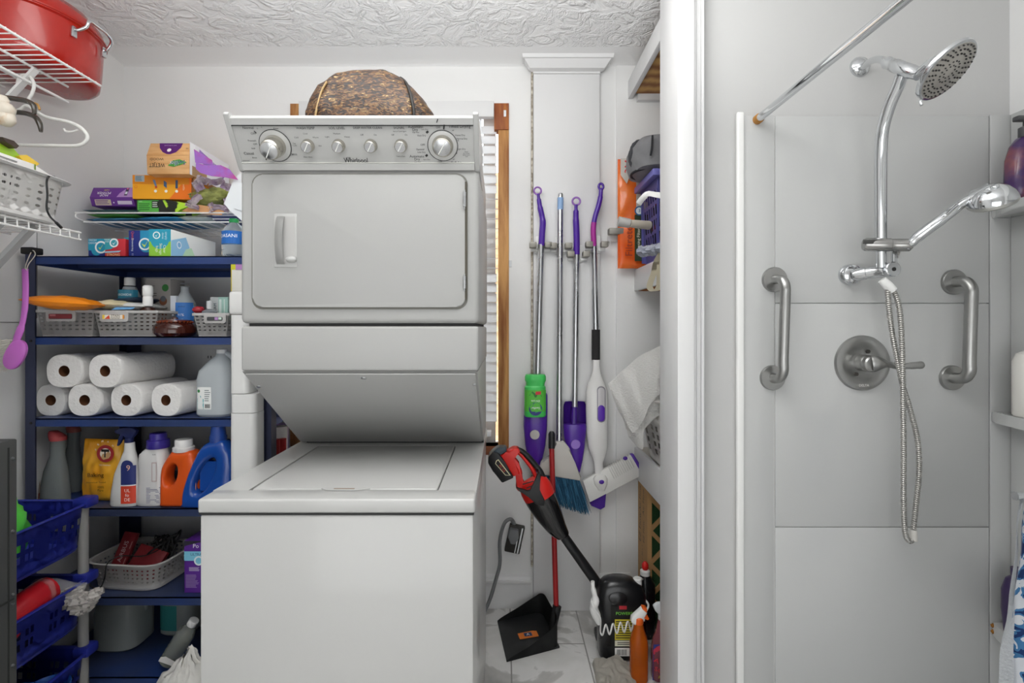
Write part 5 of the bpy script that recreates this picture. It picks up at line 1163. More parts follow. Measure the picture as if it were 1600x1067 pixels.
# hangers
hg_ = T('clothes_hanger', 'white tubular plastic hanger hooked on the rail of the upper wire shelf', 'hanger', (-1.57, 1.70, 1.93))
Yh = 1.70; HW = mat('white_hanger_plastic', '#dcdcd8', .35)
q = lambda x, y, dy=0: P(x, y, Yh) + Vector((0, dy, 0))
B().sweep(cr([q(28, 134), q(29, 124), q(37, 117), q(48, 121), q(53, 133), q(50, 146), q(44, 157), q(46, 166)], 6), .0052, 10).build('hook', HW, hg_)
B().sweep(cr([q(44, 166), q(70, 182), q(105, 190), q(124, 198), q(135, 209), q(136, 218), q(127, 226), q(110, 228), q(60, 227), q(0, 226), q(-30, 224), q(-44, 214), q(-30, 200), q(0, 186), q(30, 172)], 7, closed=True), .0058, 10, closed=True).build('hanger_frame', HW, hg_)
B().sweep(cr([q(100, 201), q(103, 205), q(112, 206), q(122, 203)], 5), .003, 8).build('strap_hook', HW, hg_)
B().sweep(cr([q(56, 163, -.012), q(64, 166, -.012), q(67, 174, -.012)], 5), .0035, 8).build('tan_band', mat('tan_rubber', '#b98c4c', .6), hg_)
DKB = mat('dark_bronze_plastic', '#3a342c', .25, coat=.4)
for k, (pts, Y_, lb) in enumerate((([(2, 152), (20, 154), (42, 158), (52, 165), (54, 178)], 1.63, 'dark bronze hanger arm beside the white hanger, higher of the two'), ([(20, 175), (40, 177), (55, 183), (62, 194), (64, 206)], 1.66, 'dark bronze hanger arm curving down, lower of the two'))):
    b = B(); n_ = len(cr(pts and [P(x, y, Y_) for x, y in pts], 6)); b.sweep(cr([P(x, y, Y_) for x, y in pts], 6), [.010 - .005*max(0, i/n_-.7)/.3 for i in range(n_)], 10, flat=.8)
    solo(b, 'clothes_hanger', DKB, lb, 'hanger', 'dark hangers')
b = B(); 
for k, (x, y, r) in enumerate(((2, 158, 10), (8, 172, 13), (10, 186, 12), (-6, 178, 14))): c = P(x, y, 1.58); b.blob(c, (L(r, 1.58),)*3, k, .15, 2, 16, 10)
solo(b, 'beaded_tie', mat('cream_glossy_beads', '#dcd3c4', .3, col2='#b98c50', cs=14, lo=.55, hi=.65), 'cream and tan beaded cord at the left edge among the hangers', 'cord')

# ---------------------------------------------------------------- mops and brooms on the pilaster
def pxloft(b, secs, D, dr=.6, n=2.4, seg=28, mi=0):
    s_ = [(Z(y, D), W(x, D), D, L(hw, D), L(hw, D)*dr, n) for y, x, hw in secs]; b.loft(s_, seg, mi); return b
def pxprism(b, poly, D, th, bev=0, mi=0, seg=2): b.prism([(W(x, D), Z(y, D)) for x, y in poly], D-th/2, D+th/2, 'xz', mi, bev, seg=seg); return b
def ringo(b, x, y, r, rt, D, e=1): b.sweep([P(x + r*math.cos(a*math.pi/12), y + r*e*math.sin(a*math.pi/12), D) for a in range(24)], rt, 8, closed=True); return b
PURP = mat('violet_plastic', '#4c2296', .3, coat=.2); LILA = mat('lilac_plastic', '#9468b4', .4)
BRK = mat('grey_spring_clip', '#8f8c84', .4, .3)
def clip(x, y, label, Dw=2.403, reach=.06, Dc=2.35):
    t = T('broom_clip', label, 'wall clip', (W(x, Dw), Dw, Z(y, Dw)), 'white spring clips on the pilaster')
    c = P(x, y, Dw)
    B().box(c.x-.024, c.x+.024, Dw-.006, Dw+.0005, c.z-.035, c.z+.048, bev=.004).build('back_plate', WPLAS, t)
    for s in (-1, 1):
        b = B(); xs2 = sorted((c.x+s*.019, c.x+s*.052)); b.box(*xs2, Dw-.055, Dw-.014, c.z-.013, c.z+.013, bev=.004); b.build('grip_arm', BRK, t)
        b = B(); xs2 = sorted((c.x+s*.012, c.x+s*.045)); b.box(*xs2, Dw-.016, Dw-.003, c.z-.026, c.z-.014, bev=.002); b.build('arm_bracket', WPLAS, t)
Dm = 2.37
clip(844, 385, 'spring clip holding the mop with the green bottle'); clip(875, 386, 'spring clip holding the angled broom'); clip(902, 399, 'lowest spring clip, holding the plain purple mop'); clip(930, 384, 'rightmost spring clip on the pilaster, holding the white spray mop')
t = T('broom_clip', 'empty grey spring clip on the wall right of the pilaster', 'wall clip', (W(960, 2.43), 2.43, Z(370, 2.43)))
c = P(957, 368, 2.431); B().box(c.x-.025, c.x+.03, 2.423, 2.4318, c.z-.03, c.z+.035, bev=.004).build('back_plate', WPLAS, t)
B().box(c.x-.028, c.x+.050, 2.37, 2.412, c.z-.004, c.z+.026, bev=.005).build('grip_arm', BRK, t)
B().cyl((c.x-.012, 2.418, c.z-.028), (c.x-.012, 2.418, c.z-.05), .002).build('hook_pin', WPLAS, t)
def pole(t, pts, r, m=SILVER, name='pole', D=Dm): B().sweep([P(x, y, D) for x, y in pts], L(r, D), 16).build(name, m, t)
# 1 purple mop with green bottle
m1 = T('spray_mop', 'purple-handled spray mop carrying an upside-down green cleaner bottle', 'mop', (W(838, Dm), Dm, Z(735, Dm)))
ringo(B(), 840, 298, 5.6, .0042, Dm).build('hanging_ring', LILA, m1)
b = B(); pts = cr([P(841, 303, Dm), P(842, 312, Dm), P(844, 325, Dm), P(848, 345, Dm), P(847, 365, Dm), P(846, 384, Dm)], 5)
b.sweep(pts, [L(r, Dm) for r in [2.4]*5 + [3.6]*5 + [4.4]*5 + [5]*11], 14).build('grip', PURP, m1)
pole(m1, [(845.5, 382), (843, 470), (840, 590)], 5)
b = B(); pxloft(b, [(740, 834, 3), (730, 836, 7), (715, 836, 12), (695, 836.5, 16), (665, 836.5, 18.5), (640, 837, 18.5), (617, 838, 17.5), (614, 838, 16)], Dm-.02, .55); b.build('tank_holder', PURP, m1)
D_ = Dm-.03
b = B(); pxloft(b, [(650, 836, 15.5), (648, 836, 17), (610, 836, 16.5), (604, 836, 16.5), (602, 836, 14.5), (597, 836.5, 15), (594, 836.5, 16.5), (588, 836.5, 16.5), (585, 836.5, 15)], D_, .75, 3); gb = b.build('cleaner_bottle', mat('bright_green_plastic', '#46c860', .35), m1)
art(m1, TR(W(836, D_), D_, Z(641, D_)), [('r', -1, 0, 1, 1, '#56b83e'), ('c', 0, .12, .030, '#2b3a78'), ('p', [(-.6, .75), (-.3, .95), (.1, .8), (.3, .95), (.6, .7), (0, .66)], '#2c7a34'), ('t', 0, .50, .013, 'EN Lim', '#f2f4f8', 180), ('t', 0, .17, .014, 'Swiffer', '#f2f4f8', 180), ('p', [(.0, .78), (.5, .80), (.5, .95), (0, .93)], '#c8303a')], L(16.4, D_), L(33, D_), wrap=cylwrap(L(16.8, D_), L(16.8, D_)*.75, 3), name='bottle_label', off=.0015)
c = P(835, 677, Dm-.02); B().cyl((c.x, c.y-.0275, c.z), (c.x, c.y-.0335, c.z), L(7.5, Dm), L(7, Dm), 24).build('round_badge', mat('grey_badge', '#b0aca8', .35), m1)
# 2 broom
m2 = T('broom', 'angled broom with silver pole, grey head and dark blue bristles', 'broom', (W(885, Dm), Dm, Z(805, Dm)))
B().sweep([P(875.5, 322, Dm), P(874, 600, Dm-.03), P(873.5, 695, Dm-.05)], L(4.4, Dm), 16).build('pole', SILVER, m2)
B().sweep([P(876, 302, Dm), P(876, 304, Dm), P(875.5, 312, Dm)], [L(3, Dm), L(4, Dm), L(4.3, Dm)], 14).build('end_cap', SILVER, m2)
B().sweep([P(875.8, 309, Dm), P(875.5, 328, Dm)], L(4.7, Dm), 14).build('blue_sleeve', mat('pale_blue_sleeve', '#8fb0d8', .4), m2)
b = B(); pxprism(b, [(868, 689), (881, 689), (890, 700), (896, 722), (908, 744), (906, 750), (845, 740), (842, 732), (846, 720), (862, 712)], Dm-.06, .034, .006, seg=3); b.build('broom_head', mat('pale_grey_plastic', '#bdbab4', .45), m2)
b = B(); R_ = random.Random(4)
for k in range(420):
    u = R_.random(); x0 = 852 + 52*u; y0 = 741 + 6*u; x1 = x0 + 6 + 10*R_.random() + 4*u; y1 = 786 + 17*u + R_.uniform(-6, 3); D0 = Dm - .06 + R_.uniform(-.014, .014)
    a = P(x0, y0, D0); c = P(x1, y1, D0 + R_.uniform(-.012, .012)); m_ = (a+c)/2 + Vector((R_.uniform(-.004, .004), 0, 0)); b.sweep([a, m_, c], [.0013, .0013, .0007], 4, mi=R_.choice((0, 0, 1)))
b.build('bristles', [mat('dark_blue_bristle', '#27506c', .6), mat('mid_blue_bristle', '#4a84a8', .6)], m2, kind='stuff')
# 3 plain purple mop
m3 = T('spray_mop', 'purple spray mop with empty bottle holder hanging between the broom and the white mop', 'mop', (W(898, Dm), Dm, Z(745, Dm)))
ringo(B(), 900.5, 314.5, 6, .0045, Dm).build('hanging_ring', LILA, m3)
b = B(); pts = cr([P(900, 320, Dm), P(900, 330, Dm), P(900, 345, Dm), P(901, 370, Dm), P(901, 398, Dm)], 5)
b.sweep(pts, [L(r, Dm) for r in [2.6]*5 + [4.4]*5 + [5]*11], 14).build('grip', PURP, m3)
pole(m3, [(901, 396), (900, 470), (898, 636)], 4.6)
b = B(); Dz = Dm-.015
def trough(u, v):        # open shell for the missing bottle
    y = 664 - 36*v; a = math.pi*(.02 + .96*u); hw = 18 - 2.5*(v > .85)*(v-.85)/.15
    return (W(898.5, Dz) - L(hw, Dz)*math.cos(a), Dz + .006 + L(hw, Dz)*.55*math.sin(a), Z(y + (4 if 0 else 0), Dz))
b.surf(trough, 20, 8, .003)
pxloft(b, [(745, 901, 2.5), (736, 900.5, 6), (718, 899.5, 11), (698, 898.5, 15), (678, 898, 17.5), (666, 898, 18.3), (662, 898, 17.5)], Dz, .55); b.build('bottle_holder', PURP, m3)
b = B(); pxloft(b, [(664, 897, 5), (640, 897.5, 4.6), (636, 897.5, 3.5)], Dz, .8); b.build('pole_socket', mat('deep_violet_plastic', '#3c1a7c', .3), m3)
c = P(898, 692, Dz); B().cyl((c.x, c.y-.025, c.z), (c.x, c.y-.0315, c.z), L(7.5, Dm), L(7, Dm), 24).build('round_badge', mat('lilac_badge', '#8f6ec4', .35), m3)
# 4 white spray mop
m4 = T('spray_mop', 'white spray mop with magenta and purple grip and black foam sleeve', 'mop', (W(935, Dm), Dm, Z(785, Dm)))
D4 = Dm
b = B(); ringo(b, 939, 291.5, 3.6, .0058, D4, 1.25); b.build('hanging_loop', PURP, m4)
b = B(); pts = cr([P(939, 297, D4), P(938, 308, D4), P(935, 322, D4), P(930, 338, D4), P(928, 348, D4)], 6); b.sweep(pts, [L(r, D4) for r in [4.2]*6 + [5]*19], 14, flat=.8); b.build('grip', PURP, m4)
b = B(); pts = cr([P(928, 348, D4), P(927, 360, D4), P(928, 385, D4)], 5); b.sweep(pts, L(4.8, D4), 14, flat=.9); b.build('lower_grip', mat('magenta_plastic', '#a02c8c', .35), m4)
pole(m4, [(928.5, 383), (929.5, 452)], 4.2, D=D4); pole(m4, [(929.5, 451), (931, 520)], 4.8, D=D4)
b = B(); b.sweep([P(931, 515, D4), P(931, 562, D4)], L(6.6, D4), 16); b.build('foam_sleeve', mat('black_foam', '#262526', .85), m4)
b = B(); pxloft(b, [(756, 937, 6), (748, 937, 6), (738, 936, 7), (722, 935, 7), (712, 935, 11), (698, 934, 15.5), (675, 933, 16.8), (640, 932.5, 17.3), (612, 932.5, 17), (598, 932, 13), (588, 932, 8), (578, 932, 5.6), (562, 931.5, 5)], D4-.01, .55, 2.4); b.build('mop_body', mat('glossy_white_plastic', '#dedddb', .25, coat=.3), m4)
cw = P(937, 631, D4-.01)
def win(x0, x1, y0, y1, off, m, name):
    yb_ = D4 - .01 - L(17.2, D4)*.55*(1-((abs(937-932.5))/17.2)**2.4)**(1/2.4)
    B().prism([(W(px_, D4), Z(py_, D4)) for px_, py_ in rrect_px(x0, x1, y0, y1, (x1-x0)*.48)], yb_-off, yb_+.004, bev=.0008).build(name, m, m4)
def rrect_px(x0, x1, y0, y1, r): return [(a, c) for a, c in rrect(x0, x1, y0, y1, r)]
win(930.5, 943.5, 602, 657.5, .0012, mat('grey_window_rim', '#85828a', .3), 'window_rim')
win(931.8, 942.2, 604, 656, .0020, mat('pale_tank_window', '#c9c6c8', .2), 'tank_window')
win(931.8, 942.2, 631, 656, .0028, mat('violet_liquid', '#5a2ca8', .3), 'liquid_level')
b = B(); pxprism(b, [(910, 750), (985, 710), (1006, 740), (921, 784)], D4-.01, .022, .004); hd = b.build('cleaning_head', mat('white_head_plastic', '#d9d8d4', .35), m4)
b = B(); pxprism(b, [(984, 709), (989, 708), (1008, 739), (1003, 742)], D4-.01, .026, .003); b.build('end_bumper', PURP, hd)
b = B(); pxprism(b, [(921, 785), (947, 771), (945, 792), (938, 796), (924, 790)], D4+.005, .008, .002); b.build('pad', mat('violet_pad', '#4a2490', .8), hd)
for k in range(11):
    b = B(); x = 952 + k*3.1; y = 732 - k*1.6; b.sweep([P(x-3, y-6, D4-.0225), P(x+8, y+16-k*.2, D4-.0225)], .0014, 6); b.build('rib', mat('rib_grey', '#c4c2be', .4), hd)
b = B(); pxloft(b, [(766, 940, 5), (757, 939, 10), (748, 938, 11.5), (742, 938, 8)], D4-.02, .5); b.build('swivel_joint', mat('white_head_plastic', '#d9d8d4', .35), hd)
b = B(); b.blob(P(940, 753, D4-.036), (.012, .004, .010), 1, 0, 1, 14, 8); b.blob(P(977, 716, D4-.023), (.011, .004, .009), 1, 0, 1, 14, 8); b.build('violet_button', PURP, hd)

# ---------------------------------------------------------------- red and black stick vacuum leaning in the corner
Dv = 2.10
def vz(X_, Y_): return (750 + X_/5.927, 680 + Y_/5.927)
RV = mat('bright_red_plastic', '#cf231d', .35); BV = mat('vacuum_black_plastic', '#1a1b1d', .38)
vc = T('stick_vacuum', 'red and black cordless stick vacuum leaning against the wall', 'vacuum cleaner', (W(955, Dv), Dv, .0))
b = B(); pxprism(b, [vz(*q) for q in ((78, 180), (76, 240), (120, 310), (205, 420), (312, 372), (240, 240), (180, 150), (120, 132))], Dv, .075, .006); bt = b.build('battery', BV, vc)
b = B(); pxprism(b, [vz(*q) for q in ((110, 140), (165, 100), (240, 100), (252, 135), (190, 165), (125, 200))], Dv, .060, .006); b.build('battery_top', mat('grey_blue_plastic', '#33424c', .35), bt)
b = B(); pxprism(b, [vz(*q) for q in ((150, 235), (170, 222), (285, 372), (235, 372), (140, 262))], Dv-.038, .0016); pxprism(b, [vz(*q) for q in ((157, 238), (168, 232), (272, 368), (238, 366), (147, 262))], Dv-.0392, .0012, mi=1)
b.build('label', [C('#d8d4ae'), C('#1a1a1c')], bt)
M = Matrix.Translation(P(*vz(205, 305), Dv-.0402)) @ RX90 @ Matrix.Rotation(rad(-53), 4, 'Z')
b = B(); b.text('XC 5.0', .012, M, 0); b.build('lettering', C('#d0452c'), bt, normals=False)
b = B(); pxprism(b, [vz(*q) for q in ((182, 170), (245, 150), (262, 135), (310, 108), (360, 112), (372, 150), (320, 178), (300, 195), (330, 260), (370, 340), (340, 352), (308, 366))], Dv, .062, .006, seg=3); b.build('battery_mount', RV, vc)
b = B(); pxprism(b, [vz(*q) for q in ((295, 190), (320, 180), (350, 260), (392, 330), (385, 420), (480, 520), (440, 545), (350, 505), (330, 480), (342, 350))], Dv, .035, .006, seg=3); b.build('lower_grip', RV, vc)
b = B(); pts = cr([P(*vz(*q), Dv) for q in ((335, 130), (390, 150), (450, 205), (510, 275), (560, 340), (585, 400))], 5); b.sweep(pts, [L(r, Dv) for r in [4.6]*8 + [5.2]*18], 14, flat=.9); b.build('grip', BV, vc)
b = B(); pts = cr([P(*vz(*q), Dv) for q in ((345, 150), (385, 185), (420, 225), (470, 290), (500, 340), (520, 400))], 5); b.sweep(pts, [L(3.2, Dv)]*26, 12); b.build('grip_underside', RV, vc)
b = B(); pts = [P(*vz(*q), Dv) for q in ((470, 400), (485, 430), (505, 470), (530, 520), (560, 580))]; b.sweep(cr(pts, 4), [L(r, Dv) for r in (8, 13, 17, 19.5, 21, 22, 23, 23.6, 24.2, 24.6, 25, 25, 25, 25, 24.6, 24.2, 24)], 28, flat=.8, up=(0, 1, 0)); b.build('motor_housing', RV, vc)
b = B(); pts = cr([P(*vz(*q), Dv) for q in ((545, 555), (590, 640), (650, 750), (710, 850), (765, 920), (778, 940))], 4); b.sweep(pts, [L(r, Dv) for r in (24.4, 24.2, 24, 23.6, 23, 22.4, 21.6, 20.8, 20, 19, 18, 17, 15.8, 14.6, 13.4, 12.2, 11.2, 10.4, 9.6, 8.8, 7)], 28, flat=.8, up=(0, 1, 0)); b.build('dust_canister', mat('smoked_black_plastic', '#141416', .15, coat=.6), vc)
b = B(); pxprism(b, [vz(*q) for q in ((330, 478), (350, 482), (440, 520), (470, 512), (545, 320), (565, 360), (545, 500), (600, 600), (590, 650), (520, 640), (450, 560), (370, 520))], Dv-.062+.008, .016, .003); b.build('black_band', BV, vc)
b = B()
for yy in ((395, 455, 495, 425), (430, 490, 500, 462)): p_, q_ = P(*vz(yy[0], yy[1]), Dv-.055), P(*vz(yy[2], yy[3]), Dv-.055); b.cyl(p_, q_, .0022, seg=6)
b.build('air_slot', BV, vc, kind='stuff')
b = B(); b.sweep([P(878, 832, Dv), P(884, 842, Dv), P(938, 918, Dv+.03), P(942, 925, Dv+.035)], [L(r, Dv) for r in (7, 7.5, 8.2, 9)], 18); b.build('tube', BV, vc)
b = B(); b.sweep([P(938, 918, Dv+.03), P(943, 930, Dv+.05), P(949, 975, Dv+.085), Vector((W(951, 2.15), 2.19, .035))], [.024, .027, .026, .024], 16); b.box(W(951, 2.15)-.05, W(951, 2.15)+.11, 2.16, 2.225, .002, .035, bev=.008); b.build('floor_nozzle', BV, vc)

# ---------------------------------------------------------------- lobby dustpan
dp = T('dustpan', 'black upright lobby dustpan with long red handle standing on the floor', 'dustpan', (.1, 2.2, 0))
DPM = mat('scuffed_black_rubber', '#1c1d1e', .5, col2='#3a3b3b', cs=7, lo=.5, hi=.75)
A_, B_, C_, E_ = Vector((-.028, 2.31, .0)), Vector((.012, 2.035, .0)), Vector((.232, 2.125, .0)), Vector((.175, 2.385, .0))
b = B(); b.hexa([A_+Vector((0, 0, .001)), B_+Vector((0, 0, .001)), C_+Vector((0, 0, .001)), E_+Vector((0, 0, .001)), A_+Vector((0, 0, .005)), B_+Vector((0, 0, .005)), C_+Vector((0, 0, .008)), E_+Vector((0, 0, .008))])
b.build('pan_floor', DPM, dp)
def wallc(pts, hts, name):
    c_ = cr(pts, 8); n = len(c_); m_ = len(hts)
    def fn(u, v):
        k = u*(n-1); i = min(n-2, int(k)); p = c_[i].lerp(c_[i+1], k-i)
        kk = u*(m_-1); j = min(m_-2, int(kk)); h_ = hts[j]*(1-(kk-j)) + hts[j+1]*(kk-j); return (p.x, p.y, .003 + h_*v)
    b = B(); b.surf(fn, 40, 4, .004); b.build(name, DPM, dp)
wallc([A_, A_.lerp(E_, .45), E_.lerp(A_, .15), E_.lerp(C_, .12), E_.lerp(C_, .5), C_.lerp(E_, .12), C_.lerp(B_, .12), C_.lerp(B_, .5), B_], [.006, .038, .068, .095, .108, .112, .112, .108, .075, .035, .004], 'pan_wall')
b = B(); hb_ = Vector((W(869, 2.22), 2.22, Z(950, 2.22))); ht = Vector((W(862, 2.27), 2.27, Z(700, 2.27))); b.cyl(hb_, ht, .0115, seg=14); b.build('pole', mat('red_painted_tube', '#a01f22', .35), dp)
b = B(); b.sweep([ht + Vector((0, 0, -.002)), Vector((W(862, 2.28), 2.28, Z(678, 2.28))), Vector((W(862, 2.28), 2.28, Z(674, 2.28)))], [.0145, .015, .009], 14); b.build('grip', BV, dp)
b = B(); b.sweep([hb_ + Vector((.004, -.004, .012)), Vector((.205, 2.20, .012))], [.019, .016], 14); b.build('pole_socket', DPM, dp)
art(dp, TR(W(812, 2.2), 2.17, .0085, rad(12), rad(-90)), [('p', [(0, 0), (1, .1), (1, .9), (.8, 1), (0, .85)], '#d8762a'), ('r', .3, .3, .7, .8, '#223c66'), ('t', .5, .55, .022, 'A', '#e8ecf0')], .085, .05)
# ---------------------------------------------------------------- things on the floor under the alcove shelves
cx = W(972, 2.08); bj2 = T('weed_killer_jug', 'large black jug with yellow and green label standing on the floor', 'jug', (cx, 2.09, 0))
M = TR(cx, 2.09, .0015); BJ = mat('glossy_black_jug', '#17181a', .28, coat=.3)
B(M).loft([(0, 0, 0, .088, .050, 4), (.008, 0, 0, .096, .057, 4), (.20, -.002, 0, .098, .057, 4), (.25, -.004, 0, .097, .055, 3.6), (.285, -.008, 0, .085, .050, 3), (.305, -.014, 0, .062, .040, 2.6), (.312, -.014, 0, .04, .03, 2.4)], 40).build('jug_body', BJ, bj2)
B(M).loft([(-.002, 0, 0, .034, .024), (.003, 0, 0, .038, .028), (.006, 0, 0, .034, .024)], 28, M=TR(-.025, -.0495, .252, 0, rad(80))).build('grip_emboss', BJ, bj2)
B(M).lathe([(.018, .30), (.018, .325), (.015, .328)], 20, M=TR(.065, .0, -.02)).build('cap', WPLAS, bj2)
art(bj2, M @ TR(-.055, -.0575, .02), [('r', 0, 0, 1, 1, '#151615'), ('r', .26, .93, .5, 1, '#b02c34'), ('t', .5, .85, .017, 'POWERFUL', '#7ad04a'), ('r', .12, .34, 1, .74, '#cfc23a'), ('lines', .15, .36, .97, .72, 8, '#2a2a24'), ('r', .12, .22, 1, .33, '#dcdcc8'), ('lines', .2, .24, .9, .31, 2, '#3a3a34'), ('r', .12, .03, .58, .19, '#e8e8e4'), ('bars', .18, .045, .5, .16, '#202020')], .125, .205)
# curly white cord and applicator
ap_ = T('spray_applicator', 'white curly hose with white applicator wand hanging beside the black jug', 'hose', (W(930, 2.02), 2.02, .15))
b = B(); b.sweep(cr([P(926, 908, 2.02), P(927, 920, 2.02), P(930, 935, 2.02), P(928, 950, 2.02), P(932, 962, 2.02), P(936, 975, 2.02)], 4), [L(r, 2.0) for r in [3]*4 + [4]*4 + [6, 7, 7, 6] + [7]*4 + [7, 6, 5, 4, 3]], 12); b.build('wand', WPLAS, ap_)
b = B(); pts = [P(924, 938, 1.99), P(928, 950, 1.985), P(938, 965, 1.985)]
for k in range(24): pts.append(P(938 + k*2.1, 985 + 8*math.sin(k*1.15) - k*.3, 2.005 + .012*math.cos(k*1.15)))
pts += [P(990, 972, 1.99)]
b.sweep(cr(pts, 5), .0032, 8); b.build('curly_hose', WPLAS, ap_)
# second dark bottle with red and white nozzle
nb = T('black_bottle', 'slim black bottle with red and white nozzle standing right of the black jug', 'bottle', (W(1008, 2.2), 2.22, 0))
M = TR(W(1008, 2.22), 2.22, .0015)
B(M).lathe([(.04, 0), (.042, .01), (.042, .22), (.02, .255), (.018, .262)], 24).build('bottle_body', BJ, nb)
B(M).lathe([(.021, .258), (.021, .276), (.016, .28)], 20).build('cap', WPLAS, nb)
B(M).lathe([(.010, .28), (.015, .29), (.014, .305), (.006, .315)], 16).build('nozzle', RV, nb)
b = B(); b.sweep(cr([P(1004, 905, 2.16), P(997, 903, 2.14), P(995, 918, 2.12), P(1004, 932, 2.08), P(1013, 945, 2.05), P(1008, 958, 2.03), P(1006, 970, 2.03)], 6), .004, 8); b.build('hose', WPLAS, nb)
# orange spray bottle
os_ = T('spray_bottle', 'orange cleaner in a clear spray bottle with white trigger head on the floor', 'bottle', (W(998, 1.93), 1.93, 0))
M = TR(W(998, 1.935), 1.935, .0015)
B(M).loft([(0, 0, 0, .030, .026, 3), (.006, 0, 0, .033, .028, 3), (.14, 0, 0, .033, .028, 3), (.165, 0, 0, .029, .026, 2.4), (.19, 0, 0, .020, .019), (.215, .0, 0, .0155, .0155)], 28).build('bottle_body', mat('orange_liquid_plastic', '#d2691c', .08, trans=.55, ior=1.3), os_)
B(M).lathe([(.0165, .212), (.018, .216), (.017, .234), (.013, .238)], 20).build('collar', C('#e0601c', .35), os_)
b = B(M @ TR(0, 0, .236, 0, 0, rad(-40))); b.prism([(-.030, -.010), (-.034, .008), (-.020, .020), (.035, .022), (.042, .010), (.036, -.004), (.006, -.014)], -.012, .012, bev=.004, seg=3); b.build('trigger_head', WPLAS, os_)
b = B(M @ TR(0, 0, .236, 0, 0, rad(-40))); b.prism([(.034, -.003), (.046, .010), (.036, .024), (.030, .021)], -.0125, .0125, bev=.002); b.prism([(.012, -.014), (.020, -.004), (.030, -.012), (.026, -.030), (.018, -.030)], -.005, .005, bev=.002); b.build('orange_tip', C('#e0601c', .35), os_)
# red spray bottle
rs = T('spray_bottle', 'reddish spray bottle with blue label and white trigger beside the door post', 'bottle', (W(1042, 1.94), 1.94, 0))
M = TR(W(1040, 1.945), 1.945, .0015)
B(M).loft([(0, 0, 0, .050, .030, 3), (.006, 0, 0, .054, .033, 3), (.11, 0, 0, .054, .033, 3), (.145, .0, 0, .048, .031, 2.8), (.175, -.004, 0, .032, .026, 2.4), (.205, -.010, 0, .021, .019), (.222, -.012, 0, .017, .017)], 32).build('bottle_body', mat('pinkish_clear_plastic', '#a8606a', .12, trans=.5, ior=1.3), rs)
art(rs, M, [('p', [(-1, 0), (-.95, .95), (-.6, 1), (-.1, .8), (.25, .45), (.3, 0)], '#24388c'), ('p', [(-.98, .8), (-.6, .98), (-.2, .75), (-.3, .68), (-.62, .85), (-.95, .68)], '#c23048'), ('t', -.42, .52, .026, 'AWE', '#d8303c', -14), ('t', -.36, .30, .024, 'SOME', '#d8303c', -14), ('t', -.3, .12, .016, 'Power', '#d8c83c', -14)], .054, .145, wrap=cylwrap(.0545, .0335, 3))
sprayer(rs, M @ TR(-.012, 0, .224, math.pi), mat('white_trigger_plastic', '#dfe4e6', .3), mat('clear_trigger', '#d0d4d8', .2), s=1.05)
b = B(TR(.745, 2.10, .0015)); b.loft([(0, 0, 0, .075, .07), (.01, 0, 0, .085, .08), (.19, 0, 0, .10, .095), (.195, 0, 0, .10, .095), (.19, 0, 0, .095, .09), (.02, 0, 0, .08, .075)], 36); solo(b, 'red_bucket', mat('red_bucket_plastic', '#b81c24', .35), 'red plastic bucket behind the reddish spray bottle', 'bucket')
b = B(); c0 = P(952, 1045, 1.98)
b.surf(lambda u, v: (c0.x - .06 + .15*u + .02*noise.noise(Vector((u*4, v*4, 1))), 2.015 - .22*v + .02*noise.noise(Vector((u*4, v*4, 6))), max(.003, (.050*math.sin(math.pi*min(1, u*1.05))**.5*(1-v*.5)*(.6+.7*abs(noise.noise(Vector((u*5, v*5, 3))))) + .004))), 40, 40, .002)
solo(b, 'floor_cloth', mat('off_white_cotton', '#c9c4ba', .9, bump=.4, bs=60, sheen=.2), 'crumpled off-white cloth on the tiles in front of the black jug', 'cloth', smooth=70)
# furnace filter
ff = T('air_filter', 'green furnace filter in tan printed cardboard frame standing under the low shelf', 'filter', (.78, 2.2, 0))
Df = 2.245; KR = mat('tan_kraft_card', '#b08a5c', .8, bump=.1, bs=30)
fx0, fx1, fz0, fz1 = W(1012, Df), W(1012, Df)+.40, .003, Z(762, Df)
MF = TR(fx0, Df, 0, 0, 0, rad(0))
b = B(MF); b.box(0, .40, .012, .150, fz0, fz1); b.build('green_media', mat('dark_green_mesh', '#1f4423', .9, bump=.8, bs=220), ff)
b = B(MF); w2 = fx1-fx0
b.box(-.002, .018, -.001, .152, fz0, fz1+.002); b.box(w2-.018, w2+.002, -.001, .152, fz0, fz1+.002); b.box(.018, w2-.018, -.001, .152, fz1-.018, fz1+.002); b.build('card_frame', KR, ff)
zz = fz1 - .02; s_ = .073; k = 0
for r0 in range(10):
    z0_ = fz1 - .045 - r0*s_
    for c0_ in range(4):
        x_ = .012 + c0_*.14 + (.07 if r0 % 2 else 0)
        if x_ < w2-.01 and z0_ > .08:
            for dx_ in (-1, 1):
                xe = x_ + dx_*.07
                if .0 <= xe <= w2:
                    b = B(MF); p_, q_ = Vector((x_, .006, z0_)), Vector((xe, .006, z0_-s_)); d_ = (q_-p_).normalized(); n2 = Vector((-d_.z, 0, d_.x))*.009
                    b.hexa([p_-n2, p_+n2, q_+n2, q_-n2, p_-n2+Vector((0, .006, 0)), p_+n2+Vector((0, .006, 0)), q_+n2+Vector((0, .006, 0)), q_-n2+Vector((0, .006, 0))]); b.build('card_strut', KR, ff)
art(ff, MF @ TR(-.002, .152, 0, -math.pi/2), [('t', .25, .87, .034, 'Air Flow', '#1e1812', 90), ('t', .62, .87, .034, 'Air Flow', '#1e1812', 90), ('t', .25, .66, .040, 'EZ Flow', '#1e1812', 90), ('t', .65, .66, .030, 'EZ Flow', '#1e1812', 90), ('t', .5, .48, .02, '16 x 20 x 1', '#1e1812', 90), ('lines', .3, .3, .7, .38, 3, '#1e1812')], .153, fz1, 'side_print')
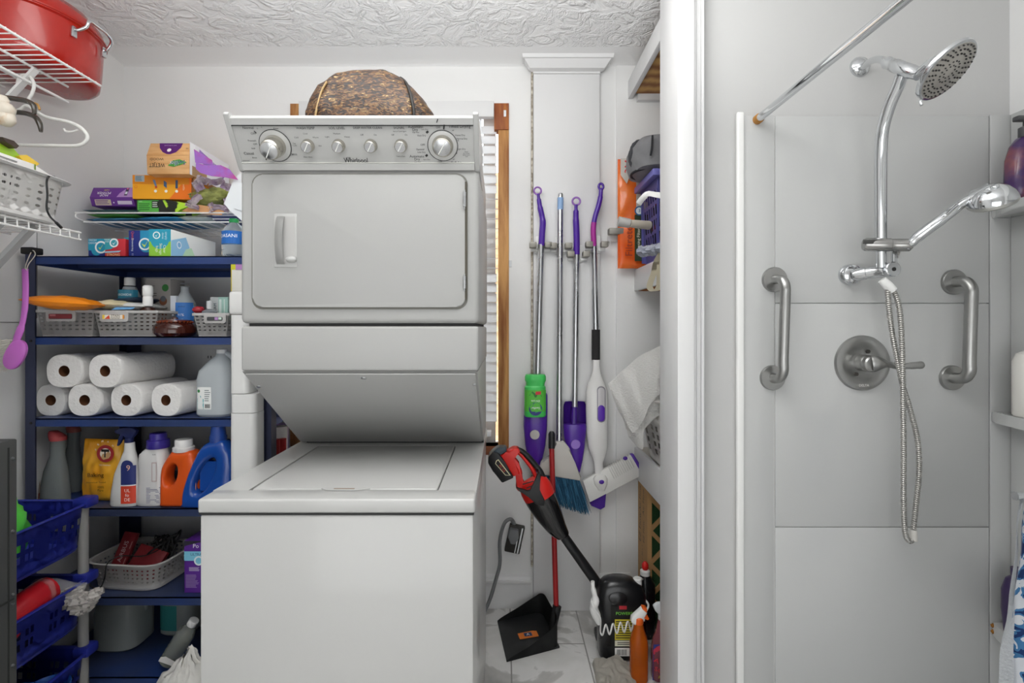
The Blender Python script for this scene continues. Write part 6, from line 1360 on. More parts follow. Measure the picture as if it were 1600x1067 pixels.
# baskets and bags on the alcove shelves
zs_ = 1.606
fp = T('filter_pack', 'orange film-wrapped furnace filter pack standing on the middle alcove shelf', 'filter pack', (.7, 2.37, zs_))
D6 = 2.36; x0 = W(967, D6); w_ = .36; h_ = Z(246, D6) - zs_; M = TR(x0+w_/2, D6+.025, zs_)
b = B(M); b.pillow(w_, h_, .045, 21, amp=.006, nu=40, nv=40, p=.22); b.build('wrapper', mat('orange_film', '#dc5a1c', .25, col2='#ee7a30', cs=5, coat=.4), fp)
art(fp, M @ TR(-w_/2, -.0265, 0), [('p', [(.02, .84), (.02, .99), (.4, .99), (.4, .84), (.14, .84), (.10, .76)], '#c9c4bc'), ('t', .125, .915, .050, '3M', '#d4242c', 90), ('r', .22, .50, .45, .82, '#cfc8bc'), ('c', .29, .70, .010, '#2c5a8c'), ('c', .29, .60, .010, '#2c5a8c'), ('t', .35, .70, .012, 'odor', '#3a3a3a', 90), ('r', .2, .06, .5, .48, '#2c3a22'), ('t', .25, .25, .020, 'Cleaning Filters', '#e8e0cc', 90), ('c', .26, .515, .022, '#2a6a9c'), ('c', .26, .515, .016, '#e4ecec'), ('t', .26, .515, .02, '3', '#2a6a9c'), ('t', .13, .24, .048, 'Filtrete', '#8c2c10', 90)], w_, h_, off=.001)
# purple basket
pbk = mat('periwinkle_plastic', '#7674bc', .4)
t = T('laundry_basket', 'periwinkle purple slotted basket standing on the middle alcove shelf', 'basket', (.82, 2.05, zs_))
bx0, bx1, by0, by1, bh = .622, .97, 2.07, 2.325, .36
b = B()
def wl(a, c, tpx): return lambda u, v: (a[0] + (c[0]-a[0])*u + tpx[0]*(1-v), a[1] + (c[1]-a[1])*u + tpx[1]*(1-v), zs_ + .012 + (bh-.012)*v)
b.perf(wl((bx0, by1), (bx0, by0), (.02, 0)), 8, 6, (.5, .72), .003, skip=lambda i, j: j in (0, 5) or i in (0,), mi=0)
b.perf(wl((bx0, by0), (bx1, by0), (0, .02)), 8, 6, (.5, .72), .003, skip=lambda i, j: j in (0, 5))
b.perf(wl((bx1, by0), (bx1, by1), (-.02, 0)), 8, 6, (.5, .72), .003, skip=lambda i, j: j in (0, 5))
b.perf(wl((bx1, by1), (bx0, by1), (0, -.02)), 8, 6, (.5, .72), .003, skip=lambda i, j: j in (0, 5))
b.box(bx0+.02, bx1-.02, by0+.02, by1-.02, zs_+.006, zs_+.014); b.build('basket_body', pbk, t)
b = B(); z = zs_+bh
for x_0, x_1, y_0, y_1 in ((bx0-.025, bx0+.004, by0-.02, by1+.02), (bx1-.004, bx1+.02, by0-.02, by1+.02), (bx0, bx1, by0-.02, by0+.004), (bx0, bx1, by1-.004, by1+.02)): b.box(x_0, x_1, y_0, y_1, z-.025, z+.004, bev=.005)
b.build('rim', pbk, t)
b = B(); b.blob((.78, 2.2, zs_+.17), (.15, .09, .15), 4, .2, 2, 24, 14)
solo(b, 'clothing', mat('dark_and_red_cloth', '#1c1c22', .9, col2='#a02a34', cs=9, lo=.55, hi=.6), 'dark and red clothing stuffed inside the purple basket', 'clothing', smooth=70)
# grey bag on top
gb_ = T('tool_bag', 'dark grey zipped fabric bag lying on top of the purple basket', 'bag', (.8, 2.1, zs_+bh+.006)); zg = zs_+bh+.006
b = B(TR(.755, 2.17, zg)); b.loft([(.0, .01, 0, .17, .12, 5), (.01, 0, 0, .205, .135, 5), (.06, -.006, 0, .215, .14, 5), (.105, -.006, 0, .212, .138, 5), (.135, 0, 0, .195, .12, 4.5), (.145, .01, 0, .15, .08, 4)], 48); b.build('bag_body', mat('charcoal_fabric', '#6c6c6e', .7, bump=.5, bs=14, col2='#8a8a8c', cs=5), gb_)
b = B(); b.sweep(cr([(.755-.207*math.cos(a), 2.17-.136*math.sin(a), zg+.122) for a in (-.9, -.4, 0, .4, .8, 1.2, 1.6)], 6), .010, 8); b.sweep(cr([(.755-.212*math.cos(a), 2.17-.14*math.sin(a), zg+.010) for a in (-.9, -.4, 0, .4, .8, 1.2, 1.6)], 6), .006, 8); b.build('piping', mat('black_webbing', '#1d1e22', .6), gb_)
b = B(TR(.565, 2.17, zg+.085)); b.blob((0, 0, 0), (.035, .07, .065), 3, .15, 3, 20, 12); b.build('end_pocket', mat('black_blue_mesh', '#23262c', .6), gb_)
b = B(); c0 = Vector((.590, 2.030, zg+.07)); b.sweep(cr([c0 + Vector((0, 0, .05)), c0 + Vector((-.004, -.004, 0)), c0 + Vector((-.008, 0, -.03))], 5), .004, 6); b.build('zip_pull', mat('black_webbing', '#1d1e22', .6), gb_)
b = B(); b.sweep(cr([P(998, 318, 2.0), P(1004, 310, 1.98), P(1013, 303, 1.96), P(1030, 305, 1.9), P(1058, 309, 1.86)], 4), L(5, 1.95), 10, flat=.35, up=(0, 1, 0)); solo(b, 'plastic_strip', WPLAS, 'bent white plastic strip sticking out in front of the purple basket', 'strip')
b = B(); b.cyl(P(966, 346, 2.04), P(984, 349, 2.04), L(8, 2.04), L(7, 2.04), 18); b.cyl(P(984, 349, 2.04), P(1014, 352, 2.085), L(6, 2.04), L(7, 2.04), 18, mi=1); solo(b, 'paint_roller', [mat('grey_roller_cap', '#a9a7a4', .5), mat('pale_roller_sleeve', '#c4bcae', .6)], 'grey-capped roller sticking out left of the purple basket', 'roller')
b = B(); b.box(W(1044, 1.9), W(1044, 1.9)+.09, 1.865, 1.885, zs_+.035, Z(326, 1.87), bev=.002); t_ = solo(b, 'carton', C('#dcdadc'), 'white carton with purple and orange print at the edge of the middle alcove shelf', 'box')
art(t_, TR(W(1044, 1.9), 1.865, zs_+.035), [('r', .05, .2, .9, .75, '#5a4a8c'), ('r', .12, .4, .3, .55, '#e07a3a')], .09, Z(326, 1.87)-zs_-.035)
b = B(); R_ = random.Random(6)
for k in range(5): c = P(1006+k*7, 400+R_.uniform(-5, 5), 1.99-.02*k); b.blob((c.x+.0, c.y, max(c.z, zs_+.02)), (.028, .03, .020), k, .5, 3, 14, 9)
solo(b, 'plastic_wrap', mat('bunched_clear_wrap', '#c4c8d4', .15, trans=.5, ior=1.2, bump=.6, bs=60), 'bunched clear plastic wrap on the edge of the middle alcove shelf', 'plastic wrap', smooth=25)
def ribbon(b, pts, wv, th=.0015):
    c_ = cr(pts, 8); n = len(c_); wv = Vector(wv)
    b.surf(lambda u, v: c_[min(n-1, int(round(u*(n-1))))] + wv*(v-.5), n-1, 1, th); return b
b = B(); X = .612
ribbon(b, [P(1047, 378, 1.93), P(1035, 392, 1.90), P(1026, 408, 1.93), P(1022, 425, 1.96), P(1015, 447, 1.97), P(1022, 455, 1.94), P(1030, 447, 1.92), P(1031, 425, 1.92), P(1033, 405, 1.92), P(1042, 390, 1.92)], (.016, -.03, 0)); solo(b, 'canvas_strap', mat('beige_webbing', '#cfc7b0', .8, bump=.3, bs=200), 'looped beige canvas strap hanging over the edge of the middle shelf', 'strap', smooth=70)
# lower laundry basket and towel
lbx = mat('pale_grey_basket', '#cdcac6', .4); zl = .7675
t = T('laundry_basket', 'pale grey laundry basket on the low alcove shelf under the white towel', 'basket', (.86, 2.1, zl))
b = B(); lc = Vector((.845, 2.12, zl))
def lb_(u, v):
    a = 2*math.pi*u + math.pi; k = .80 + .20*v; c, d = math.cos(a), math.sin(a)
    return (lc.x + math.copysign(abs(c)**.6, c)*.27*k, lc.y + math.copysign(abs(d)**.6, d)*.26*k, zl + .01 + .27*v)
b.perf(lb_, 40, 8, (.45, .62), .003, skip=lambda i, j: not (1 <= j <= 4) or i % 8 in (2, 3, 4, 5, 6)); b.loft([(zl, lc.x, lc.y, .205, .195, 3.3), (zl+.012, lc.x, lc.y, .217, .209, 3.3)], 40); b.build('basket_body', lbx, t)
b = B(); pts = [Vector(lb_(i/80, 1)) for i in range(80)]; b.sweep(pts, .013, 8, closed=True, flat=.7, up=(0, 0, 1)); b.build('rim', lbx, t)
TW = mat('white_terry_cloth', '#f0efec', .95, bump=.6, bs=160, sheen=.4)
tw_ = T('towel', 'white terry towel piled in the laundry basket and hanging over its left side', 'towel', (.7, 2.05, 1.0))
b = B(); b.blob((.85, 2.12, 1.12), (.235, .22, .17), 2, .12, 2, 36, 20, flat_bottom=1.03); b.build('piled_towel', TW, tw_)
top = cr([P(1075, 527, 2.0), P(1053, 535, 2.0), P(1030, 541, 2.03), P(1005, 553, 2.06), P(985, 568, 2.08), P(968, 583, 2.08), P(950, 600, 2.08)], 8)
mid = cr([P(1078, 560, 1.92), P(1053, 570, 1.93), P(1035, 582, 1.94), P(1015, 600, 1.96), P(995, 618, 1.99), P(975, 625, 2.03), P(956, 622, 2.06)], 8)
bot = cr([P(1078, 596, 1.93), P(1053, 604, 1.93), P(1036, 612, 1.94), P(1016, 632, 1.95), P(1003, 660, 1.98), P(988, 676, 2.02), P(972, 650, 2.06)], 8)
def tf(u, v):
    k = u*(len(top)-1); i = min(len(top)-2, int(k)); f = k-i
    a, m_, c = top[i].lerp(top[i+1], f), mid[i].lerp(mid[i+1], f), bot[i].lerp(bot[i+1], f)
    p = a*(1-v)**2 + 2*m_*v*(1-v)*1.0 + c*v**2; nn = noise.noise(Vector((u*9, v*3, 1)))*.012 + .005*math.sin(u*26+v*4)
    return p + Vector((0, -nn, nn*.5))
b.bm.free() if 0 else None
b = B(); b.surf(tf, 60, 24, .007); b.build('upper_fold', TW, tw_, smooth=80)
top2 = [p + Vector((.01, .012, -.01)) for p in bot]
bot2 = cr([P(1078, 605, 1.97), P(1053, 622, 1.97), P(1040, 640, 1.97), P(1022, 655, 1.98), P(1007, 672, 2.0), P(1003, 702, 2.02), P(982, 682, 2.07)], 8)
def tf2(u, v):
    k = u*(len(top2)-1); i = min(len(top2)-2, int(k)); f = k-i; a, c = top2[i].lerp(top2[i+1], f), bot2[i].lerp(bot2[i+1], f); a = a.lerp(tf_mid(u), .35)
    nn = noise.noise(Vector((u*8, v*3, 7)))*.01; return a.lerp(c, v) + Vector((0, nn, 0))
def tf_mid(u): return tf(u, .7) + Vector((.008, .014, 0))
b = B(); b.surf(tf2, 60, 14, .007); b.build('under_fold', TW, tw_, smooth=80)
# ---------------------------------------------------------------- shower
SUR = mat('glossy_grey_acrylic', '#bcbdbc', .16, coat=.25); YS = 1.70
XC = 1.604
ss = T('shower_surround', 'glossy pale grey acrylic shower surround with corner shelves', 'shower surround', (1.2, YS, 0))
zt = Z(183, YS)
B().box(W(1209.5, YS), XC, YS-.008, YS-.001, Z(474, YS)+.001, zt, bev=.0015).build('end_panel', SUR, ss)
B().box(W(1209.5, YS), XC, YS-.008, YS-.001, Z(822, YS)+.001, Z(474, YS)-.001, bev=.0015).build('end_panel', SUR, ss)
B().box(W(1209.5, YS), XC, YS-.008, YS-.001, .06, Z(822, YS)-.001, bev=.0015).build('end_panel', SUR, ss)
B().box(W(1158, YS), W(1207.5, YS), YS-.0095, YS-.001, .06, zt+.002, bev=.002).build('flange_panel', SUR, ss)
B().box(W(1148, YS), W(1160, YS), YS-.018, YS-.001, .06, zt+.012, bev=.006, seg=3).build('edge_bead', mat('white_edge_bead', '#e6e6e4', .25, coat=.3), ss)
B().box(W(1206.5, YS), W(1210, YS), YS-.0035, YS-.001, .06, zt).build('panel_joint', mat('pale_caulk', '#e9e9e6', .5), ss)
B().box(XC-.002, XC+.002, YS-.006, YS-.001, .06, zt).build('dark_joint', mat('dark_joint_line', '#66676a', .5), ss)
B().box(XC+.003, 1.679, YS-.010, YS-.001, .06, zt+.004, bev=.002).build('corner_panel', SUR, ss)
B().box(1.672, 1.679, .55, YS-.011, .06, zt+.004, bev=.002).build('side_panel', SUR, ss)
B().box(.84, 1.679, .55, YS-.001, .001, .055, bev=.012).build('shower_base', SUR, ss)
def cshelf(ztop, th, bulge):
    pts = [(1.671, YS-.011), (XC+.004, YS-.011), (XC+.0, YS-.03), (XC-bulge*.45, YS-.08), (XC-bulge*.8, YS-.13), (XC-bulge, YS-.20), (XC-bulge, .75), (XC, .62), (1.671, .62)]
    B().prism(pts, ztop-th, ztop, 'xy', bev=.005, seg=3).build('corner_shelf', SUR, ss)
zsh = [1.72, Z(642, YS), Z(968, YS)]
cshelf(zsh[0], .030, .065); cshelf(zsh[1], .035, .03); cshelf(zsh[2], .045, .035)
b = B()
for dz in (-.008, -.028): b.blob((XC+.004, YS-.020, zsh[2]+dz), (.010, .004, .007), int(-dz*999), .4, 2, 12, 8)
b.build('rust_stain', mat('rust_brown', '#8a5a1c', .8), ss)
# curtain rod
crd = T('curtain_rod', 'straight chrome shower curtain rod ending in a tan rubber cap on the wall', 'curtain rod', (W(1180, YS), .8, 2.0))
rx_ = W(1181, YS); rz_ = Z(189, YS)
B().cyl((rx_, -.6, rz_-.004), (rx_, YS-.028, rz_), .0125, seg=28).build('tube', CHROME, crd)
B().lathe([(.0150, 0), (.0155, .008), (.0155, .026), (.013, .03)], 24, M=TR(rx_, YS-.0005, rz_) @ Matrix.Rotation(math.pi/2, 4, 'X')).build('end_cap', mat('aged_tan_rubber', '#b07c3c', .6), crd)
# fixed shower head
OUT = lambda p, y: Vector((p[0], y, p[1]))
sh = T('overhead_shower', 'large round chrome shower head on a bent arm, the upper of the two', 'shower head', (W(1343, YS), YS, Z(105, YS)))
def onw(px, py, D): return P(px, py, D)
f0 = P(1343, 105, YS)
B().lathe([(.033, 0), (.033, .004), (.028, .012), (.012, .020), (.010, .021)], 32, M=Matrix.Translation(f0) @ Matrix.Rotation(math.pi/2, 4, 'X')).build('wall_flange', CHROME, sh)
B().sweep(cr([f0, P(1349, 104, 1.66), P(1362, 95, 1.60), P(1376, 93, 1.55), P(1390, 100, 1.51)], 6), .0105, 16).build('arm', CHROME, sh)
p0_, p1_ = P(1384, 97, 1.53), P(1436, 117, 1.42)
dv = (p1_-p0_)
B().sweep([p0_, p0_+dv*.06, p0_+dv*.12, p0_+dv*.28, p0_+dv*.30, p0_+dv*.8, p0_+dv*.82, p0_+dv], [.014, .0175, .0165, .0165, .0185, .0185, .0165, .0150], 28).build('diverter_body', CHROME, sh)
hc_ = P(1479, 110, 1.36); hn = Vector((.20, -.52, -.83)).normalized()
hn = Vector((.34, -.60, -.72)).normalized()
MH = Matrix.Translation(hc_) @ hn.to_track_quat('Z', 'Y').to_matrix().to_4x4()
RH = .080
B(MH).lathe([(.018, -.050), (.022, -.040), (.035, -.030), (RH*.85, -.014), (RH*.99, -.006), (RH, .0), (RH*.985, .004), (RH*.93, .0055)], 56).build('head_shell', CHROME, sh)
B(MH).lathe([(RH*.93, .004), (RH*.90, .006), (RH*.4, .0065), (RH*.36, .008), (.002, .009)], 48).build('spray_face', mat('pale_spray_face', '#b9b5ae', .35, .5), sh)
b = B(MH); bb2 = B(MH)
for n_, rr3 in ((10, .20), (16, .34), (22, .56), (26, .70), (30, .84)):
    for k in range(n_):
        a = 2*math.pi*(k+.3*n_ % 1)/n_; p = Vector((math.cos(a)*RH*rr3, math.sin(a)*RH*rr3, .0066)); b.cyl(p, p+Vector((0, 0, .0035)), .0024, .0018, 8)
b.build('nozzle', mat('dark_grey_nozzle', '#3c3a3a', .5), sh, kind='stuff')
B().sweep([p1_-dv*.05, hc_ - hn*.045], [.013, .016], 20).build('ball_joint', CHROME, sh)
b = B(MH); b.sweep([(RH*.0, -RH*.96, 0), (RH*.0, -RH*1.06, .004), (RH*.0, -RH*1.12, .014)], .004, 8); b.build('selector_tab', CHROME, sh)
# slide bar
sb = T('slide_bar', 'curved vertical chrome slide bar joining the two shower fittings', 'slide bar', (W(1378, 1.62), 1.62, Z(400, 1.62)))
b = B(); b.sweep(cr([P(1409, 118, 1.475), P(1403, 135, 1.49), P(1390, 165, 1.52), P(1380, 200, 1.55), P(1376.5, 235, 1.57), P(1376, 300, 1.585), P(1376, 385, 1.60)], 8), .0165, 24); b.build('bar', CHROME, sb)
b = B(); b.sweep([P(1376, 384, 1.60), P(1377, 418, 1.605)], .0145, 20); b.build('lower_tube', CHROME, sb)
b = B(); pA, pB = P(1349, 382, 1.60), P(1425, 383, 1.565); d_ = pB-pA; b.sweep([pA, pA+d_*.05, pA+d_*.55, pA+d_*.56, pA+d_*.7, pA+d_*.71, pA+d_*.95, pB], [.017, .0205, .0205, .019, .019, .0195, .0195, .013], 28); bk = b.build('slide_bracket', mat('dull_chrome', '#a9a8a6', .2, 1), sb)
b = B(); c = P(1367, 379, 1.578); b.box(c.x-.035, c.x+.006, c.y-.003, c.y+.004, c.z-.004, c.z+.009, bev=.001); b.build('dark_inlay', mat('dark_inlay', '#4a4a48', .4), bk)
b = B(); c = P(1396, 400, 1.60); b.box(c.x-.006, c.x+.010, c.y-.006, c.y+.006, c.z-.035, c.z+.025, bev=.003); b.build('side_clip', CHROME, sb)
w0 = P(1323, 430, YS); MW = Matrix.Translation(w0) @ Matrix.Rotation(math.pi/2, 4, 'X')
B(MW).lathe([(.036, .001), (.036, .006), (.034, .008)], 36).build('tan_gasket', mat('aged_orange_gasket', '#b8801e', .6), sb)
B(MW).lathe([(.034, .007), (.034, .016), (.028, .024), (.030, .026), (.030, .034), (.020, .040)], 36).build('wall_mount', CHROME, sb)
b = B(); pA, pB = P(1332, 430, 1.665), P(1392, 421, 1.60); d_ = pB-pA; b.sweep([pA, pA+d_*.1, pA+d_*.35, pA+d_*.37, pA+d_*.7, pA+d_*.72, pA+d_*.98, pB], [.017, .020, .021, .019, .020, .0215, .0215, .018], 28); b.build('diverter_body', CHROME, sb)
c = P(1393, 421, 1.59); B().lathe([(.0225, -.014), (.0235, -.010), (.0235, .008), (.021, .010), (.006, .0102)], 32, M=Matrix.Translation(c) @ Matrix.Rotation(math.pi/2, 4, 'X')).build('end_knob', CHROME, sb)
B().cyl(c + Vector((0, -.0095, 0)), c + Vector((0, -.0115, 0)), .006, seg=16).build('dark_dot', DARKGAP, sb)
b = B(); b.sweep([P(1378, 437, 1.59), P(1388, 447, 1.585), P(1395, 454, 1.585)], [.012, .0145, .013], 18); b.build('hose_outlet', WPLAS, sb)
# hand shower
hs = T('hand_shower', 'chrome hand shower with ribbed handle resting in the slide bracket', 'shower head', (W(1470, 1.5), 1.5, Z(340, 1.5)))
b = B(); pts = cr([P(1417, 388, 1.565), P(1430, 374, 1.55), P(1450, 358, 1.53), P(1475, 340, 1.51), P(1495, 324, 1.50), P(1510, 314, 1.49), P(1522, 310, 1.485)], 5)
b.sweep(pts, [.0105]*3 + [.0135]*3 + [.0155]*9 + [.0148]*5 + [.0135]*5 + [.0130, .0135, .015, .018, .022, .026], 28); b.build('handle', CHROME, hs)
b = B()
for k in range(3): q0, q1 = pts[5+k*5], pts[9+k*5]; b.sweep([q0 + Vector((-.004, -.013, .006)), q1 + Vector((-.002, -.012, .010))], [.003, .0045], 8)
b.build('handle_flutes', mat('shadow_chrome', '#8f9092', .15, 1), hs, kind='stuff')
hc2 = P(1550, 310, 1.46); n2 = Vector((.42, .30, -.86)).normalized(); M2 = Matrix.Translation(hc2) @ n2.to_track_quat('Z', 'Y').to_matrix().to_4x4()
B(M2).lathe([(.004, -.040), (.022, -.037), (.038, -.028), (.050, -.013), (.0555, .0), (.0565, .006)], 48).build('head_shell', CHROME, hs)
B(M2).lathe([(.0565, .006), (.0568, .014), (.054, .017), (.01, .018)], 48).build('rim_ring', mat('satin_head_rim', '#b8b8b4', .3, .8), hs)
b = B(); b.sweep([pts[-4], hc2 - n2*.016], [.017, .032], 24); b.build('head_neck', CHROME, hs)
b = B(M2); b.blob((-.012, -.012, -.037), (.010, .010, .007), 1, 0, 1, 16, 10); b.build('mode_button', CHROME, hs)
# hose
ho = T('shower_hose', 'ribbed metal shower hose looping down from the lower diverter', 'hose', (W(1415, 1.6), 1.6, Z(848, 1.6)))
HOSE = bpy.data.materials.new('ribbed_metal_hose'); HOSE.use_nodes = True; bs_ = HOSE.node_tree.nodes['Principled BSDF']; bs_.inputs['Metallic'].default_value = .9; bs_.inputs['Roughness'].default_value = .3; bs_.inputs['Base Color'].default_value = lin('#b4b2ae')
_n = HOSE.node_tree.nodes.new('ShaderNodeTexNoise'); _n.inputs['Scale'].default_value = 30; _m = HOSE.node_tree.nodes.new('ShaderNodeMapRange'); _m.inputs[3].default_value = .2; _m.inputs[4].default_value = .4
HOSE.node_tree.links.new(_n.outputs[0], _m.inputs[0]); HOSE.node_tree.links.new(_m.outputs[0], bs_.inputs['Roughness'])
def hose(pts, name):
    c_ = cr(pts, 30); out = [c_[0]]; acc = 0
    step = .0022
    for i in range(1, len(c_)):
        seg = c_[i]-c_[i-1]; L_ = seg.length; pos = 0
        while acc + L_ - pos >= step:
            pos += step - acc; out.append(c_[i-1] + seg*(pos/L_)); acc = 0
        acc += L_ - pos
    rs = [(.0080, .0080, .0054)[k % 3] for k in range(len(out))]
    B().sweep(out, rs, 12).build(name, [HOSE], ho, smooth=60)
hose([P(1387, 452, 1.585), P(1389, 480, 1.59), P(1394, 520, 1.60), P(1402, 560, 1.60), P(1410, 600, 1.60), P(1422, 640, 1.61), P(1434, 690, 1.62), P(1436, 740, 1.62), P(1431, 790, 1.62), P(1427, 828, 1.62)], 'hose_strand')
hose([P(1396, 454, 1.585), P(1404, 475, 1.58), P(1408, 510, 1.575), P(1410, 560, 1.575), P(1411, 620, 1.58), P(1412, 700, 1.59), P(1412, 780, 1.60), P(1414, 830, 1.605), P(1420, 845, 1.61), P(1426, 843, 1.615)], 'hose_strand')
hose([P(1404, 388, 1.60), P(1400, 400, 1.605), P(1394, 412, 1.61)], 'hose_stub')
b = B(); b.sweep([P(1427, 828, 1.62), P(1427, 845, 1.615)], .0105, 16); b.build('hose_end', mat('pale_hose_end', '#cfccc6', .4), ho)
# valve
va = T('shower_valve', 'round brushed steel shower valve plate with lever handle', 'shower valve', (W(1349, YS), YS, Z(567, YS)))
v0 = P(1346, 567, YS-.008); MV = Matrix.Translation(v0) @ Matrix.Rotation(math.pi/2, 4, 'X')
B(MV).lathe([(.091, .0005), (.091, .004), (.088, .010), (.080, .0115), (.066, .0118), (.056, .006), (.038, .003), (.03, .003)], 64).build('escutcheon', STEEL, va)
B(MV).lathe([(.027, .002), (.027, .03), (.024, .034), (.026, .036), (.026, .052), (.022, .056)], 36).build('hub', STEEL, va)
h0 = v0 + Vector((.006, -.05, 0))
B().sweep(cr([h0 + Vector((-.006, .002, 0)), h0 + Vector((.012, -.006, .002)), h0 + Vector((.035, -.012, .000)), h0 + Vector((.065, -.018, -.006)), h0 + Vector((.10, -.022, -.004)), h0 + Vector((.125, -.024, -.002)), h0 + Vector((.142, -.024, -.001))], 6), [.027]*3 + [.026, .025, .024, .022, .020, .018, .016, .014, .012] + [.010]*6 + [.0095]*6 + [.011]*6 + [.012, .012, .012, .011, .009, .006, .003][:7], 24, flat=.62, up=(0, 1, 0)).build('lever', STEEL, va)
for a in (65, 240): B().cyl(v0 + Vector((math.cos(rad(a))*.042, -.003, math.sin(rad(a))*.042)), v0 + Vector((math.cos(rad(a))*.042, -.009, math.sin(rad(a))*.042)), .006, seg=14).build('screw', mat('dark_screw', '#55524e', .4, .8), va)
b = B(); b.text('DELTA', .011, Matrix.Translation(v0 + Vector((0, -.0122, -.073))) @ RX90, 0); b.build('lettering', C('#ecebe8'), va, normals=False)
# grab bars
def grab(fx, y0_, y1_, label, bx_, r_=.0155):
    t = T('grab_bar', label, 'grab bar', (W(fx, YS), YS, Z((y0_+y1_)/2, YS)), 'steel grab bars on the shower wall')
    a, c = P(fx, y0_, YS-.009), P(fx-3, y1_, YS-.009)
    for q in (a, c): B().lathe([(.041, .0), (.041, .008), (.039, .011), (.018, .012)], 40, M=Matrix.Translation(q) @ Matrix.Rotation(math.pi/2, 4, 'X')).build('flange', STEEL, t)
    dd = .062
    A2 = a + Vector((.004, -dd, -.0)); C2 = c + Vector((.004, -dd, .0))
    pts = [a + Vector((0, -.008, 0)), a + Vector((0, -dd*.45, 0)), a + Vector((.002, -dd*.8, -.006)), a + Vector((.004, -dd, -.028)), a + Vector((.004, -dd, -.06)), (A2+C2)/2, c + Vector((.004, -dd, .06)), c + Vector((.004, -dd, .028)), c + Vector((.002, -dd*.8, .006)), c + Vector((0, -dd*.45, 0)), c + Vector((0, -.008, 0))]
    B().sweep(cr(pts, 8), r_, 28).build('bar', STEEL, t)
grab(1209, 437, 590, 'left brushed steel grab bar on the shower wall beside the panel joint', 1228)
grab(1489, 441, 590, 'right brushed steel grab bar on the shower wall near the corner shelves', 1522, .0175)
# bottles on the corner shelves
pb1 = T('shampoo_bottle', 'purple and copper pump bottle on the top corner shelf of the shower', 'bottle', (1.612, 1.585, zsh[0]))
M = TR(1.613, 1.585, zsh[0]+.0005)
PB = mat('purple_copper_shrink', '#3c1c54', .25, col2='#b0603c', cs=7, lo=.45, hi=.75, coat=.5)
B(M).loft([(0, 0, 0, .046, .032, 2.6), (.006, 0, 0, .050, .035, 2.6), (.06, 0, 0, .052, .036, 2.6), (.13, 0, 0, .050, .035, 2.5), (.17, 0, 0, .040, .030, 2.3), (.195, 0, 0, .024, .022), (.2, 0, 0, .014, .014)], 36).build('bottle_body', PB, pb1)
B(M).lathe([(.015, .198), (.016, .20), (.016, .228), (.012, .231), (.005, .232), (.005, .25)], 20).build('pump_neck', mat('grey_pump', '#4a4a4c', .4), pb1)
B(M).box(-.030, .016, -.011, .011, .248, .264, bev=.004).build('pump_head', mat('grey_pump', '#4a4a4c', .4), pb1)
art(pb1, M, [('t', -.3, .80, .015, 'caress', '#e8dce8', 8), ('t', -.25, .72, .007, 'daily silk', '#e8dce8', 8), ('t', -.2, .52, .012, 'Love', '#e8a040', 6), ('lines', -.45, .42, .2, .46, 1, '#d8c0a8')], .052, .19, wrap=cylwrap(.0525, .0365, 2.6))
wb2 = T('shampoo_bottle', 'large white bottle with black printed label on the middle corner shelf of the shower', 'bottle', (1.625, 1.60, zsh[1]))
M = TR(1.634, 1.585, zsh[1]+.0005)
B(M).loft([(0, 0, 0, .040, .032, 2.8), (.006, 0, 0, .044, .036, 2.8), (.17, 0, 0, .044, .036, 2.8), (.195, 0, 0, .036, .03, 2.4), (.205, 0, 0, .016, .016)], 32).build('bottle_body', mat('white_shampoo_plastic', '#d6d4ce', .35), wb2)
B(M).lathe([(.015, .204), (.016, .206), (.016, .226)], 20).build('cap', WPLAS, wb2)
art(wb2, M, [('r', -.9, 0, .9, 1, '#2a2a2c'), ('lines', -.7, .55, .3, .95, 5, '#b8b4ac'), ('r', -.88, .05, .9, .5, '#cfccc4'), ('bars', -.75, .1, -.4, .4, '#202020'), ('t', .0, .28, .03, '9', '#202020')], .044, .11, wrap=lambda p: Vector((0, 0, .03)) + cylwrap(.0445, .0365, 2.8)(p))
pb2 = T('shampoo_bottle', 'dark purple bottle with small print on the bottom corner shelf of the shower', 'bottle', (1.62, 1.60, zsh[2]))
M = TR(1.622, 1.612, zsh[2]+.0005)
B(M).loft([(0, 0, 0, .030, .024, 2.8), (.006, 0, 0, .036, .028, 2.8), (.08, 0, 0, .044, .032, 2.6), (.14, 0, 0, .043, .032, 2.6), (.175, 0, 0, .032, .026, 2.4), (.185, 0, 0, .018, .018)], 32).build('bottle_body', mat('dark_purple_plastic', '#2e1c48', .3, coat=.4), pb2)
B(M).lathe([(.019, .184), (.020, .186), (.020, .21)], 20).build('cap', mat('dark_purple_plastic', '#2e1c48', .3, coat=.4), pb2)
art(pb2, M, [('lines', -.7, .1, .5, .65, 9, '#8a6a94'), ('r', -.75, .70, -.1, .73, '#c9b8c0'), ('c', -.4, .8, .005, '#d88a3a')], .042, .17, wrap=cylwrap(.0445, .0325, 2.6))
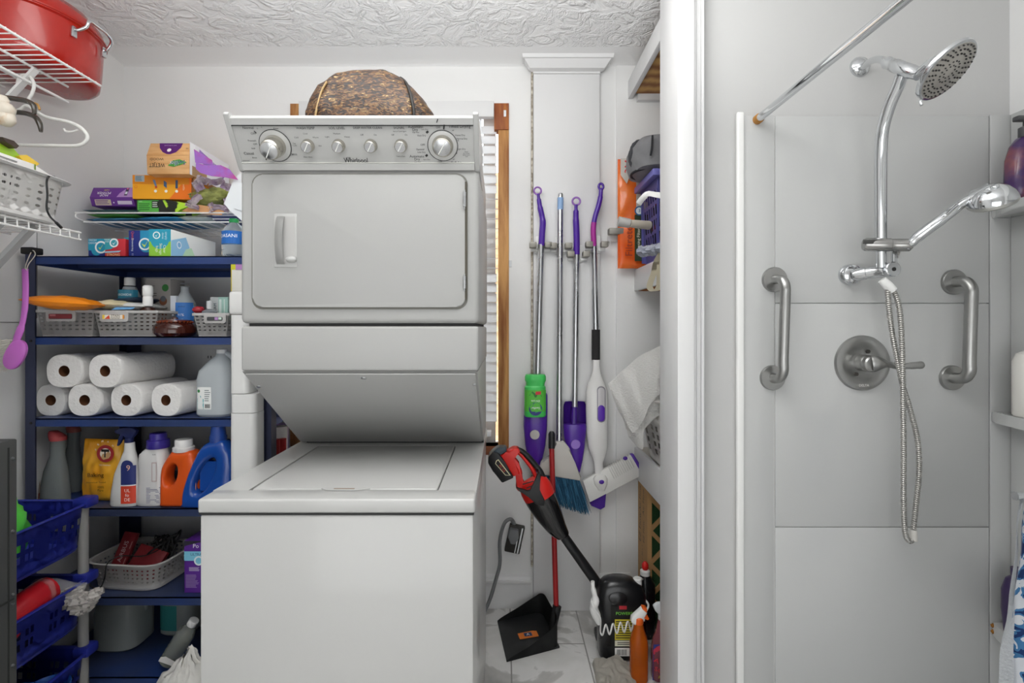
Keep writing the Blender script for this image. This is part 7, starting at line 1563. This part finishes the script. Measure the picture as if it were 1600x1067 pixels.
# hanging towel at the right edge
ht_ = T('hanging_towel', 'white towel with blue leafy pattern hanging at the right edge of the shower', 'towel', (1.13, 1.10, .2))
TP = bpy.data.materials.new('blue_leaf_towel'); TP.use_nodes = True
N = TP.node_tree.nodes; K = TP.node_tree.links; bs_ = N['Principled BSDF']; bs_.inputs['Roughness'].default_value = .95; bs_.inputs['Sheen Weight'].default_value = .3
tc = N.new('ShaderNodeTexCoord'); nz = N.new('ShaderNodeTexNoise'); nz.inputs['Scale'].default_value = 22; nz.inputs['Detail'].default_value = 2; nz.inputs['Distortion'].default_value = 1.5; K.new(tc.outputs['Object'], nz.inputs[0])
rp = N.new('ShaderNodeValToRGB'); rp.color_ramp.interpolation = 'CONSTANT'; e = rp.color_ramp.elements; e[0].position = 0; e[0].color = lin('#1c3a70'); e[1].position = .52; e[1].color = lin('#dfe2e6')
q = rp.color_ramp.elements.new(.44); q.color = lin('#4a84b4'); K.new(nz.outputs[0], rp.inputs[0]); K.new(rp.outputs[0], bs_.inputs['Base Color'])
DT = 1.12
def tl(v):  # left edge of the towel in the picture plane of its own depth
    ys = [780, 860, 920, 980, 1040, 1120]; xs3 = [1600, 1596, 1591, 1586, 1576, 1566]
    y = 780 + 340*v
    for i in range(5):
        if ys[i] <= y <= ys[i+1]: return xs3[i] + (xs3[i+1]-xs3[i])*(y-ys[i])/(ys[i+1]-ys[i]), y
    return xs3[-1], y
def tw2(u, v, a=0):
    x, y = tl(v); p = P(x, y, DT); p.x += u*.22 + a; p.y += .022*math.sin(u*16+v*2) + .01*noise.noise(Vector((u*4, v*4, 3))); return p
b = B(); b.surf(lambda u, v: tw2(u, v, .012), 40, 24, .005); b.build('towel_cloth', TP, ht_, smooth=80)
b = B(); b.surf(lambda u, v: tw2(u*.075, v), 3, 24, .007); b.build('hem', mat('pale_grey_hem', '#c9cccf', .95, bump=.4, bs=160), ht_)
tr_ = P(1600, 780, DT); B().sweep([tr_ + Vector((-.01, .01, .004)), tr_ + Vector((.56, .01, .004))], .009, 16).build('hanging_bar', CHROME, ht_)
